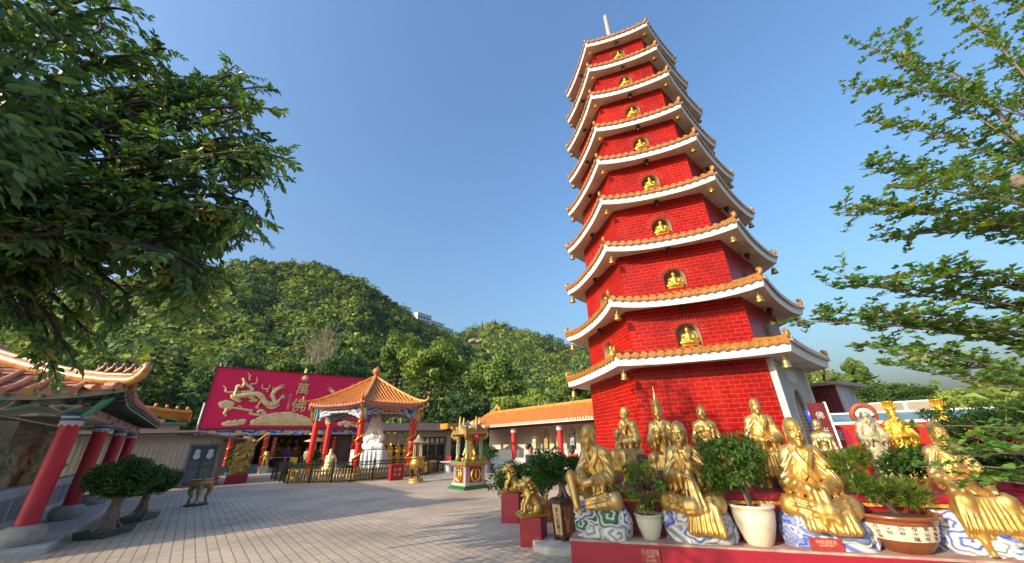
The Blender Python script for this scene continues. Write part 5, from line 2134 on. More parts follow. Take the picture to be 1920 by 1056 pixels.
b = MB()
b.X = None
for k in range(4):
    b.X = Matrix.Rotation(k * pi / 2, 4, 'Z')
    V, F = [], []
    m = 10
    for j in range(m + 1):
        s = j / m
        x = -.52 + 1.04 * s
        z = 2.56 + .30 * (abs(2 * s - 1)) ** 1.6
        V += [(x * .9, -.5 + .0, z), (x * .5, -.15, 2.62)]
    for j in range(m):
        F.append((2 * j, 2 * j + 2, 2 * j + 3, 2 * j + 1))
    b.add(V, F, True)
b.X = None
b.build('white_canopy_top', M('weathered_white', (.62, .66, .68), .5, 0, .1, 3), t)
t.scale = (.76, .76, .95)
# golden deity inside
S = Sculpt((-.35, -.3, -.02), (.35, .3, 1.0), .02)
S.limb((0, 0, .1), (0, 0, .55), .2, .15)
S.ball((0, 0, .75), (.1, .1, .12), .02)
for sx in (-1, 1):
    S.limb((sx * .16, 0, .5), (sx * .25, -.1, .25), .07, .05)
    S.limb((sx * .1, 0, .12), (sx * .25, -.14, .08), .1, .08)
t2 = link('shrine_deity', S.mesh('shrine_deity', [GOLD2]))
t2.location = (-2.13, 17.55, 1.045)
tag(t2, 'small golden seated deity between the posts of the plaza shrine', 'statue')
# ------------------------------------------------------------------ main hall with the red dragon board
HA = Vector((-24.8, 29.63, 0))
hall = thing('temple_hall', 'temple hall with open dark front under a huge red board of golden dragons', 'temple', HA, AZ_E)
LB, ZB0, ZB1 = 13.2, 3.38, 8.1


def hp(px, py):
    """point of the board plane seen at a photo pixel, as (along, up)"""
    d = ray(px, py)
    n = Vector((-E_.y, E_.x, 0))
    t = HA.dot(n) / d.dot(n)
    P = d * t
    return ((P.x - HA.x) * E_.x + (P.y - HA.y) * E_.y, P.z + CAM_H)


def zp(zx, zy):
    return hp(360 + zx / 4.593, 670 + zy / 4.593)


b = MB()
b.box(0, LB, 0, .3, ZB0, ZB1)
bd = b.build('dragon_board', M('board_red', (.8, .006, .085), .6, 0, .06, 1.2), hall)
b = MB()
b.box(-.05, LB + .05, -.06, .34, ZB1, ZB1 + .09)
b.box(-.09, -.002, -.05, .32, ZB0, ZB1)
b.box(-.05, LB + .05, -.08, .3, ZB0 - .14, ZB0)
b.build('board_frame', M('dark_red_frame', (.2, .02, .03), .5), bd)
GREL = M('relief_gold', (.8, .62, .3), .55, .0, .2, 2.5, .3, 14)
rel = MB()


def rpath(pts, r, raise_=.0, n=6):
    P = []
    for q in pts:
        s, z = zp(*q)
        P.append((s, -.05 - raise_, z))
    # smooth
    for _ in range(2):
        Q = [P[0]]
        for i in range(len(P) - 1):
            a, c = P[i], P[i + 1]
            Q.append(tuple(a[k] * .75 + c[k] * .25 for k in range(3)))
            Q.append(tuple(a[k] * .25 + c[k] * .75 for k in range(3)))
        Q.append(P[-1])
        P = Q
    m = len(P)
    rr = [np.interp(i / (m - 1), np.linspace(0, 1, len(r)), r) for i in range(m)] if hasattr(r, '__len__') else r
    rel.tube(P, rr, n)


def dragon():
    rpath([(380, 290), (360, 330), (420, 335), (470, 325), (520, 318), (570, 318), (605, 345), (622, 385), (660, 412), (712, 405), (748, 375)], [.10, .16, .2, .21, .21, .22, .22, .22, .2, .16, .12], .04, 8)
    rpath([(720, 400), (700, 360), (690, 320), (712, 290), (742, 268), (770, 262)], [.16, .16, .15, .17, .16, .07], .06, 8)
    for (e) in (((745, 258), (775, 240), (800, 232)), ((752, 270), (780, 262), (803, 255)), ((690, 315), (660, 350)), ((720, 290), (690, 280), (700, 255))):
        rpath(list(e), [.05, .04, .015], .05)
    rpath([(380, 290), (390, 240), (430, 262), (455, 225), (440, 180), (430, 205)], [.12, .12, .13, .12, .1, .05], .04)
    rpath([(455, 225), (500, 262), (530, 275), (500, 300), (420, 300)], [.1, .11, .12, .12, .1], .04)
    rpath([(510, 270), (505, 225), (545, 235), (565, 205), (555, 170)], [.09, .06, .06, .05, .02], .03)
    rpath([(500, 200), (485, 175), (510, 165), (495, 150), (480, 135)], [.06, .05, .05, .04, .015], .03)
    rpath([(350, 300), (310, 305), (280, 290), (300, 275), (270, 245)], [.09, .08, .06, .05, .02], .03)
    rpath([(340, 320), (350, 350), (400, 370), (425, 385), (385, 375), (330, 345)], [.1, .13, .13, .1, .1, .06], .02)
    rpath([(480, 330), (520, 360), (565, 370), (540, 380), (490, 375)], [.1, .12, .1, .08, .05], .02)
    rpath([(590, 380), (575, 405), (560, 425)], [.12, .1, .07], .05)
    for q in ((535, 430), (548, 445), (565, 450), (580, 440)):
        rpath([(560, 425), q], [.05, .02], .05)
    rpath([(640, 300), (655, 270), (620, 275), (598, 262), (610, 235)], [.08, .06, .06, .05, .02], .03)
    rpath([(655, 270), (672, 250), (662, 236)], [.05, .04, .015], .03)
    rpath([(740, 375), (760, 355), (778, 340)], [.1, .07, .05], .05)
    for q in ((778, 315), (800, 325), (805, 345), (795, 362), (772, 362), (755, 335)):
        rpath([(778, 340), q], [.045, .015], .05)
    rpath([(640, 420), (680, 440), (720, 430), (755, 405)], [.09, .13, .11, .03], .01)
    rg = random.Random(1)
    for i in range(70):
        u = rg.uniform(.05, .95)
        base = [(380, 300), (470, 328), (570, 320), (622, 385), (712, 405)]
        k = min(3, int(u * 4))
        f = u * 4 - k
        a, c = base[k], base[k + 1]
        s, z = zp(a[0] + (c[0] - a[0]) * f + rg.uniform(-6, 6), a[1] + (c[1] - a[1]) * f + rg.uniform(-16, 18))
        rel.ball((s, -.1, z), rg.uniform(.05, .1), 6)


def cloudlet(pts, r):
    rg = random.Random(int(pts[0][0]))
    for (x, y) in pts:
        s, z = zp(x, y)
        rel.ball((s, -.03, z), (r * rg.uniform(.8, 1.2), .09, r * rg.uniform(.6, .9)), 10)


dragon()
rel.build('golden_dragon', GREL, bd)
rel = MB()
cloudlet([(268, 400), (295, 395), (325, 402), (300, 420), (320, 430), (275, 420)], .30)
rpath([(300, 440), (290, 470), (270, 480), (295, 500), (280, 512)], [.16, .12, .1, .08, .03])
rel.build('scroll_cloud', GREL, bd)
rel = MB()
rpath([(340, 435), (390, 440), (450, 450), (520, 462)], [.05, .08, .1, .1])
rpath([(390, 425), (410, 418), (430, 440)], [.03, .05, .05])
rpath([(520, 462), (490, 485), (560, 497), (640, 498)], [.1, .1, .12, .06])
rpath([(560, 480), (590, 455), (620, 480), (640, 500)], [.1, .16, .14, .06])
rel.build('drifting_cloud', GREL, bd)
rel = MB()
cloudlet([(285, 575), (320, 560), (340, 570), (370, 556), (420, 552), (440, 548), (390, 572), (430, 565)], .24)
rpath([(265, 590), (330, 588), (400, 584)], [.04, .08, .04])
rel.build('low_cloud', GREL, bd)
# hill of gold with seams
rel = MB()
s0, z0 = zp(485, 598)
s1 = s0 + 2 * (zp(785, 560)[0] - s0)
n = 40
top = []
for i in range(n + 1):
    f = i / n
    top.append((s0 + (s1 - s0) * f, ZB0 + .22 + 1.0 * (abs(sin(pi * f)) ** .6)))
V, F = [], []
for (s, z) in top:
    for j in range(5):
        g_ = j / 4
        V.append((s, -.03 - .13 * sin(pi * min(1, .15 + .8 * (1 - g_))), ZB0 + .2 + (z - ZB0 - .2) * g_))
for i in range(n):
    for j in range(4):
        q = i * 5 + j
        F.append((q, q + 5, q + 6, q + 1))
rel.add(V, F, True)
for m in (-.75, -.45, -.15, .15, .45, .75):
    pts = []
    for q in np.linspace(0, 1, 8):
        f = .5 + m * .5 * (1 - .45 * q)
        pts.append((s0 + (s1 - s0) * f, -.17 + .08 * q, ZB0 + .25 + (1.0 * abs(sin(pi * f)) ** .6 - .08) * q))
    rel.tube(pts, .025, 4)
for q in (.35, .65):
    rel.tube([(s0 + (s1 - s0) * f, -.15, ZB0 + .25 + 1.0 * (abs(sin(pi * f)) ** .6) * q) for f in np.linspace(.08, .92, 16)], .025, 4)
rg = random.Random(6)
for (s, z) in top[2:-2]:
    rel.ball((s, -.06, z - .05), (rg.uniform(.12, .26), .1, rg.uniform(.1, .2)), 8)
rel.build('golden_hill', GREL, bd)
rel = MB()
s, z = zp(1290, 575)
for q in ((-.1, 0), (.25, .12), (.6, .05), (.95, .0), (1.2, -.08), (.5, -.15)):
    rel.ball((s + q[0], -.03, z + q[1]), (.3, .1, .2), 10)
rel.build('right_cloud', GREL, bd)
# flaming pearl at the top middle
rel = MB()
s, z = zp(972, 183)
rel.ball((s, -.08, z), (.22, .12, .19), 12)
for a in np.linspace(0, 2 * pi, 9)[:-1]:
    rel.tube([(s + .22 * cos(a), -.06, z + .2 * sin(a)), (s + .31 * cos(a + .25), -.06, z + .28 * sin(a + .25)), (s + .33 * cos(a + .5), -.06, z + .31 * sin(a + .5))], [.045, .035, .015], 6)
rel.lathe([(.08, 0), (.15, .08), (.09, .22), (.12, .34), (.02, .5)], (s, .1, ZB1 + .05), 8)
rel.build('flaming_pearl', GREL, bd)
# second dragon (mostly behind the pavilion roof)
rel = MB()
_zp = zp
cs = zp(960, 400)[0]


def zp(zx, zy):
    s, z = _zp(zx, zy)
    return (2 * cs - s, z)


dragon()
rel.build('golden_dragon', GREL, bd)
zp = _zp
lt = MB()
for ch, (x, y), sz in (('萬', (952, 280), 1.1), ('佛', (918, 425), 1.28)):
    s, z = zp(x, y)
    Y = Matrix(((1, 0, 0, s), (0, 0, -1, -.04), (0, 1, 0, z), (0, 0, 0, 1)))
    text_column(lt, ch, sz, 1, Y, .05)
s, z = zp(880, 560)
Y = Matrix(((1, 0, 0, cs), (0, 0, -1, -.04), (0, 1, 0, zp(918, 423)[1] - 1.9), (0, 0, 0, 1)))
lt.build('large_characters', GREL, bd)
lt = MB()
s, z = zp(848, 330)
Y = Matrix(((1, 0, 0, s), (0, 0, -1, -.02), (0, 1, 0, z), (0, 0, 0, 1)))
text_column(lt, '釋月溪敬題', .22, .27, Y, .012)
lt.build('signature', GREL, bd)
# painted frieze and front
b = MB()
b.box(-.02, LB, .02, .2, 2.82, ZB0 - .14)
b.build('cloud_frieze', BLUEFR, hall)
for k in range(8):
    b = MB()
    b.lathe([(.24, 0), (.2, .03), (0, .035)], n=16)
    o = b.build('frieze_medallion', M('medallion_gold', (.6, .45, .2), .5, .2, .3, 8), hall)
    o.rotation_euler = (pi / 2, 0, 0)
    o.location = (.9 + 1.7 * k, .02, 3.05)
b = MB()
b.box(-.3, LB, .0, 5, -.02, .25)
b.box(3.5, LB, -.5, 0, -.02, .13)
b.build('hall_floor', GREYS, hall)
b = MB()
b.box(-.2, LB, 4.6, 4.9, .2, 3.3)
b.box(-.3, -.05, .3, 4.9, .2, 3.3)
b.build('back_wall', DARK, hall)
b = MB()
b.box(-.2, LB, .3, 4.9, 3.15, 3.3)
b.build('ceiling', DARK, hall)
b = MB()
b.box(.6, 4.1, .6, .8, .25, 2.82)
b.build('side_panel', M('brown_screen', (.12, .09, .07), .6, 0, .3, 4), hall)
b = MB()
b.box(10.6, LB, .6, .8, .25, 2.82)
b.build('side_panel', M('brown_screen'), hall)
for k, s in enumerate((2.3, 4.7, 9.2, 11.9)):
    b = MB()
    b.lathe([(.32, .25), (.3, .42), (.21, .5)], (s, .25, 0), 16)
    b.tube([(s, .25, .5), (s, .25, 2.84)], .2, 14)
    c_ = b.build('hall_column', RED, hall)
    b = MB()
    b.tube([(s + .23 * cos(t_), .25 + .23 * sin(t_), .7 + .11 * t_) for t_ in np.linspace(0, 18, 60)], .05, 6)
    b.build('coiled_dragon', GOLD2, c_)
for k, (s, w_) in enumerate(((1.75, .34), (3.1, .3), (5.35, .34), (8.6, .34), (10.2, .6))):
    b = MB()
    b.box(s - w_ / 2, s + w_ / 2, .42, .46, .9, 2.7)
    bn = b.build('red_banner', M('banner_red', (.3, .015, .02), .7, 0, .2, 3), hall)
    b = MB()
    Y = Matrix(((1, 0, 0, s), (0, 0, -1, .416), (0, 1, 0, 2.5), (0, 0, 0, 1)))
    text_column(b, '佛光普照十方', .24, .29, Y, .002)
    b.build('banner_lettering', M('gold_letter'), bn)
b = MB()
for s in (5.6, 6.2, 6.8, 7.4, 8.0):
    b.lathe([(.0, 0), (.16, .05), (.2, .2), (.12, .34), (0, .36)], (s, 2.5, 2.2), 10)
b.build('lantern_row', M('lantern_paint', (.3, .12, .06), .6), hall)  # plain brownish orange, no emission
for k, s in enumerate((6.1, 6.9, 7.7)):
    o = link('hall_buddha', me, None)
    o.matrix_world = hall.matrix_basis @ Matrix.Translation((s, 3.6, 1.15)) @ Matrix.Scale(1.6, 4)
    tag(o, ['golden idol deep in the dark hall, left of the three', 'golden idol deep in the dark hall, middle of the three', 'golden idol deep in the dark hall, right of the three'][k], 'statue', 'golden idols inside the hall')
b = MB()
b.box(5.4, 8.4, 3.0, 4.3, .25, 1.15)
o = b.build('offering_table', M('banner_red'), None)
o.matrix_world = hall.matrix_basis
tag(o, 'red draped offering table carrying golden idols in the dark hall', 'table')
# white pipe loop and pole at the board's left end
b = MB()
b.tube([(.1, .2, ZB1), (.1, .2, ZB1 + .38), (.42, .2, ZB1 + .42), (.42, .2, ZB1)], .03, 8)
b.build('roof_pipe', WHITE, hall)
p0 = at(362, 826, 26.5)
t = tag(MB().tube([(p0.x, p0.y, 2.2), (p0.x, p0.y, 4.9)], .055, 8).build('white_pole', WHITE), 'slim white pole rising in front of the red board\'s left end', 'pole')
# plants, stone lion and censer along the front
def hallpos(s, y, z=0.):
    return HA + E_ * s + N_ * y + Vector((0, 0, z))


t = thing('topiary', 'tall cloud-shaped green topiary in a blue tray before the hall', 'topiary', hallpos(3.0, -.9), 0)
b = MB()
b.box(-.6, .6, -.35, .35, 0, .2)
b.build('tray', M('blue_tray', (.1, .22, .26), .4), t, .02)
stems(t, (0, 0, .2), (0, 0, 1.1), (.6, .5, .5), 5, 21, .04, trunk_h=.4)
rgn = np.random.default_rng(8)
pp = [crown_cloud((0, 0, z_), (r_, r_, .3), 900, .12, rgn, (.035, .12, .03), .3, .4, 16, 0, .5) for z_, r_ in ((.95, .8), (1.3, .72), (1.65, .5))]
v, f, c_ = merge(pp)
link('foliage', mesh_np('foliage', v, f, [LEAF], c_), t)
for k, (s, y, r_, h, lab) in enumerate(((1.3, -1.0, .7, .8, 'flat dark green shrub by the hall, left of the topiary'), (.35, -1.3, .5, .7, 'small dark shrub in the hall\'s shade beside the gilded carving'))):
    t = thing('hall_shrub', lab, 'shrub', hallpos(s, y), 0, 'shrubs along the hall front')
    stems(t, (0, 0, 0), (0, 0, h), (r_, r_, .2), 5, 33 + k, .03)
    shrub_part(t, 'foliage', (0, 0, h), (r_, r_ * .7, .3), 900, .13, (.03, .08, .03), 70 + k, .5, 16)
b = MB()
b.box(0, 4.4, -.55, -.35, 0, .62)
o = b.build('planter_wall', M('blue_grey_wall', (.16, .2, .22), .8, 0, .2, 3), None)
o.matrix_world = hall.matrix_basis
tag(o, 'low blue-grey planter wall along the left front of the hall', 'wall')
t = thing('stone_lion', 'weathered gold and white lion statue beside the hall steps', 'statue', hallpos(4.75, -1.2), AZ_E, )
o = link('lion', lm, t, (0, 0, .5))
o.scale = (.95, .95, 1.15)
b = MB()
b.box(-.32, .32, -.4, .4, 0, .5)
b.build('block', GREYS, t, .02)
t = thing('hall_censer', 'round golden censer with tiered roof standing before the hall, left of the pavilion column', 'incense burner', hallpos(8.1, -2.2), 0)
b = MB()
b.lathe([(.5, 0), (.45, .3), (.3, .4), (.65, .8), (.75, 1.1), (.7, 1.3), (.6, 1.35)], n=20)
b.build('bowl', M('aged_gilt'), t)
for (z_, r_) in ((2.2, .95), (2.75, .7)):
    b = MB()
    b.lathe([(r_, z_), (r_ * 1.05, z_ + .08), (r_ * .5, z_ + .26), (.2, z_ + .34)], n=8)
    b.build('tier_roof', M('pale_bronze'), t)
b = MB()
for i in range(6):
    a = pi / 3 * i
    b.tube([(.5 * cos(a), .5 * sin(a), 1.3), (.45 * cos(a), .45 * sin(a), 2.25)], .05, 6)
b.lathe([(.2, 2.2), (.3, 2.5), (.1, 3.1), (0, 3.3)], n=10)
b.build('lantern_body', M('dark_bronze'), t)
p_ = hallpos(7.0, -.2, .25)
t = thing('sandwich_board', 'yellow notice board standing on the hall steps', 'sign', p_, AZ_E)
b = MB()
b.bx((0, 0, .42), (.55, .05, .7), 0, .12)
b.bx((0, .2, .4), (.5, .03, .7), 0, -.2)
b.build('board', M('yellow_sign', (.55, .5, .06), .5), t)
b = MB()
for s in (5.2, 6.4, 7.6):
    b.tube([(s, .1, .25), (s, .1, 1.1)], .025, 6)
b.bar((5.2, .1, 1.05), (6.9, .1, 1.05), .03, .03)
o = b.build('barrier', M('steel', (.5, .5, .5), .3, .8), None)
o.matrix_world = hall.matrix_basis
tag(o, 'thin steel barrier rail across the hall entrance', 'barrier')


# people -------------------------------------------------------------
SKIN = M('skin', (.42, .25, .17), .55)
HAIR = M('black_hair', (.012, .01, .01), .5)


def person(pos, rz, shirt, trousers, label, h=1.66, hair='short', arm=0.):
    k = h / 1.7
    t = thing('person', label, 'person', pos, rz)
    S = Sculpt((-.42, -.4, -.02), (.42, .35, 1.78), .02)
    for sx in (-1, 1):
        S.limb((sx * .09, 0, .88), (sx * .1, -.02, .48), .085, .06, .03)
        S.limb((sx * .1, -.02, .48), (sx * .1, .02, .08), .058, .04, .02)
        S.limb((sx * .1, .02, .05), (sx * .11, -.15, .035), .042, .035, .02)
        S.limb((sx * .18, 0, 1.4), (sx * .25, .0, 1.12), .055, .045, .03)
        hx_ = (sx * .24, -.1 - arm * .12, .88 + arm * .3)
        S.limb((sx * .25, 0, 1.12), hx_, .042, .032, .02)
        hx2 = (hx_[0], hx_[1] - .06, hx_[2] - .05)
        S.limb(hx_, hx2, .03, .03, .01)
        for i in range(4):
            S.limb((hx2[0] + (i - 1.5) * .016, hx2[1], hx2[2]), (hx2[0] + (i - 1.5) * .018, hx2[1] - .03, hx2[2] - .07 + .006 * abs(i - 1)), .01, .008, .005)
    S.limb((0, 0, .9), (0, 0, 1.32), .15, .15, .05, flat=((0, 1, 0), .7))
    S.limb((-.15, 0, 1.4), (.15, 0, 1.4), .07, k=.05)
    S.limb((0, 0, 1.42), (0, -.01, 1.54), .05, .05, .02)
    H = Head((0, -.01, 1.62), k=.78)
    H.carve(S)

    def c(V):
        z = V[:, 2]
        C = np.tile(np.array((.42, .25, .17)), (len(V), 1))
        torso = (z < 1.44) & (z > .9) & ~((np.abs(V[:, 0]) > .2) & (z < 1.16))
        C[torso] = shirt
        C[(z <= .9) & (np.abs(V[:, 0]) < .2)] = trousers
        C[z < .07] = (.03, .03, .03)
        return C
    o = link('body', S.mesh('body', [M('painted_skin_and_cloth', rough=.7, attr=True, var=.08)], col=c), t)
    o.scale = (k, k, k)
    b = MB()
    b.X = Matrix.Scale(k, 4)
    b.ball((0, .02, 1.67), (.095, .115, .1), 12)
    if hair == 'long':
        b.ball((0, .07, 1.55), (.085, .06, .16), 10)
    b.build('hair', HAIR, t)
    return t


person(hallpos(6.5, .9, .25), AZ_E + 2.6, (.05, .03, .3), (.03, .03, .04), 'person in a purple-blue top standing at the hall entrance', 1.68, 'long', .4)
person(hallpos(5.5, 1.2, .25), AZ_E + 3.0, (.3, .02, .03), (.02, .02, .03), 'person in a red top at the left of the hall entrance', 1.6)
person(hallpos(7.2, 1.3, .25), AZ_E + 3.3, (.22, .03, .03), (.04, .03, .03), 'person in dark red inside the hall, right of the one in purple', 1.65)
person(hallpos(7.75, -.9, 0), AZ_E + 2.2, (.4, .42, .45), (.04, .07, .16), 'person in pale shirt and jeans beside the hall censer', 1.7)
person(hallpos(5.95, 2.2, .25), AZ_E + .4, (.12, .1, .1), (.03, .03, .03), 'person in dark clothes farther inside the hall, facing out', 1.66)
# ------------------------------------------------------------------ left shrine building with red columns
B0 = Vector((-10.36, 8.75, 0))
lft = thing('left_shrine', 'long shrine building with crimson columns and tiled hip roof at the left edge', 'temple', B0, AZ_E)
# local x along E (towards the plaza), y along N (away)
SP = 3.95
b = MB()
b.box(-9, .55, -.7, 14.6, -.02, .12)
b.build('stone_floor', M('floor_stone', (.44, .44, .43), .7, 0, .15, 2, .1, 20), lft, .02)
CRCOL = M('column_crimson', (.42, .012, .035), .45, 0, .12, 2, coat=.1)
STO = M('carved_stone', (.34, .34, .29), .75, 0, .2, 5, .5, 30)
WBL = M('white_blue_band', (.5, .54, .6), .5, 0, .15, 6)
for k in range(4):
    y = SP * k
    b = MB()
    b.lathe([(.30, .12), (.36, .2), (.37, .3), (.33, .4), (.25, .46), (.2, .47)], (0, y, 0), 28)
    b.build('column_base', STO, lft)
    b = MB()
    b.tube([(0, y, .46), (0, y, 2.5)], .172, 24)
    c_ = b.build('column', CRCOL, lft)
    b = MB()
    b.lathe([(.2, 2.5), (.203, 2.51), (.203, 2.55), (.2, 2.56)], (0, y, 0), 24)
    b.lathe([(.215, 2.6), (.218, 2.61), (.218, 2.655), (.215, 2.66)], (0, y, 0), 24)
    b.build('blue_band', M('blue_band_paint', (.05, .1, .3), .5), c_)
    b = MB()
    b.lathe([(.19, 2.42), (.195, 2.44), (.195, 2.56), (.21, 2.58), (.21, 2.66)], (0, y, 0), 24)
    for i in range(10):
        a = 2 * pi * i / 10
        b.bx((.188 * cos(a), .188 * sin(a) + y, 2.42), (.02, .06, .06), a, pi / 4)
    b.build('column_collar', WBL, c_)
BEAMP = painted_mat('red_scroll_panel', [(.3, .02, .03), (.32, .02, .03), (.5, .4, .32), (.28, .02, .03), (.26, .02, .02)], 1.6)
TEALP = painted_mat('teal_scroll_panel', [(.03, .1, .12), (.1, .24, .24), (.5, .5, .4), (.03, .08, .2), (.4, .2, .05), (.08, .2, .22)], 2.2)
b = MB()
b.box(-.16, .16, .17, 12.2, 2.62, 2.96)
b.build('pale_beam', M('pale_beam_paint', (.5, .48, .44), .6), lft)
for k in range(6):
    b = MB()
    b.lathe([(.13, 0), (.12, .02), (0, .021)], n=16)
    o = b.build('beam_medallion', M('red_medallion', (.45, .08, .05), .6, 0, .4, 30), lft)
    o.rotation_euler = (0, pi / 2, 0)
    o.location = (.162, 1.0 + 1.98 * k, 2.81)
b = MB()
b.box(-1.9, .19, -.17, .165, 2.60, 2.97)
b.build('teal_beam', TEALP, lft)
b = MB()
b.box(-9, -1.9, -.165, .16, 2.61, 2.965)
b.build('red_beam', BEAMP, lft)
# inner wall, parapet, statues behind
b = MB()
b.box(-9, -2.6, 2.2, 2.4, .1, 2.9)
b.box(-2.6, -2.4, 2.4, 13.6, .1, 2.9)
b.build('inner_wall', painted_mat('cave_relief', [(.5, .44, .34), (.58, .52, .42), (.4, .35, .27), (.3, .3, .24), (.55, .5, .4), (.42, .36, .3), (.5, .46, .38)], .8, rough=.8), lft)
M('inner_plaster', (.62, .55, .44), .8, 0, .1, 2)
b = MB()
b.box(-9, -.9, .9, 1.1, .12, .95)
b.box(-1.1, -.9, 1.1, 13, .12, .95)
b.box(-9, -.86, .86, 1.14, .95, 1.05)
b.box(-1.14, -.86, 1.14, 13, .95, 1.05)
pw = b.build('parapet', M('parapet_stone', (.48, .52, .54), .7, 0, .12, 3), lft, .01)
for k in range(7):
    b = MB()
    b.box(-.91, -.885, 1.3 + 1.65 * k, 2.7 + 1.65 * k, .28, .82)
    b.build('carved_panel', painted_mat('blue_stone_relief', [(.16, .22, .26), (.26, .32, .34), (.14, .2, .24), (.3, .34, .35), (.18, .24, .28)], 3.5), pw)
for k in range(4):
    b = MB()
    b.box(-2.7 - 1.5 * k, -1.4 - 1.5 * k, .885, .91, .28, .82)
    b.build('carved_panel', _M['blue_stone_relief'], pw)
b = MB()
b.box(-9, -.99, 1.0, 1.01, 1.05, 2.66)
b.box(-1.01, -1.0, 1.02, 13, 1.05, 2.66)
gl = bpy.data.materials.new('case_glass')
gl.use_nodes = True
gt = gl.node_tree
gg, gtr, gm = gt.nodes.new('ShaderNodeBsdfGlossy'), gt.nodes.new('ShaderNodeBsdfTransparent'), gt.nodes.new('ShaderNodeMixShader')
gg.inputs['Roughness'].default_value = .03
gtr.inputs[0].default_value = (.92, .95, .95, 1)
gm.inputs[0].default_value = .16
gt.links.new(gtr.outputs[0], gm.inputs[1])
gt.links.new(gg.outputs[0], gm.inputs[2])
gt.links.new(gm.outputs[0], gt.nodes['Material Output'].inputs['Surface'])
b.build('glass_pane', gl, lft)
b = MB()
b.box(-9, -.18, .2, 13.4, 2.965, 2.975)
b.build('ceiling', M('inner_plaster'), lft)
# statues in the case
for k, (x, y, col, lab, rz) in enumerate(((-2.05, 1.75, (.5, .47, .4), 'large pale robed statue in the glass case at the left edge', 0), (-1.75, 3.7, (.03, .16, .15), 'dark teal robed statue in the glass case', 1.0), (-1.6, 2.3, (.2, .06, .1), 'plum coloured statue behind the nearest crimson column', 1.2),
                                          (-1.75, 4.9, (.42, .36, .25), 'ochre robed statue between the first and second crimson columns', 1.4), (-1.75, 6.6, (.4, .3, .16), 'brown and gold statue behind the second crimson column', 1.4), (-1.75, 8.4, (.16, .2, .12), 'olive robed statue between the second and third columns', 1.4), (-1.75, 10.4, (.4, .35, .25), 'cream statue near the fourth crimson column', 1.4), (-3.9, 1.7, (.32, .1, .06), 'rust coloured statue at the far left of the glass case', 0))):
    p = B0 + E_ * x + N_ * y + Vector((0, 0, .1))
    t = thing('case_statue', lab, 'statue', p, AZ_E + rz, 'statues in the left glass case')
    P = dict(legs='stand', h=.022, mat=M('painted_robe_%d' % k, tuple(min(.8, 1.7 * q) for q in col), .5, .05, .3, 3, c2=(.6, .5, .25), c2s=3), seed=40 + k, fa=.016, look=(0, .1, 0))
    fm, H = monk('figure', P)
    o = link('figure', fm, t, (0, 0, 1.0))
    o.scale = (.88,) * 3
    b = MB()
    b.lathe([(.4, 0), (.4, .14), (.3, .16)], n=12)
    b.build('stand', DARK, t)
# roof: eave around, hip corner, ridge
TILE_R = M('rust_glazed_tile', (.40, .17, .10), .5, 0, .3, 3, .2, 30)
ze, xe, y0e, y1e = 2.98, .78, -.85, 13.2
zr, xr, yr = 4.35, -2.9, 2.6
rf = MB()
und = MB()


def eave_lift(d):
    return .26 * max(0, 1 - d / 1.8) ** 2


def sheet(fn, nu, nv, mb, flip=False):
    V = [tuple(fn(i / nu, j / nv)) for j in range(nv + 1) for i in range(nu + 1)]
    F = [(j * (nu + 1) + i, j * (nu + 1) + i + 1, (j + 1) * (nu + 1) + i + 1, (j + 1) * (nu + 1) + i) for j in range(nv) for i in range(nu)]
    if flip:
        F = [f[::-1] for f in F]
    mb.add(V, F, True)


def side(u, v):          # slope facing the plaza
    ya = y0e + (y1e - y0e) * u
    lift = eave_lift(ya - y0e) + eave_lift(y1e - ya)
    yb = yr + (y1e - 2.5 - yr) * u
    y = ya + (yb - ya) * v
    x = xe + (xr - xe) * v
    z = ze + lift * (1 - v) ** 2 + (zr - ze) * (v ** 1.25)
    return Vector((x, y, z))


def end(u, v):           # slope facing the camera
    xa = xe - (xe + 9) * u
    lift = eave_lift((xe - xa))
    xb = xr - (xr * -1 * 0 + 6) * u
    x = xa + (xb - xa) * v
    y = y0e + (yr - y0e) * v
    z = ze + lift * (1 - v) ** 2 + (zr - ze) * (v ** 1.25)
    return Vector((x, y, z))


sheet(side, 30, 6, rf)
sheet(end, 30, 6, rf, True)
for (fn, n, nrm) in ((side, 44, Vector((1, 0, 0))), (end, 30, Vector((0, -1, 0)))):
    for i in range(n):
        u = (i + .5) / n
        a = fn(u, 0)
        pts = []
        for j in range(7):
            v = j / 6
            # keep the rib square to the eave
            best = fn(u, v)
            if fn is side:
                yy = a.y
                d0, d1 = yr * v + y0e * (1 - v), (y1e - 2.5) * v + y1e * (1 - v)
                uu = (yy - d0) / (d1 - d0)
            else:
                d0, d1 = xe * (1 - v) + xr * v, -9 * (1 - v) + (xr - 6) * v
                uu = (a.x - d0) / (d1 - d0)
            if uu < 0 or uu > 1:
                break
            pts.append(fn(uu, v) + Vector((0, 0, .05)))
        if len(pts) < 2:
            pts = [a + Vector((0, 0, .05)), fn(u, .06) + Vector((0, 0, .05))]
        pts[0] = pts[0] + nrm * .08
        rf.tube(pts, .068, 8)
        rf.tube([pts[0] - Vector((0, 0, .02)), pts[0] + nrm * .03 - Vector((0, 0, .02))], .085, 10)
    # cross courses of pan tiles
    for v in np.linspace(.08, .95, 12):
        rf.tube([fn(q, v) + Vector((0, 0, .012)) for q in np.linspace(0, 1, 24)], .02, 4, cap=False)
rf.build('tiled_roof', TILE_R, lft)
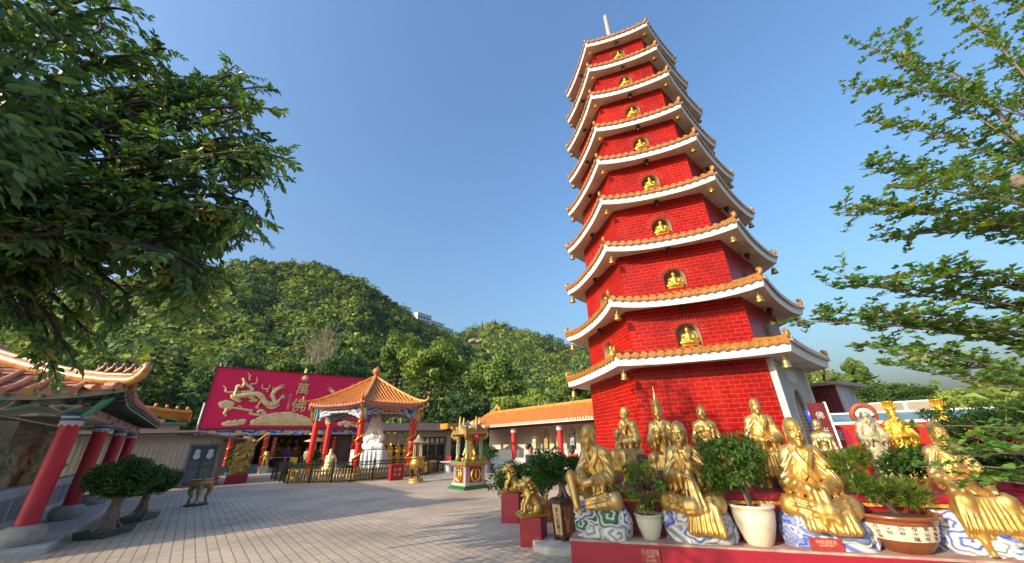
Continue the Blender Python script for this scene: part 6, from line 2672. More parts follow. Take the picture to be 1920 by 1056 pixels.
# eave board, soffit
eb = MB()
for fn, nrm in ((side, Vector((1, 0, 0))), (end, Vector((0, -1, 0)))):
    us = np.linspace(0, 1, 31)
    T = [fn(u, 0) - nrm * .03 for u in us]
    V = [tuple(p) for p in T] + [tuple(p - Vector((0, 0, .12))) for p in T]
    F = [(i, i + 1, 32 + i, 31 + i) for i in range(30)]
    eb.add(V, [f if fn is end else f[::-1] for f in F])
    eb.add(V, [f[::-1] if fn is end else f for f in F])
    inn = []
    for p in T:
        q = p.copy()
        if fn is side:
            q.x = .12
            q.y = max(q.y, -.12)
        else:
            q.y = -.12
            q.x = min(q.x, .12)
        q.z = 2.96
        inn.append(tuple(q))
    und.add(V[31:] + inn, [(i, i + 1, 32 + i, 31 + i) for i in range(30)])
    und.add(V[31:] + inn, [(i, i + 1, 32 + i, 31 + i)[::-1] for i in range(30)])
    n = 40 if fn is side else 16
    for i in range(n):
        u = (i + .5) / n
        p = fn(u, 0) - nrm * .02
        o = p - Vector((0, 0, .16))
        und.bar(o, (o.x - nrm.x * .7, o.y - nrm.y * .7, max(2.88, o.z - .05)), .055, .07)
eb.build('eave_board', M('cream_trim', (.6, .58, .5), .5), lft)
und.build('soffit', M('dark_green_soffit', (.025, .05, .045), .7, 0, .3, 4), lft)
b = MB()
for fn, n, nrm in ((end, 20, Vector((0, -1, 0))), (side, 36, Vector((1, 0, 0)))):
    for i in range(n):
        p = fn((i + .5) / n, 0) - Vector((0, 0, .06))
        b.ball(tuple(p + nrm * .0), (.055, .055, .04), 8)
b.build('rafter_end', M('teal_rafter', (.05, .2, .2), .5), lft)
# corner bracket carved
b = MB()
b.tube([(.12, -.12, 2.6), (.3, -.3, 2.72), (.5, -.5, 2.98), (.7, -.75, 3.2)], [.05, .09, .09, .05], 8)
b.build('corner_bracket', M('teal_bracket', (.06, .25, .22), .5, 0, .4, 20), lft)
# ridges
rd = MB()
hipP = [side(0, v) for v in np.linspace(1, 0, 9)]
V, F = [], []
pts = [p + Vector((0, 0, .12)) for p in hipP]
tip = pts[-1]
dv = Vector((.7, -.7, 0)).normalized()
pts += [tip + dv * .12 + Vector((0, 0, .04)), tip + dv * .24 + Vector((0, 0, .14)), tip + dv * .31 + Vector((0, 0, .3)), tip + dv * .25 + Vector((0, 0, .39)), tip + dv * .2 + Vector((0, 0, .34))]
rd.tube(pts, [.15, .15, .14, .14, .13, .12, .12, .11, .11, .1, .09, .08, .06, .04], 8)
rd.tube([p + Vector((0, 0, .13)) for p in pts[:11]], .06, 6)
rd.build('hip_ridge', M('amber_tile', (.5, .22, .05), .35, 0, .3, 8, .2, 30, coat=.3), lft)
rg = random.Random(2)
for i in range(5):
    q = tip + dv * (.12 - .26 * i) + Vector((0, 0, .13 + .02 * i))
    S = Sculpt((-.12, -.2, -.02), (.12, .16, .3), .014)
    S.limb((0, .06, .06), (0, -.05, .14), .07, .06)
    S.ball((0, -.09, .22), .06, .02)
    S.ball((0, -.14, .2), .035, .02)
    S.limb((0, .08, .06), (0, .12, .2), .03, .02)
    o = link('ridge_beast', S.mesh('ridge_beast', [M('brown_glaze_beast', (.16, .09, .05), .45, 0, .3, 12)]), lft, tuple(q), radians(45))
b = MB()
r0, r1 = Vector((xr, yr, zr)), Vector((xr, y1e - 2.5, zr))
b.bar(r0 + Vector((0, -.2, .18)), r1 + Vector((0, .2, .18)), .2, .36)
b.bar(r0 + Vector((0, -.22, .39)), r1 + Vector((0, .22, .39)), .28, .08)
b.bar((xr, yr, zr + .18), (xr - 6, yr, zr + .18), .2, .36)
b.bar((xr, yr, zr + .39), (xr - 6, yr, zr + .39), .28, .08)
b.build('main_ridge', M('cream_ridge', (.5, .32, .2), .6, 0, .2, 3), lft)

# second little roof farther along
p2 = Vector((-22.9, 24.6, .45))
t = thing('small_shrine', 'small roofed shrine with orange tiles behind the far end of the left shrine', 'shrine', p2, AZ_E)
b = MB()
b.box(-2.2, .7, -.8, 1.4, 0, 2.9)
b.build('wall', M('inner_plaster'), t)
b = MB()


def sl2(u, v):
    v = max(v, 0.)
    return Vector((1.15 - 2.6 * v, -1.3 + 3.1 * u, 3.05 + .75 * v ** 1.2 + .45 * (max(0, 1 - u * 3) ** 2 + max(0, u * 3 - 2) ** 2) * (1 - v)))


sheet(sl2, 16, 5, b)
for i in range(16):
    u = (i + .5) / 16
    b.tube([sl2(u, v) + Vector((0, 0, .05)) for v in np.linspace(0, 1, 5)], .07, 6)
for u in (0, 1):
    b.tube([sl2(u, v) + Vector((0, 0, .12)) for v in np.linspace(1, -.1, 6)], .12, 6)
    for v in (.7, .5, .3, .1):
        b.ball(tuple(sl2(u, v) + Vector((0, 0, .32))), (.1, .1, .16), 8)
b.build('tiled_roof', ORANGE, t)
b = MB()
b.box(-2.2, 1.05, -1.2, 1.7, 2.9, 3.02)
b.build('eave_board', M('teal_bracket'), t)

# ------------------------------------------------------------------ corrugated shed with plaque doors
D0 = Vector((-18.35, 21.5, 0))
sh = thing('shed', 'cream corrugated metal shed with dark double door and shallow brown roof', 'shed', D0, AZ_E)


def corr_mat():
    m = bpy.data.materials.new('corrugated_cream')
    m.use_nodes = True
    t = m.node_tree
    p = t.nodes['Principled BSDF']
    N, L = t.nodes.new, t.links.new
    tc = N('ShaderNodeTexCoord')
    no = N('ShaderNodeTexNoise')
    no.inputs['Scale'].default_value = 1.2
    no.inputs['Detail'].default_value = 6
    L(tc.outputs['Object'], no.inputs[0])
    r = N('ShaderNodeValToRGB')
    r.color_ramp.elements[0].position = .3
    r.color_ramp.elements[0].color = (.5, .43, .31, 1)
    r.color_ramp.elements[1].color = (.68, .6, .46, 1)
    L(no.outputs[0], r.inputs[0])
    L(r.outputs[0], p.inputs['Base Color'])
    p.inputs['Roughness'].default_value = .55
    return m


CORR = corr_mat()
b = MB()


def corr(x0, x1, z0, z1, y):
    n = int((x1 - x0) / .05)
    V, F = [], []
    for i in range(n + 1):
        yy = y - (.03 if i % 4 in (0, 1) else 0)
        x = x0 + (x1 - x0) * i / n
        V += [(x, yy, z0), (x, yy, z1)]
    for i in range(n):
        F.append((2 * i, 2 * i + 2, 2 * i + 3, 2 * i + 1))
    b.add(V, F)


corr(-6.2, .15, .05, 2.6, 0)
corr(1.5, 1.75, .05, 2.55, 0)
corr(.15, 1.5, 2.12, 2.55, 0)
b.box(-6.2, 1.75, .06, 4, .02, 2.6)
b.build('corrugated_wall', CORR, sh)
b = MB()
b.box(-6.4, 1.9, -.05, .02, -.02, .06)
b.box(-5.0, -4.92, -.07, -.03, .05, 2.6)
b.box(1.55, 1.8, -.1, -.035, .05, 2.3)
b.build('trim', M('brown_trim', (.22, .14, .08), .6, 0, .2, 4), sh)
b = MB()
b.add([(-6.5, -.5, 2.62), (.3, -.5, 2.72), (2.6, -.9, 2.35), (2.6, 4, 2.35), (.3, 4, 3.0), (-6.5, 4, 3.0)], [(0, 1, 4, 5), (1, 2, 3, 4)])
b.add([(-6.5, -.5, 2.54), (.3, -.5, 2.64), (2.6, -.9, 2.29), (2.6, 4, 2.29), (.3, 4, 2.92), (-6.5, 4, 2.92)], [(5, 4, 1, 0), (4, 3, 2, 1)])
b.bar((-6.5, -.5, 2.58), (.3, -.5, 2.68), .03, .1)
b.bar((.3, -.5, 2.68), (2.6, -.9, 2.32), .03, .1)
b.box(.25, .38, -.5, -.1, 2.4, 2.62)
b.build('shed_roof', M('brown_roof', (.1, .06, .045), .6, 0, .25, 3), sh)
b = MB()
b.box(.15, .25, -.06, .02, .05, 2.12)
b.box(1.4, 1.5, -.06, .02, .05, 2.12)
b.box(.15, 1.5, -.06, .02, 2.02, 2.12)
dr_ = b.build('door_frame', M('grey_frame', (.2, .2, .17), .6), sh)
for s in (0, 1):
    b = MB()
    x0 = .25 + .58 * s
    b.box(x0, x0 + .57, -.04, -.005, .05, 2.02)
    dl = b.build('door', M('dark_teal_door', (.06, .085, .085), .5, 0, .2, 3), dr_)
    b = MB()
    for (zz, rr) in ((1.72, .13), (1.5, .16), (1.6, .1)):
        b.ball((x0 + .29, -.05, zz), (rr, .025, rr), 14)
    b.build('white_plaque', M('white_plaque', (.6, .66, .66), .5), dl)
    b = MB()
    b.box(x0 + .05, x0 + .52, -.046, -.04, .2, .9)
    b.box(x0 + .05, x0 + .52, -.046, -.04, 1.0, 1.25)
    b.build('door_panel', M('grey_door_panel', (.11, .14, .14), .5), dl)
# gilded wood carving beside it
cpos = D0 + E_ * 2.65 - N_ * .05
t = thing('gilded_carving', 'tall rough gilded tree-root carving on a crimson base by the shed', 'sculpture', cpos, AZ_E)
b = MB()
b.prism([(-.55, -.32), (.5, -.32), (.45, .32), (-.45, .32)], 0, .45)
b.build('base', CRIM, t, .03)
S = Sculpt((-.75, -.45, .38), (.8, .45, 2.5), .028)
rg = random.Random(9)
S.limb((-.05, 0, .5), (.05, 0, 2.1), .38, .42, .1, flat=((0, 1, 0), .55))
for i in range(60):
    z = rg.uniform(.5, 2.3)
    S.ball((rg.uniform(-.42, .42), rg.uniform(-.3, -.05), z), rg.uniform(.06, .14), .02)
for i in range(14):
    S.ball((rg.uniform(-.45, .45), -.25, rg.uniform(.6, 2.2)), rg.uniform(.05, .1), .02, True)
S.limb((.4, 0, 1.9), (.75, -.1, 2.4), .08, .05)
link('carving', S.mesh('carving', [M('carving_gold', (.48, .33, .1), .5, .5, .3, 5, .4, 20)]), t)
b = MB()
b.tube([(.2, .1, 1.9), (1.1, -.1, 2.7)], .04, 6)
b.build('gold_pole', GOLD2, t)

# ------------------------------------------------------------------ small bronze tripod and the two bonsai at the left
g0 = Vector((-11.6, 14.75, 0))
t = thing('bronze_tripod', 'small bronze tripod censer with elephant legs on a dark mat', 'incense burner', g0, .3)
b = MB()
b.lathe([(.36, 0), (.36, .04), (.3, .06), (0, .06)], n=20)
b.build('mat_base', M('dark_slate', (.04, .045, .05), .6), t)
b = MB()
b.lathe([(.1, .52), (.28, .56), (.36, .66), (.37, .74), (.33, .8), (.38, .83), (.34, .83), (.28, .78), (0, .76)], n=28)
b.build('bowl', M('old_bronze', (.4, .28, .12), .45, .6, .25, 6, .2, 30), t)
for i in range(3):
    a = -pi / 2 + .3 + 2 * pi * i / 3
    b = MB()
    b.tube([(.27 * cos(a), .27 * sin(a), .64), (.33 * cos(a), .33 * sin(a), .46), (.25 * cos(a), .25 * sin(a), .26), (.29 * cos(a), .29 * sin(a), .07)], [.1, .09, .045, .06], 8)
    b.build('leg', M('old_bronze'), t)
b = MB()
b.tube([(0, 0, .76), (.02, 0, .95), (.06, 0, 1.08)], [.05, .04, .015], 6)
b.tube([(.36, 0, .8), (.5, -.02, .86)], [.04, .03], 6)
b.build('incense_handle', M('rusty_red', (.3, .1, .06), .6), t)


def bonsai(pos, rz, label, sc, seed, crown):
    t = thing('bonsai_tree', label, 'bonsai', pos, rz, 'ficus bonsai in green trays')
    b = MB()
    w, d, hh = .50 * sc, .32 * sc, .16 * sc
    V = []
    for k, z in ((.9, 0), (1, hh), (.9, hh), (.86, hh * .8)):
        V += [(-w * k, -d * k, z), (w * k, -d * k, z), (w * k, d * k, z), (-w * k, d * k, z)]
    F = [(3, 2, 1, 0), (12, 13, 14, 15)]
    for r_ in range(3):
        for i in range(4):
            F.append((r_ * 4 + i, r_ * 4 + (i + 1) % 4, r_ * 4 + 4 + (i + 1) % 4, r_ * 4 + 4 + i))
    b.add(V, F)
    tr = b.build('tray', M('green_glaze_tray', (.05, .085, .065), .35, 0, .2, 4, coat=.3), t, .012)
    b = MB()
    b.box(-w * .88, w * .88, -d * .88, d * .88, hh * .6, hh * .9)
    b.build('soil', SOIL, tr)
    rg = random.Random(seed)
    b = MB()
    fork = Vector((.03, 0, .62)) * sc
    b.tube([(0, 0, hh * .8), (.0, 0, .3 * sc), tuple(fork)], [.17 * sc, .12 * sc, .1 * sc], 12)
    for i in range(34):
        a = rg.uniform(0, 6.28)
        r0 = rg.uniform(.16, .38) * sc
        q = [(r0 * cos(a), r0 * .65 * sin(a), hh * .85), (r0 * .5 * cos(a + .2), r0 * .4 * sin(a + .2), .26 * sc), (.06 * cos(a) * sc, .06 * sin(a) * sc, rg.uniform(.4, .85) * sc)]
        b.tube(q, [rg.uniform(.012, .03) * sc, .018 * sc, .014 * sc], 6)
    for i in range(9):
        a = 2 * pi * i / 9
        e = Vector((crown[0] * .6 * cos(a), crown[1] * .6 * sin(a), .95 * sc + rg.uniform(0, .25)))
        b.tube([tuple(fork), tuple(fork.lerp(e, .5) + Vector((0, 0, .06))), tuple(e)], [.05 * sc, .035 * sc, .014 * sc], 6)
    b.build('trunk', M('ficus_bark', (.24, .2, .16), .85, 0, .35, 14, .8, 50), t)
    rgn = np.random.default_rng(seed)
    pp = []
    for i in range(95):
        a = rgn.uniform(0, 6.28)
        rr = rgn.uniform(0, 1) ** .5
        q = (crown[0] * rr * cos(a), crown[1] * rr * sin(a), crown[3] * sc + crown[2] * rgn.uniform(-.55, 1) * sqrt(max(0, 1 - rr * rr * .8)))
        pp.append(crown_cloud(q, (.24 * sc, .24 * sc, .12 * sc), 420, .05, rgn, (.05, .12, .025), .4, .4, 8, 0, .55))
    v, f, c_ = merge(pp)
    link('foliage', mesh_np('foliage', v, f, [LEAFG], c_), t)
    return t


bonsai((-9.95, 10.1, 0), 1.75, 'big ficus bonsai with aerial roots in a green tray nearest the crimson columns', 1.0, 51, (.55, .62, .48, 1.13))
bonsai((-11.0, 12.0, 0), 1.9, 'second ficus bonsai half hidden behind the big one by the columns', .95, 52, (.6, .55, .42, .98))
# ------------------------------------------------------------------ corridor with orange roof behind the plaza
K0 = Vector((3.5, 26.0, 0))
cor = thing('corridor', 'long open gallery with bright orange tiled roof and red columns behind the plaza', 'gallery', K0, AZ_E)
# local x along E (away from the plaza, to the right), y along N (to the far left)
y0, y1 = -7.5, 12.6
b = MB()
b.box(-.6, 4, y0, y1, -.02, .5)
b.build('stone_floor', M('floor_stone'), cor, .02)
b = MB()
b.box(2.6, 2.8, y0, y1, .3, 3.0)
b.build('back_wall', M('gallery_plaster', (.55, .47, .38), .8, 0, .1, 2), cor)
b = MB()
b.box(-.05, .1, y0, y1, .5, .62)
b.box(.8, 2.6, y0, y1, .5, 1.15)
b.build('ledge', M('pale_ledge', (.55, .52, .46), .7), cor)
for k in range(4):
    y = -4.2 + 5.0 * k if k else -4.2
    b = MB()
    b.tube([(0, y, .5), (0, y, 2.55)], .2, 16)
    c_ = b.build('column', M('bright_red_column', (.5, .02, .025), .4, 0, .1, 2), cor)
    b = MB()
    b.lathe([(.2, 2.4), (.23, 2.45), (.21, 2.55), (.25, 2.7)], (0, y, 0), 16)
    b.build('capital', WBL, c_)
b = MB()
b.box(-.2, .2, y0, y1, 2.7, 2.92)
b.build('beam', M('beam_maroon', (.2, .03, .03), .5), cor)
b = MB()
b.box(-.9, -.86, y0, y1 + .2, 2.86, 2.96)
b.build('white_eave', WHITE, cor)
b = MB()
b.box(-.88, 3.4, y0, y1, 2.93, 2.99)
b.build('soffit', M('beam_maroon'), cor)


def csl(u, v):
    y = y0 + (y1 + .3 - y0) * u
    yl = y1 + .3 - y
    hipc = max(0, min(1, (v * 3.4 - yl) / 3.4))
    x = -1.0 + 2.3 * v
    z = 3.0 + 1.1 * v ** 1.12
    if yl < 3.2:
        z = min(z, 3.0 + 1.1 * (yl / 3.2) ** .6 + .12)
    return Vector((x, y, z))


b = MB()
sheet(csl, 60, 6, b, True)
n = 92
for i in range(n):
    u = (i + .5) / n
    b.tube([csl(u, v) + Vector((0, 0, .04)) for v in np.linspace(0, 1, 6)], .068, 6)
b.build('tiled_roof', ORANGE, cor)
b = MB()
for i in range(n):
    u = (i + .5) / n
    p = csl(u, 0)
    b.tube([p + Vector((-.06, 0, .0)), p + Vector((-.03, 0, 0))], .075, 8)
b.build('tile_end', M('pale_tile_end', (.6, .5, .36), .5), cor)
b = MB()
b.tube([csl(u, 1) + Vector((0, 0, .1)) for u in np.linspace(0, 1, 40)], .15, 8)
r_ = csl(.84, 1)
for i in range(8):
    a = pi * i / 7
    b.ball((r_.x, r_.y + .35 * cos(a), r_.z + .3 + .25 * sin(a)), .13, 8)
b.ball((r_.x, r_.y, r_.z + .65), .16, 8)
for k in range(7):
    q = csl(.88 + .018 * k, 1)
    b.ball((q.x, q.y, q.z + .25), (.08, .08, .14), 6)
b.build('ridge', ORANGE, cor)
cols = [(.5, .42, .2), (.1, .28, .12), (.5, .12, .05), (.6, .57, .5), (.55, .45, .25), (.12, .2, .35), (.55, .42, .18), (.2, .3, .12)]
cn = ['golden', 'green', 'vermilion', 'white', 'pale gold', 'blue', 'amber', 'olive']
protoS = []
for k in range(4):
    fm, H = monk('figure', dict(legs='stand', h=.03, seed=60 + k, fa=.015, mat=M('robe_%d' % k, cols[k], .5, .2, .3, 3, c2=cols[(k + 3) % 8], c2s=3)))
    protoS.append(fm)
pos_names = ['at the right end', 'beside the pagoda wall', 'right of the nearest column', 'left of the nearest column', 'midway between the columns', 'right of the second column', 'left of the second column', 'near the far left column', 'second from the far left column', 'at the dark far left end', 'beyond the far left column']
for k in range(9):
    y = -5.6 + 1.35 * k
    p = K0 + E_ * 1.7 + N_ * y + Vector((0, 0, 1.15))
    o = link('gallery_statue', protoS[k % 4].copy())
    o.data.materials[0] = M('gal_robe_%d' % (k % 8), cols[k % 8], .5, .2, .3, 3, c2=cols[(k + 3) % 8], c2s=3.)
    o.location = p + Vector((0, 0, .67))
    o.scale = (.74, .74, .70)
    o.rotation_euler = (0, 0, AZ_E - pi / 2)
    tag(o, f'{cn[k % 8]} robed standing figure in the orange-roofed gallery, {pos_names[k]}', 'statue', 'painted figures in the gallery')
person(Vector((.38, 11.9, 0)), 2.0, (.05, .05, .06), (.03, .03, .04), 'person with dark hair seen from behind above the shrub near the lions', 1.66)
person(Vector((2.05, 14.4, 0)), 2.4, (.4, .03, .05), (.05, .05, .06), 'person in a red top behind the bonsai, looking into the gallery', 1.55, 'long')

# ------------------------------------------------------------------ low cream building with golden figures, between pavilion and gallery
Q0 = at(800, 868, 36.5)
Q0.z = 0
ent = thing('side_hall', 'low cream building with glazed doors and white relief wall behind the urn', 'building', Q0, AZ_E)
CRW = M('cream_wall', (.52, .45, .32), .7, 0, .1, 2)
b = MB()
b.box(-5.4, -1.3, .0, .3, 0, 2.7)
b.build('relief_wall', painted_mat('cream_relief', [(.58, .5, .4), (.5, .42, .32), (.62, .56, .46), (.46, .4, .3), (.6, .52, .42)], 2.6), ent)
b = MB()
for x in (-5.3, -4.5, -3.7, -2.9, -2.1, -1.3):
    b.box(x - .12, x + .12, -.12, .0, 0, 2.75)
b.build('pilaster', M('ivory_paint', (.62, .56, .42), .6), ent)
for x in (-4.9, -4.1, -3.3, -2.5, -1.7):
    b = MB()
    b.box(x - .22, x + .22, -.02, -.002, .9, 1.75)
    b.build('window', M('dark_glass', (.02, .022, .025), .15), ent)
b = MB()
b.box(-1.1, -.7, -.15, .25, 0, 2.9)
b.box(2.0, 2.4, -.15, .25, 0, 2.9)
b.box(-1.1, 6.5, -.1, .25, 2.35, 2.75)
b.build('door_frame', CRW, ent)
b = MB()
b.box(-.7, 2.0, .5, .55, 0, 2.35)
b.box(2.4, 6.5, .3, .35, 0, 2.35)
b.build('glass_door', M('dark_glass'), ent)
b = MB()
for x in (-.7, .2, 1.1, 1.95):
    b.box(x, x + .06, .42, .49, 0, 2.35)
b.box(-.7, 2.0, .42, .49, 1.72, 1.8)
b.build('door_bars', M('steel'), ent)
for k in range(5):
    b = MB()
    b.bx((-.4 + .52 * k, .38, 2.05), (.36, .03, .4))
    b.build('white_sign', M('sign_white', (.68, .66, .6), .5), ent, .005)
b = MB()
b.add([(-6.2, -1.0, 2.9), (7, -1.0, 2.95), (7, 4, 3.8), (-6.2, 4, 3.8), (-6.2, -1.0, 2.78), (7, -1.0, 2.83), (7, 4, 3.7), (-6.2, 4, 3.7)], [(0, 1, 2, 3), (7, 6, 5, 4), (4, 5, 1, 0), (5, 6, 2, 1), (6, 7, 3, 2), (7, 4, 0, 3)])
b.build('flat_roof', M('brown_roof'), ent)
b = MB()
b.box(1.2, 3.6, -1.4, 0, 3.02, 3.5)
b.build('orange_canopy', ORANGE, ent)
for k in range(6):
    p = Q0 + E_ * (-5.1 + .66 * k) - N_ * .55
    o = link('gilt_figure', protoS[k % 4].copy())
    o.data.materials[0] = GOLD2
    o.location = p + Vector((0, 0, .95))
    o.scale = (.7, .7, .85)
    o.rotation_euler = (0, 0, AZ_E + .2 * (k % 3) - .2)
    tag(o, ['leftmost', 'second', 'third', 'fourth', 'fifth', 'rightmost'][k] + ' golden standing figure in the row before the cream relief wall', 'statue', 'golden figures before the cream wall')
# planter bushes and little things before the gallery
for k, (px, py, Y, r, lab) in enumerate(((916, 868, 25.5, .75, 'dark bonsai bush on a stand beside the plaza shrine'), (900, 876, 28, .5, 'small bush behind the plaza shrine at the far columns'))):
    q = at(px, py, Y)
    t = thing('gallery_bush', lab, 'bush', (q.x, q.y, 0), 0, 'bushes before the gallery')
    b = MB()
    b.lathe([(.45, 0), (.4, .15), (.3, .3), (.42, .5), (.4, .5)], n=16)
    b.build('pot', M('dark_slate'), t)
    stems(t, (0, 0, .45), (0, 0, 1.1), (r, r, .4), 5, 120 + k, .04)
    shrub_part(t, 'foliage', (0, 0, 1.2), (r, r, .55), 1800, .1, (.03, .09, .03), 130 + k, .5, 24)
q = at(840, 880, 27)
t = thing('offering_stand', 'low white round table with a red and white box at the cream doorway', 'table', (q.x, q.y, 0))
b = MB()
b.lathe([(.3, 0), (.2, .1), (.2, .55), (.6, .6), (.6, .68), (0, .68)], n=20)
b.build('table', WHITE, t)
b = MB()
b.box(-.2, .2, -.15, .15, .68, 1.0)
b.build('box', M('banner_red'), t)

# ------------------------------------------------------------------ right side: maroon tiled gatehouse, fence, red wall, tablet
mb_ = thing('maroon_building', 'maroon tiled small building with flat concrete roof right of the pagoda', 'building', puv(6.1, 1.5), PR - .6)
b = MB()
b.box(-2.6, 0, 0, 3, -.05, 3.7)
b.build('tiled_wall', brick_mat('maroon_cladding', (.10, .008, .02), (.08, .007, .016), (.26, .12, .13), .2, .1, .006, .35, .3, off=0, var=.2), mb_)
b = MB()
b.box(.002, .06, .01, 2.6, -.05, 3.68)
b.box(.06, 1.3, 1.5, 3.0, -.05, 2.7)
b.build('grey_wall', M('lilac_grey_plaster', (.46, .45, .48), .8, 0, .1, 1.2, c2=(.36, .3, .26), c2s=.8), mb_)
b = MB()
b.add([(-2.9, -.3, 3.7), (.25, -.3, 3.7), (.5, 3.2, 3.7), (-2.9, 3.2, 3.7), (-2.9, -.3, 3.84), (.25, -.3, 3.84), (.5, 3.2, 3.84), (-2.9, 3.2, 3.84)], [(3, 2, 1, 0), (4, 5, 6, 7), (0, 1, 5, 4), (1, 2, 6, 5), (2, 3, 7, 6), (3, 0, 4, 7)])
b.build('roof_slab', M('stained_concrete', (.36, .31, .25), .85, 0, .25, 1.5, .3, 20), mb_)
# corrugated fence panels
t = thing('sheet_fence', 'weathered pale sheet metal fence beside the maroon building', 'fence', puv(6.75, 2.4), PR - .25)
b = MB()
b.box(.1, 2.6, 0, .05, 1.4, 2.85)
b.build('sheets', M('weathered_sheet', (.3, .26, .21), .8, 0, .2, 1.2, c2=(.38, .35, .3), c2s=.7), t)
b = MB()
b.box(.1, 2.6, -.03, .08, 2.85, 2.91)
for x in (1.1, 1.7):
    b.box(x, x + .1, -.025, .0, 1.4, 2.85)
b.build('fence_rail', WHITE, t)
t = thing('low_roof', 'long pale blue-green low roof with white edges behind the red wall', 'roof', puv(4.0, -6.2, .38), PR)
b = MB()
b.add([(-1.4, 0, 1.58), (16, 0, 1.58), (16, .9, 1.86), (-1.4, .9, 1.86)], [(0, 1, 2, 3)])
b.build('sheeting', M('blue_green_sheet', (.10, .2, .25), .75, 0, .2, 1.0, c2=(.2, .28, .3), c2s=.5, spec=.2), t)
b = MB()
b.box(-1.4, 16, -.09, -.0, 1.55, 1.64)
b.box(-1.4, 16, .9, .95, 1.83, 1.9)
b.build('white_edge', WHITE, t)
t = thing('red_wall', 'low bright red wall behind the standing officials', 'wall', puv(2.3, -6.8), PR)
b = MB()
b.box(0, 14, -.06, .1, -.02, 1.95)
b.build('wall', M('vermilion_wall', (.55, .02, .012), .55, 0, .12, 1.4), t)
t = thing('pale_rocks', 'pile of pale yellowish rocks on the terrace at the right end', 'rock', puv(4.6, -10.2, ZT))
S = Sculpt((-.9, -.5, -.02), (.9, .5, .8), .03)
rg = random.Random(8)
for i in range(22):
    S.ball((rg.uniform(-.7, .7), rg.uniform(-.3, .3), rg.uniform(0, .5)), (rg.uniform(.15, .28), rg.uniform(.15, .25), rg.uniform(.08, .16)), .02)
link('rocks', S.mesh('rocks', [M('pale_rock', (.5, .42, .3), .85, 0, .2, 5, .5, 20)]), t)
# crimson memorial tablet with gold characters, white panel beside the door
t = thing('memorial_tablet', 'crimson round-topped tablet with gold characters beside the pagoda door', 'tablet', puv(1.52, -9.0), PR)
b = MB()
n = 12
pts = [(-.26, .3)] + [(.26, .3)] + [(.26 * cos(a), 1.72 + .2 * sin(a)) for a in np.linspace(0, pi, n)]
V = [(x, 0, z) for x, z in pts] + [(x, .08, z) for x, z in pts]
m = len(pts)
b.add(V, [tuple(range(m)), tuple(range(2 * m - 1, m - 1, -1))] + [(i, m + i, m + (i + 1) % m, (i + 1) % m) for i in range(m)])
tb = b.build('tablet', M('tablet_crimson', (.3, .012, .035), .5, 0, .1, 3), t)
b = MB()
Y = Matrix(((1, 0, 0, .02), (0, 0, -1, -.003), (0, 1, 0, 1.72), (0, 0, 0, 1)))
text_column(b, '龍樹菩', .22, .33, Y, .003)
b.build('lettering', M('dull_gold_letter'), tb)
b = MB()
b.tube([(-.16, .05, 1.9), (-.3, .05, 2.0), (-.3, .05, 2.18), (-.12, .05, 2.24)], [.05, .07, .09, .06], 8)
b.ball((-.2, .05, 2.2), (.12, .06, .1), 8)
b.build('blue_crest', M('blue_porcelain', (.03, .07, .45), .3), t)
t = thing('couplet_board', 'leaning narrow red board edged in white with gold characters by the door', 'board', puv(1.27, -9.3), PR)
b = MB()
b.box(-.14, .14, 0, .05, .2, 2.35)
cb = b.build('board', M('dark_couplet', (.13, .012, .015), .5, 0, .3, 6), t)
b = MB()
b.box(.14, .17, -.02, .06, .2, 2.36)
b.build('white_edge', WHITE, cb)
b = MB()
Y = Matrix(((1, 0, 0, -.0), (0, 0, -1, -.003), (0, 1, 0, 2.1), (0, 0, 0, 1)))
text_column(b, '佛光照大千', .15, .3, Y, .003)
b.build('lettering', M('dull_gold_letter', (.4, .22, .06), .5), cb)
# ------------------------------------------------------------------ hills, forest, far buildings
def quad_cloud(pos, nrm, size, col, rng, width=.7):
    n = len(pos)
    d = nrm + rng.normal(0, .38, (n, 3))
    d /= np.linalg.norm(d, axis=1, keepdims=True) + 1e-9
    r = rng.normal(size=(n, 3))
    a = np.cross(d, r)
    a /= np.linalg.norm(a, axis=1, keepdims=True) + 1e-9
    b_ = np.cross(d, a)
    s = np.asarray(size).reshape(-1, 1) * .5
    v = np.stack([pos - a * s, pos - b_ * s * width, pos + a * s, pos + b_ * s * width], 1)
    F = np.arange(4 * n).reshape(n, 4)
    C = np.repeat(col[:, None, :], 4, 1)
    return v.reshape(-1, 3), F, C.reshape(-1, 3)


def ridge(keys):
    az = np.array([k[0] for k in keys], float)
    el = np.array([k[1] for k in keys], float)
    return lambda a: np.interp(a, az, el)


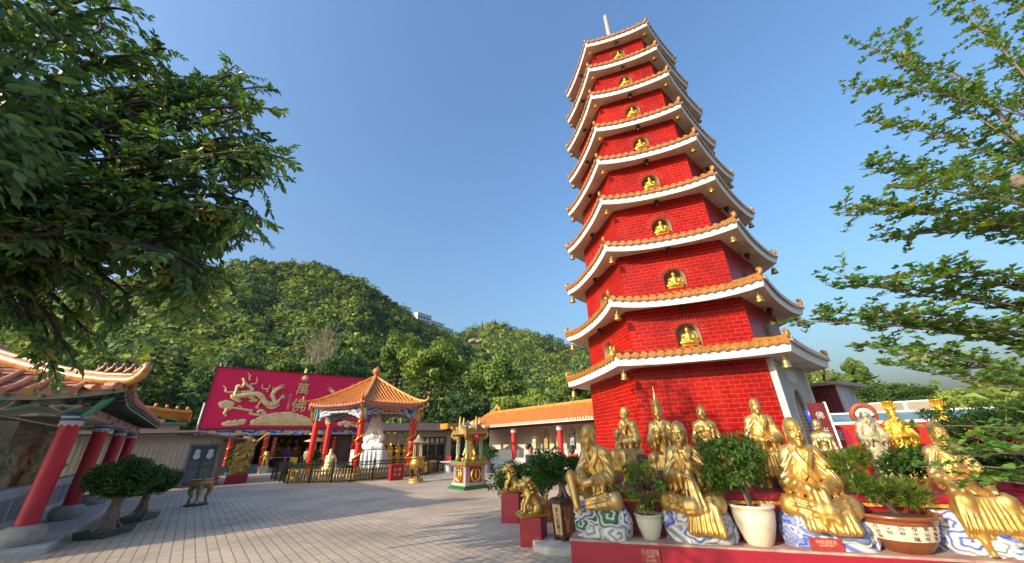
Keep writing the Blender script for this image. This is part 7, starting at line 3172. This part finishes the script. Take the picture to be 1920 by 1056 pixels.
class Hill:
    def __init__(s, keys, db, dr, seed, pw=.8):
        s.f, s.db, s.dr, s.pw = ridge(keys), db, dr, pw
        s.a0, s.a1 = keys[0][0], keys[-1][0]
        rg = np.random.default_rng(seed)
        s.k = rg.normal(size=(9, 2)) * np.array([.35, 7.]) * np.linspace(.5, 2.5, 9)[:, None]
        s.ph = rg.uniform(0, 6.28, 9)

    def pos(s, az, t):
        az, t = np.asarray(az, float), np.asarray(t, float)
        D = s.db + (s.dr - s.db) * t
        elr = s.f(az)
        e = np.radians(-1.2 + (elr + 1.2) * np.clip(t, 0, 1) ** s.pw)
        nz = sum(np.sin(az * k[0] + t * k[1] + p) for k, p in zip(s.k, s.ph)) / 9
        z = CAM_H + D * np.tan(e) + nz * D * .035 * np.clip(t * 4, 0, 1) * np.clip((1.02 - t) * 6, .0, 1)
        z = np.where(t > 1, CAM_H + s.dr * np.tan(np.radians(elr)) - (t - 1) * s.dr * .9, z)
        a = np.radians(az)
        return np.stack([D * np.sin(a), D * np.cos(a), np.maximum(z, -.3)], -1)

    def mesh(s, name, mat, nu=150, nv=46):
        A, T = np.meshgrid(np.linspace(s.a0, s.a1, nu), np.concatenate([np.linspace(0, 1, nv - 2), [1.1, 1.4]]))
        V = s.pos(A, T).reshape(-1, 3)
        j = (np.arange(nv - 1)[:, None] * nu + np.arange(nu - 1)[None])
        F = np.stack([j, j + 1, j + nu + 1, j + nu], -1).reshape(-1, 4)
        return tag(link(name, mesh_np(name, V, F, [mat])), kind='structure')


H1 = Hill([(-100, 6), (-80, 6), (-66, 7), (-57, 11), (-53, 15), (-50, 17.6), (-46, 19.8), (-43.6, 20.9), (-39.3, 22.5), (-34.2, 23.6), (-29.9, 23.7), (-24.9, 22.3), (-21.4, 20.4), (-18, 18.4), (-16, 17.4), (-10, 14.6), (-4, 12), (4, 8), (14, 5), (24, 3)], 52, 235, 3, .85)
H2 = Hill([(-26, 8), (-16, 13), (-10, 15.4), (-8.2, 16.0), (-5, 16.9), (-2.9, 17.2), (1.5, 16.0), (5.9, 14.7), (8.4, 13.5), (12.5, 12.4), (18, 10.5), (26, 8.2), (34, 6.9), (40, 5.9), (44, 4.3), (47, 3.0), (50, 2.0), (56, 1.4), (75, 1.2)], 75, 430, 8, .8)
HM = M('hill_undergrowth', (.09, .12, .03), .95, 0, .4, .03)
H1.mesh('hill', HM)
H2.mesh('hill', HM)
FOL = leaf_mat('forest_leaf', .65, .22, .25)


def forest(hill, n, seed, a0, a1, smin, smax, nl, name, d0=None, d1=None, lf=(.18, .36)):
    rg = np.random.default_rng(seed)
    # even over the ground: distance density grows with distance
    q = rg.uniform(0, 1, n)
    db, dr = hill.db, hill.dr
    e0, e1 = d0 or db, d1 or dr
    D = np.sqrt(e0 ** 2 + (e1 ** 2 - e0 ** 2) * q)
    t = (D - db) / (dr - db)
    az = rg.uniform(a0, a1, n)
    base = hill.pos(az, t)
    sz = rg.uniform(smin, smax, n) * rg.choice([.6, .85, 1, 1.2, 1.7], n)
    # patches of species and dry tones
    pt = np.sin(az * .35 + t * 5 + seed) + np.sin(az * .9 - t * 11) + np.sin(az * 2.1 + 3 * t)
    dark = rg.random(n) < np.where(pt > .35, .6, .14)
    base_c = np.where(dark[:, None], np.array([.052, .105, .036]), np.array([.158, .212, .038]))
    yel = (rg.random(n) < .16) & ~dark
    base_c = np.where(yel[:, None], np.array([.21, .23, .045]), base_c)
    brown = rg.random(n) < .02
    base_c = np.where(brown[:, None], np.array([.13, .085, .045]), base_c)
    base_c = base_c * rg.uniform(.7, 1.35, (n, 1))
    k = np.repeat(np.arange(n), nl)
    m = len(k)
    o = rg.normal(size=(m, 3))
    o[:, 2] = np.abs(o[:, 2]) * 1.1 - .25
    o /= np.linalg.norm(o, axis=1, keepdims=True)
    # lumps so that each crown has billows
    lump = 1 + .22 * np.sin(o[:, 0] * 5 + k) * np.sin(o[:, 1] * 5 + k * 1.7) + .15 * np.sin(o[:, 2] * 9 + k)
    r = np.stack([sz * rg.uniform(.55, .8, n), sz * rg.uniform(.55, .8, n), sz * rg.uniform(.5, .85, n)], 1)
    pos = base[k] + np.array([0, 0, .35]) * sz[k][:, None] + o * r[k] * (lump * rg.uniform(.72, 1.02, m))[:, None]
    c = base_c[k] * rg.uniform(.65, 1.4, (m, 1))
    v, f, c = quad_cloud(pos, o, sz[k] * rg.uniform(lf[0], lf[1], m), c, rg)
    return tag(link(name, mesh_np(name, v, f, [FOL], np.clip(c, .003, 1), smooth=False)), kind='stuff')


forest(H1, 2100, 4, -80, 2, 2.0, 4.4, 330, 'forest', 52, 115, (.09, .19))
forest(H1, 11000, 5, -80, 2, 1.7, 3.9, 80, 'forest', 110, None, (.18, .36))
forest(H2, 15000, 6, -26, 62, 2.6, 5.6, 40, 'forest', 80)


# single trees that can be told apart at the foot of the hills
def hill_tree(px, py, Y, hgt, wid, label, col, seed, kind='broad', group='trees at the foot of the hill'):
    """py: photo row of the tree top"""
    top = at(px, py, Y)
    z0 = top.z - hgt
    t = thing('tree', label, 'tree', (top.x, Y, z0), 0, group)
    rg = np.random.default_rng(seed)
    b = MB()
    if kind == 'cone':
        b.tube([(0, 0, -1.5), (0, 0, hgt * .5), (0, 0, hgt * .97)], [hgt * .025, hgt * .018, .02], 8)
        P, Nn = [], []
        tiers = int(hgt / .75)
        for i in range(tiers):
            f = i / tiers
            z = hgt * (.05 + .93 * f)
            R = wid * (1 - f) ** .8 + .12
            nb = 9
            zj = z
            for j in range(nb):
                a = 2 * pi * j / nb + i * .7 + rg.uniform(-.5, .5)
                z = zj + rg.uniform(-.4, .4)
                R = (wid * (1 - f) ** .8 + .12) * rg.uniform(.6, 1.12)
                m = int(26 + 46 * (1 - f))
                s = rg.uniform(.12, 1, m) ** .7
                P.append(np.stack([R * s * cos(a), R * s * sin(a), z - .22 * R * s + .18 * R * s ** 2 + rg.normal(0, .05, m)], 1) + rg.normal(0, .05 * R, (m, 3)))
                Nn.append(np.tile(np.array([cos(a) * .3, sin(a) * .3, 1.]), (m, 1)))
        P, Nn = np.concatenate(P), np.concatenate(Nn)
        c = np.tile(np.array(col), (len(P), 1)) * rg.uniform(.6, 1.4, (len(P), 1))
        v, f, c = quad_cloud(P, Nn, rg.uniform(.2, .4, len(P)) * max(1, hgt / 10), c, rg, .5)
    else:
        cr = np.array([wid, wid, hgt * .36])
        cc = np.array([0, 0, hgt * .63])
        b.tube([(0, 0, -1.5), (.1, 0, hgt * .25), (-.1, 0, hgt * .5)], [hgt * .03, hgt * .024, hgt * .016], 8)
        for i in range(6):
            a = i * 1.05
            b.tube([(0, 0, hgt * .3), (wid * .3 * cos(a), wid * .3 * sin(a), hgt * .5), (wid * .65 * cos(a), wid * .65 * sin(a), hgt * .68)], [hgt * .014, hgt * .01, hgt * .004], 6)
        ncl = 34
        q = rg.normal(size=(ncl, 3))
        q[:, 2] = q[:, 2] * .9 + .15
        q /= np.linalg.norm(q, axis=1, keepdims=True)
        q *= rg.uniform(.45, .9, (ncl, 1))
        m = 9500
        k = rg.integers(0, ncl, m)
        o = rg.normal(size=(m, 3))
        o[:, 2] = o[:, 2] * .8 + .15
        o /= np.linalg.norm(o, axis=1, keepdims=True)
        rad = rg.uniform(.22, .38, ncl)
        P = cc + (q[k] + o * (rad[k] * rg.uniform(.6, 1, m))[:, None]) * cr
        tint = rg.uniform(.7, 1.35, ncl)
        c = np.array(col)[None] * (tint[k] * rg.uniform(.65, 1.35, m))[:, None]
        v, f, c = quad_cloud(P, o, rg.uniform(.032, .066, m) * (wid + hgt * .3), c, rg)
    b.build('trunk', BARK, t, uv=False)
    link('crown', mesh_np('crown', v, f, [FOL], np.clip(c, .003, 1), smooth=False), t)
    return t


GD, GM, GL = (.055, .11, .034), (.12, .185, .036), (.18, .24, .04)
HT = [
    (248, 668, 30, 7.5, 2.6, 'cone-shaped green conifer rising above the curled ridge of the left shrine', GM, 'cone'),
    (305, 640, 34, 10, 3.0, 'tall layered conifer between the left shrine and the red board, lit on its left side', GM, 'cone'),
    (350, 655, 37, 10, 3.0, 'dark layered conifer just left of the red board', GD, 'cone'),
    (200, 650, 33, 9, 3.2, 'bright green tree behind the left shrine roof', GL, 'broad'),
    (60, 640, 26, 8, 4.0, 'yellow-green tree behind the roof at the far left edge', GL, 'broad'),
    (450, 668, 48, 9, 4.2, 'rounded dark tree behind the left half of the red board', GD, 'broad'),
    (540, 672, 50, 9, 4.5, 'mid-green tree behind the characters of the red board', GM, 'broad'),
    (640, 672, 52, 9, 4.5, 'dark green tree behind the right half of the red board', GD, 'broad'),
    (745, 668, 50, 12, 3.4, 'very dark conifer right behind the pavilion roof', GD, 'cone'),
    (800, 690, 47, 10, 2.6, 'dark slim conifer to the right of the pavilion roof', GD, 'cone'),
    (826, 712, 44, 8.5, 2.2, 'narrow layered conifer between pavilion and plaza shrine', GD, 'cone'),
    (860, 690, 52, 10, 2.6, 'shaded conifer left of the big round tree', GD, 'cone'),
    (812, 640, 66, 13, 6.0, 'large pale green tree on the slope above the pavilion', GL, 'broad'),
    (760, 620, 74, 12, 5.0, 'mottled tree high on the slope above the pavilion finial', GM, 'broad'),
    (930, 668, 56, 11.5, 5.2, 'big round-crowned tree with forked trunk above the gallery roof', GM, 'broad'),
    (878, 735, 46, 7, 3.0, 'dark bushy tree at the left end of the gallery', GD, 'broad'),
    (1000, 728, 44, 6.5, 3.6, 'light green spreading tree behind the gallery ridge', GL, 'broad'),
    (1065, 700, 46, 7.5, 3.8, 'mid-green tree behind the gallery beside the pagoda', GM, 'broad'),
    (960, 740, 42, 5, 2.8, 'low yellow-green tree behind the gallery ridge ornament', GL, 'broad'),
    (1592, 672, 60, 7, 2.0, 'thin airy tree standing up behind the maroon building', GM, 'broad'),
    (1660, 716, 48, 6, 4.6, 'dark bushy tree behind the sheet metal fence', GM, 'broad'),
    (1560, 705, 62, 5, 3.4, 'rounded tree peeping over the maroon building roof', GM, 'broad'),
    (1750, 735, 46, 5, 5.0, 'olive green tree far behind the golden officials', GL, 'broad'),
]
for i, (px, py, Y, hg, wd, lab, col, kind) in enumerate(HT):
    hill_tree(px, py, Y, hg, wd, lab, col, 300 + i, kind)
# a few dark pines on the far summit
for i, (px, py, h_) in enumerate(((904, 602, 12), (915, 606, 9), (922, 600, 14), (928, 597, 16), (945, 607, 7))):
    hill_tree(px, py, 424, h_, 2.2 if i < 4 else 5, ['leftmost dark pine on the far summit', 'second dark pine from the left on the far summit', 'third dark pine on the far summit', 'tallest dark pine on the far summit', 'low rounded tree right of the summit pines'][i], (.012, .03, .02), 400 + i, 'cone' if i < 4 else 'broad', 'pines on the far summit')
# dead bamboo clump
c0 = at(600, 690, 88)
t = thing('dry_bamboo', 'clump of pale dry bamboo stalks on the green slope above the red board', 'bamboo', c0)
rg = random.Random(5)
b = MB()
for i in range(75):
    a = rg.gauss(0, .28)
    L = rg.uniform(6, 11.5)
    x = rg.uniform(-2.6, 2.6)
    y = rg.uniform(-1.5, 1.5)
    b.tube([(x, y, -2), (x + sin(a) * L * .5, y - .3, L * .5), (x + sin(a) * L * 1.05, y - .8, L * .97)], [.06, .045, .02], 4, cap=False)
    for j in range(4):
        f_ = rg.uniform(.4, .95)
        p = (x + sin(a) * L * f_, y - .5, L * f_)
        b.tube([p, (p[0] + rg.uniform(-.9, .9), p[1] - .3, p[2] + rg.uniform(.3, 1))], [.03, .012], 3, cap=False)
b.build('stalks', M('dry_bamboo_stalk', (.30, .25, .17), .8, 0, .25, 3), t, uv=False)
# boulder on the far hill, and one by the pagoda
for k, (px, py, Y, s_, lab) in enumerate(((892, 638, 330, 6, 'pale bare boulder on the far green hill'), (1085, 735, 58, 3.2, 'grey rock face among trees right beside the pagoda'))):
    p = at(px, py, Y)
    S = Sculpt((-1.4, -1, -1.2), (1.4, 1, 1), .09)
    rg = random.Random(k)
    for i in range(9):
        S.ball((rg.uniform(-.7, .7), rg.uniform(-.4, .4), rg.uniform(-.7, .1)), (rg.uniform(.3, .6), .5, rg.uniform(.3, .6)), .1)
    o = link('boulder', S.mesh('boulder', [M('boulder_stone', (.3, .25, .17), .9, 0, .3, 1.2)]))
    o.location = p
    o.scale = (s_, s_, s_ * .55)
    tag(o, lab, 'boulder')


def far_block(p, rz, w, d, h, floors, bays, label):
    t = thing('apartment_block', label, 'building', p, rz)
    b = MB()
    b.box(-w / 2, w / 2, 0, d, -14, h)
    wl = b.build('wall', M('block_white', (.66, .66, .64), .7, 0, .06, .1), t)
    b = MB()
    b.box(-w / 2 - .3, w / 2 + .3, -.3, d + .3, h, h + .5)
    b.build('roof', M('block_white'), t)
    for f in range(floors):
        for k in range(bays):
            b = MB()
            x = -w / 2 + (k + .5) * w / bays
            z = h - (f + .8) * 3.0
            b.box(x - w / bays * .32, x + w / bays * .32, -.12, .0, z - .7, z + .7)
            b.build('window', M('block_glass', (.05, .065, .08), .25), t, uv=False)


p = at(795, 611, 250)
far_block(Vector((p.x, p.y, p.z)), .95, 13, 8, 8.5, 4, 5, 'white apartment block on the ridge with a blank sunlit end wall')
p = at(820, 621, 258)
far_block(Vector((p.x, p.y, p.z)), .95, 13, 8, 6.5, 3, 5, 'white apartment block lower on the ridge, right of the one with the blank end')
p = at(840, 626, 266)
far_block(Vector((p.x, p.y, p.z)), .95, 11, 8, 4, 2, 4, 'last small white block where the ridge dips')
p = at(918, 752, 58)
far_block(Vector((p.x, p.y, p.z - 2)), .2, 5, 4, 3.4, 1, 2, 'small pale house hidden among the trees behind the gallery')
# ------------------------------------------------------------------ near trees framing the picture
def smoothp(P, it=2):
    P = [Vector(p) for p in P]
    for _ in range(it):
        Q = [P[0]]
        for a, c in zip(P[:-1], P[1:]):
            Q += [a * .75 + c * .25, a * .25 + c * .75]
        P = Q + [P[-1]]
    return P


def sample(P, u):
    L = [0]
    for a, c in zip(P[:-1], P[1:]):
        L.append(L[-1] + (c - a).length)
    d = u * L[-1]
    for i in range(len(P) - 1):
        if d <= L[i + 1] or i == len(P) - 2:
            f = (d - L[i]) / max(1e-6, L[i + 1] - L[i])
            return P[i].lerp(P[i + 1], f), (P[i + 1] - P[i]).normalized()


# left: broad glossy leaves in two rows along drooping twigs
rg = random.Random(11)
rn = np.random.default_rng(11)
tl = thing('ficus_tree', 'big dark glossy-leaved tree overhanging the upper left corner', 'tree', (0, 0, 0))
boughs = [
    ([(-420, 520), (100, 280), (300, 205), (430, 200), (540, 203)], 3.5, 26),
    ([(-420, 540), (120, 350), (330, 300), (470, 280), (568, 296)], 3.4, 30),
    ([(-420, 560), (100, 430), (290, 390), (420, 385), (518, 408)], 3.3, 30),
    ([(-420, 580), (130, 460), (290, 465), (380, 500), (430, 545)], 3.2, 26),
    ([(-420, 580), (60, 470), (170, 520), (240, 590)], 3.1, 22),
    ([(-420, 480), (40, 180), (180, 110), (280, 100), (330, 110)], 3.1, 30),
    ([(-420, 450), (60, 60), (200, 10), (290, 25)], 2.9, 26),
    ([(-420, 420), (0, -40), (160, -70), (240, -40)], 2.8, 16),
    ([(-420, 500), (0, 300), (150, 250), (260, 260), (380, 250)], 3.3, 30),
    ([(-420, 500), (-40, 250), (60, 200), (160, 190)], 2.8, 24),
    ([(-420, 520), (-60, 380), (60, 360), (180, 380), (300, 350)], 3.0, 30),
    ([(-420, 540), (-60, 440), (20, 440), (120, 430), (230, 440)], 2.9, 26),
    ([(-420, 500), (-120, 410), (-40, 420), (0, 470)], 2.9, 14),
    ([(-420, 500), (-100, 330), (-20, 120), (60, 60)], 2.7, 22),
    ([(-420, 500), (60, 300), (240, 330), (360, 330), (450, 340)], 3.7, 26),
    ([(-420, 540), (60, 400), (200, 430), (330, 430), (400, 440)], 3.6, 26),
    ([(-420, 500), (60, 240), (230, 180), (350, 170), (420, 210)], 3.8, 26),
]
wood = MB()
fol = []
jit = random.Random(5)
boughs = [([(x - (36 if j == len(p) - 1 else 0), y) for j, (x, y) in enumerate(p)], Y, n) for p, Y, n in boughs]
boughs += [([(x - (jit.uniform(0, 45) if j == len(p) - 1 else 0), y + jit.gauss(0, 24)) for j, (x, y) in enumerate(p)], Y + .3, n) for p, Y, n in boughs[:4] + boughs[9:10] + boughs[15:18] for _ in (0, 1)]
boughs = [(pts, Y, int(n * 1.4)) for pts, Y, n in boughs] + [([(x + jit.gauss(0, 26), y + jit.gauss(0, 26)) for x, y in pts[:-1]] + [(pts[-1][0] - jit.uniform(15, 80), pts[-1][1] + jit.gauss(0, 22))], Y + jit.uniform(-.2, .7), int(n * 1.1)) for pts, Y, n in boughs for _ in (0, 1, 2)]
boughs += [([(-420, 540), (-20, 480), (50, 570), (100, 690)], 3.1, 20), ([(-420, 540), (-40, 480), (30, 570), (70, 650)], 3.0, 18),
           ([(-420, 540), (40, 470), (130, 520), (215, 585)], 3.2, 24),
           ([(-420, 540), (0, 480), (70, 560), (130, 660)], 3.2, 22), ([(-420, 540), (-60, 470), (0, 530), (40, 600)], 2.9, 20), ([(-420, 540), (60, 450), (160, 490), (250, 560)], 3.3, 24),
           ([(-420, 540), (20, 500), (100, 550), (160, 620)], 3.4, 22), ([(-420, 540), (-30, 490), (50, 540), (110, 600)], 3.3, 22), ([(-420, 540), (0, 500), (80, 590), (95, 680)], 3.35, 16)]
for pts, Y, ntw in boughs:
    P = smoothp([at(x, y, Y + .12 * i) for i, (x, y) in enumerate(pts)])
    n = len(P)
    wood.tube(P, list(np.linspace(.05, .008, n)), 6, cap=False)
    low = pts[-1][1] > 560
    for i in range(ntw):
        u = 1 - .72 * (i / ntw) ** 1.1 if i else 1.
        p, d = sample(P, min(.999, u))
        side = Vector((rg.gauss(0, 1), rg.gauss(0, 1), rg.gauss(-.15, .8)))
        tw = (d * (.8 if i else 1.4) + side * (.45 if low else .9) + Vector((.1, 0, -.12))).normalized()
        L = rg.uniform(.18, .38) * (.7 if low else 1)
        droop = rg.uniform(.1, .35)
        Q = [p + tw * L * f + Vector((0, 0, -droop * L * f * f)) for f in np.linspace(0, 1, 6)]
        wood.tube(Q, list(np.linspace(.009, .003, 6)), 4, cap=False)
        nl = int(L / .024)
        cen, dr, up = [], [], []
        sd = tw.cross(Vector((rg.gauss(0, .25), rg.gauss(0, .25), 1))).normalized()
        for j in range(nl):
            f = .12 + .88 * (j + .5) / nl
            q, dd = sample(Q, f)
            s_ = 1 if j % 2 else -1
            cen.append(tuple(q))
            v = dd * .75 + sd * s_ * .75 + Vector((0, 0, -.22))
            dr.append(tuple(v))
            up.append((0, 0, 1))
        cen.append(tuple(Q[-1]))
        dr.append(tuple(tw))
        sun = rg.random()  # random pick of this twig's leaf tint
        col = (.07, .16, .045) if sun < .55 else ((.13, .24, .05) if sun < .95 else (.2, .2, .035))
        fol.append(leaf_cloud(cen, dr, rg.uniform(.085, .14), .42, .2, (0, 0, 1), .22, col, .3, rn))
wood.tube([(-5.6, 1.5, -.1), (-5.4, 1.7, 1.5), (-5.0, 2.0, 2.6), (-4.6, 2.3, 3.4)], [.34, .27, .2, .12], 12)
wood.build('trunk', BARKD, tl, uv=False)
v, f, c = merge(fol)
link('crown', mesh_np('crown', v, f, [LEAFG], c, smooth=False), tl)
# extra crown off-frame left, added and sized to shade the first monks and plinth
v, f, c = crown_cloud((-6.1, 1.3, 4.7), (2.3, 1.9, 1.7), 22000, .125, rn, (.055, .125, .036), .3, .3, 60, .3, .45)
link('crown', mesh_np('crown', v, f, [LEAFG], c, smooth=False), tl)

# right: tiers of small rosettes on level branches
rg = random.Random(21)
rn = np.random.default_rng(21)
tr = thing('tiered_tree', 'airy tree with tiers of small leaves reaching in from the right edge', 'tree', (0, 0, 0))
br = [
    ([(2250, 700), (1925, 275), (1850, 190), (1800, 135), (1700, 110), (1600, 78)], 3.4, 44, .03),
    ([(2100, 430), (1890, 250), (1800, 200), (1720, 130), (1640, 60)], 3.5, 46, .018),
    ([(1990, 240), (1830, 190), (1750, 172), (1660, 160), (1590, 165)], 3.3, 44, .012),
    ([(2050, 300), (1930, 150), (1850, 60), (1760, -10)], 3.3, 56, .02),
    ([(2050, 150), (1960, 60), (1880, -20)], 3.2, 40, .014),
    ([(2050, 320), (1880, 300), (1750, 250), (1625, 225)], 3.5, 44, .012),
    ([(2100, 380), (1880, 335), (1750, 310), (1610, 318)], 3.4, 52, .014),
    ([(2100, 430), (1860, 405), (1700, 392), (1560, 400)], 3.3, 60, .014),
    ([(2100, 450), (1850, 430), (1720, 438), (1645, 452)], 3.5, 50, .014),
    ([(2100, 400), (1900, 385), (1790, 360), (1690, 350)], 3.1, 44, .012),
    ([(2200, 640), (1850, 560), (1700, 540), (1548, 535)], 3.4, 58, .016),
    ([(2100, 600), (1880, 530), (1790, 515), (1700, 520)], 3.2, 44, .012),
    ([(2250, 740), (1880, 640), (1700, 610), (1490, 602)], 3.5, 78, .018),
    ([(2100, 680), (1900, 620), (1780, 600), (1640, 585)], 3.3, 50, .012),
    ([(2150, 740), (1880, 690), (1740, 660), (1615, 648)], 3.4, 50, .014),
    ([(2150, 760), (1880, 720), (1760, 690), (1650, 676)], 3.2, 30, .012),
    ([(2150, 790), (1900, 805), (1810, 797), (1700, 802)], 2.9, 5, .006),
    ([(2150, 830), (1920, 820), (1850, 815), (1800, 830)], 3.1, 36, .010),
    ([(2150, 880), (1910, 850), (1840, 848), (1810, 862)], 2.9, 30, .010),
    ([(2150, 900), (1900, 880), (1820, 872), (1735, 890)], 2.9, 8, .006),
    ([(2150, 940), (1910, 905), (1860, 900), (1810, 905)], 3.0, 34, .010),
]
wood = MB()
fol = []
jit = random.Random(6)
br = br + [([(x + jit.gauss(0, 9), y + jit.gauss(0, 14)) for x, y in pts[:-1]] + [(pts[-1][0] + jit.uniform(10, 60), pts[-1][1] + jit.gauss(0, 12))], Y + jit.uniform(-.3, .4), ntw, rad * .7) for pts, Y, ntw, rad in br[:16]]
for bi, (pts, Y, ntw, rad) in enumerate(br):
    ntw = int(ntw * .78)
    upper = pts[-1][1] < 470
    P = smoothp([at(x, y, Y) for (x, y) in pts])
    n = len(P)
    wood.tube(P, list(np.linspace(rad, .003, n)), 6, cap=False)
    for i in range(ntw):
        u = .22 + .78 * ((i + rg.random()) / ntw)
        p, d = sample(P, min(.999, u))
        tw = (d * .6 + Vector((rg.gauss(0, .8), rg.gauss(0, .8), rg.gauss(.2, .5) if upper else rg.gauss(.14, .26)))).normalized()
        L = rg.uniform(.1, .32) * (1.1 - .5 * u)
        q0 = p + Vector((rg.gauss(0, .02), rg.gauss(0, .05), rg.gauss(0, .05 if upper else .018)))
        Q = [p, p.lerp(q0 + tw * L, .5) + Vector((0, 0, .01)), q0 + tw * L]
        wood.tube(Q, [.004, .003, .0015], 4, cap=False)
        m = max(2, int(L / .045))
        cen, dr = [], []
        for j in range(m):
            q, dd = sample(Q, (j + 1) / m)
            q = q + Vector((rg.gauss(0, .012), rg.gauss(0, .012), .008))
            for k in range(5):
                a = 2 * pi * k / 5 + rg.uniform(-.4, .4)
                cen.append(tuple(q))
                dr.append((cos(a), sin(a), rg.uniform(.1, .6)))
        s = rg.random()
        col = (.10, .20, .045) if s < .6 else ((.15, .26, .05) if s < .93 else (.22, .25, .045))
        fol.append(leaf_cloud(cen, dr, .064, .54, .2, None, .12, col, .35, rn))
wood.tube([(5.6, 2.2, -.1), (5.5, 2.3, 1.8), (5.2, 2.5, 3.2), (4.9, 2.8, 4.0)], [.16, .13, .1, .06], 10)
wood.build('trunk', BARK, tr, uv=False)
v, f, c = merge(fol)
link('crown', mesh_np('crown', v, f, [LEAF], c, smooth=False), tr)

# small spreading tree on the terrace at the right, and the hedge-like shrubs under it
q = puv(5.0, -8.6, .9)
t = thing('small_tree', 'small spreading tree with pale forked trunks beside the red wall at the right edge', 'tree', q)
b = MB()
for i in range(5):
    a = i * 1.3
    b.tube([(.08 * cos(a), .08 * sin(a), 0), (.18 * cos(a), .18 * sin(a), .5), (.55 * cos(a), .5 * sin(a), 1.05)], [.05, .04, .015], 7)
b.build('trunk', M('pale_bark', (.42, .32, .2), .8, 0, .25, 10), t)
pp = []
for i in range(40):
    a, r_ = rn.uniform(0, 6.28), rn.uniform(.1, 1.45)
    pp.append(crown_cloud((r_ * cos(a), r_ * sin(a), 1.22 + .1 * rn.normal() - .1 * r_), (.34, .34, .1), 260, .06, rn, (.06, .115, .02), .35, .3, 6, 0, .5))
v, f, c = merge(pp)
link('crown', mesh_np('crown', v, f, [LEAF], c, smooth=False), t)
for k, (u, v_, r_, zz, lab) in enumerate(((2.75, -11.2, .6, 1.35, 'layered leafy shrub crowding the right shoulder of the dangling-feet monk'), (3.0, -11.9, .6, 1.1, 'layered leafy shrub in the lower right corner over the dark pot'))):
    t = thing('layered_shrub', lab, 'shrub', puv(u, v_, ZP if k else ZT), 0, 'layered shrubs at the right end')
    stems(t, (0, 0, 0), (0, 0, zz - .6), (r_, r_, .4), 7, 500 + k, .018)
    pp = []
    for i in range(34):
        a, rr = rn.uniform(0, 6.28), r_ * 1.15 * rn.uniform(0, 1) ** .5
        pp.append(crown_cloud((rr * cos(a), rr * sin(a), rn.uniform(.15, zz - .35)), (.26, .26, .07), 230, .055, rn, (.05, .11, .018), .35, .3, 6, 0, .5))
    v, f, c = merge(pp)
    link('foliage', mesh_np('foliage', v, f, [LEAF], c, smooth=False), t)
# ------------------------------------------------------------------ thin afternoon haze in the air
b = MB()
b.box(-1600, 1600, -1600, 1600, -6, 420)
hz = bpy.data.materials.new('air_haze')
hz.use_nodes = True
n_ = hz.node_tree
n_.nodes.remove(n_.nodes['Principled BSDF'])
vol = n_.nodes.new('ShaderNodeVolumePrincipled')
vol.inputs['Color'].default_value = (.86, .9, .95, 1)
vol.inputs['Density'].default_value = .00007
vol.inputs['Anisotropy'].default_value = .2
n_.links.new(vol.outputs[0], n_.nodes['Material Output'].inputs['Volume'])
tag(b.build('haze', hz, uv=False), kind='stuff')
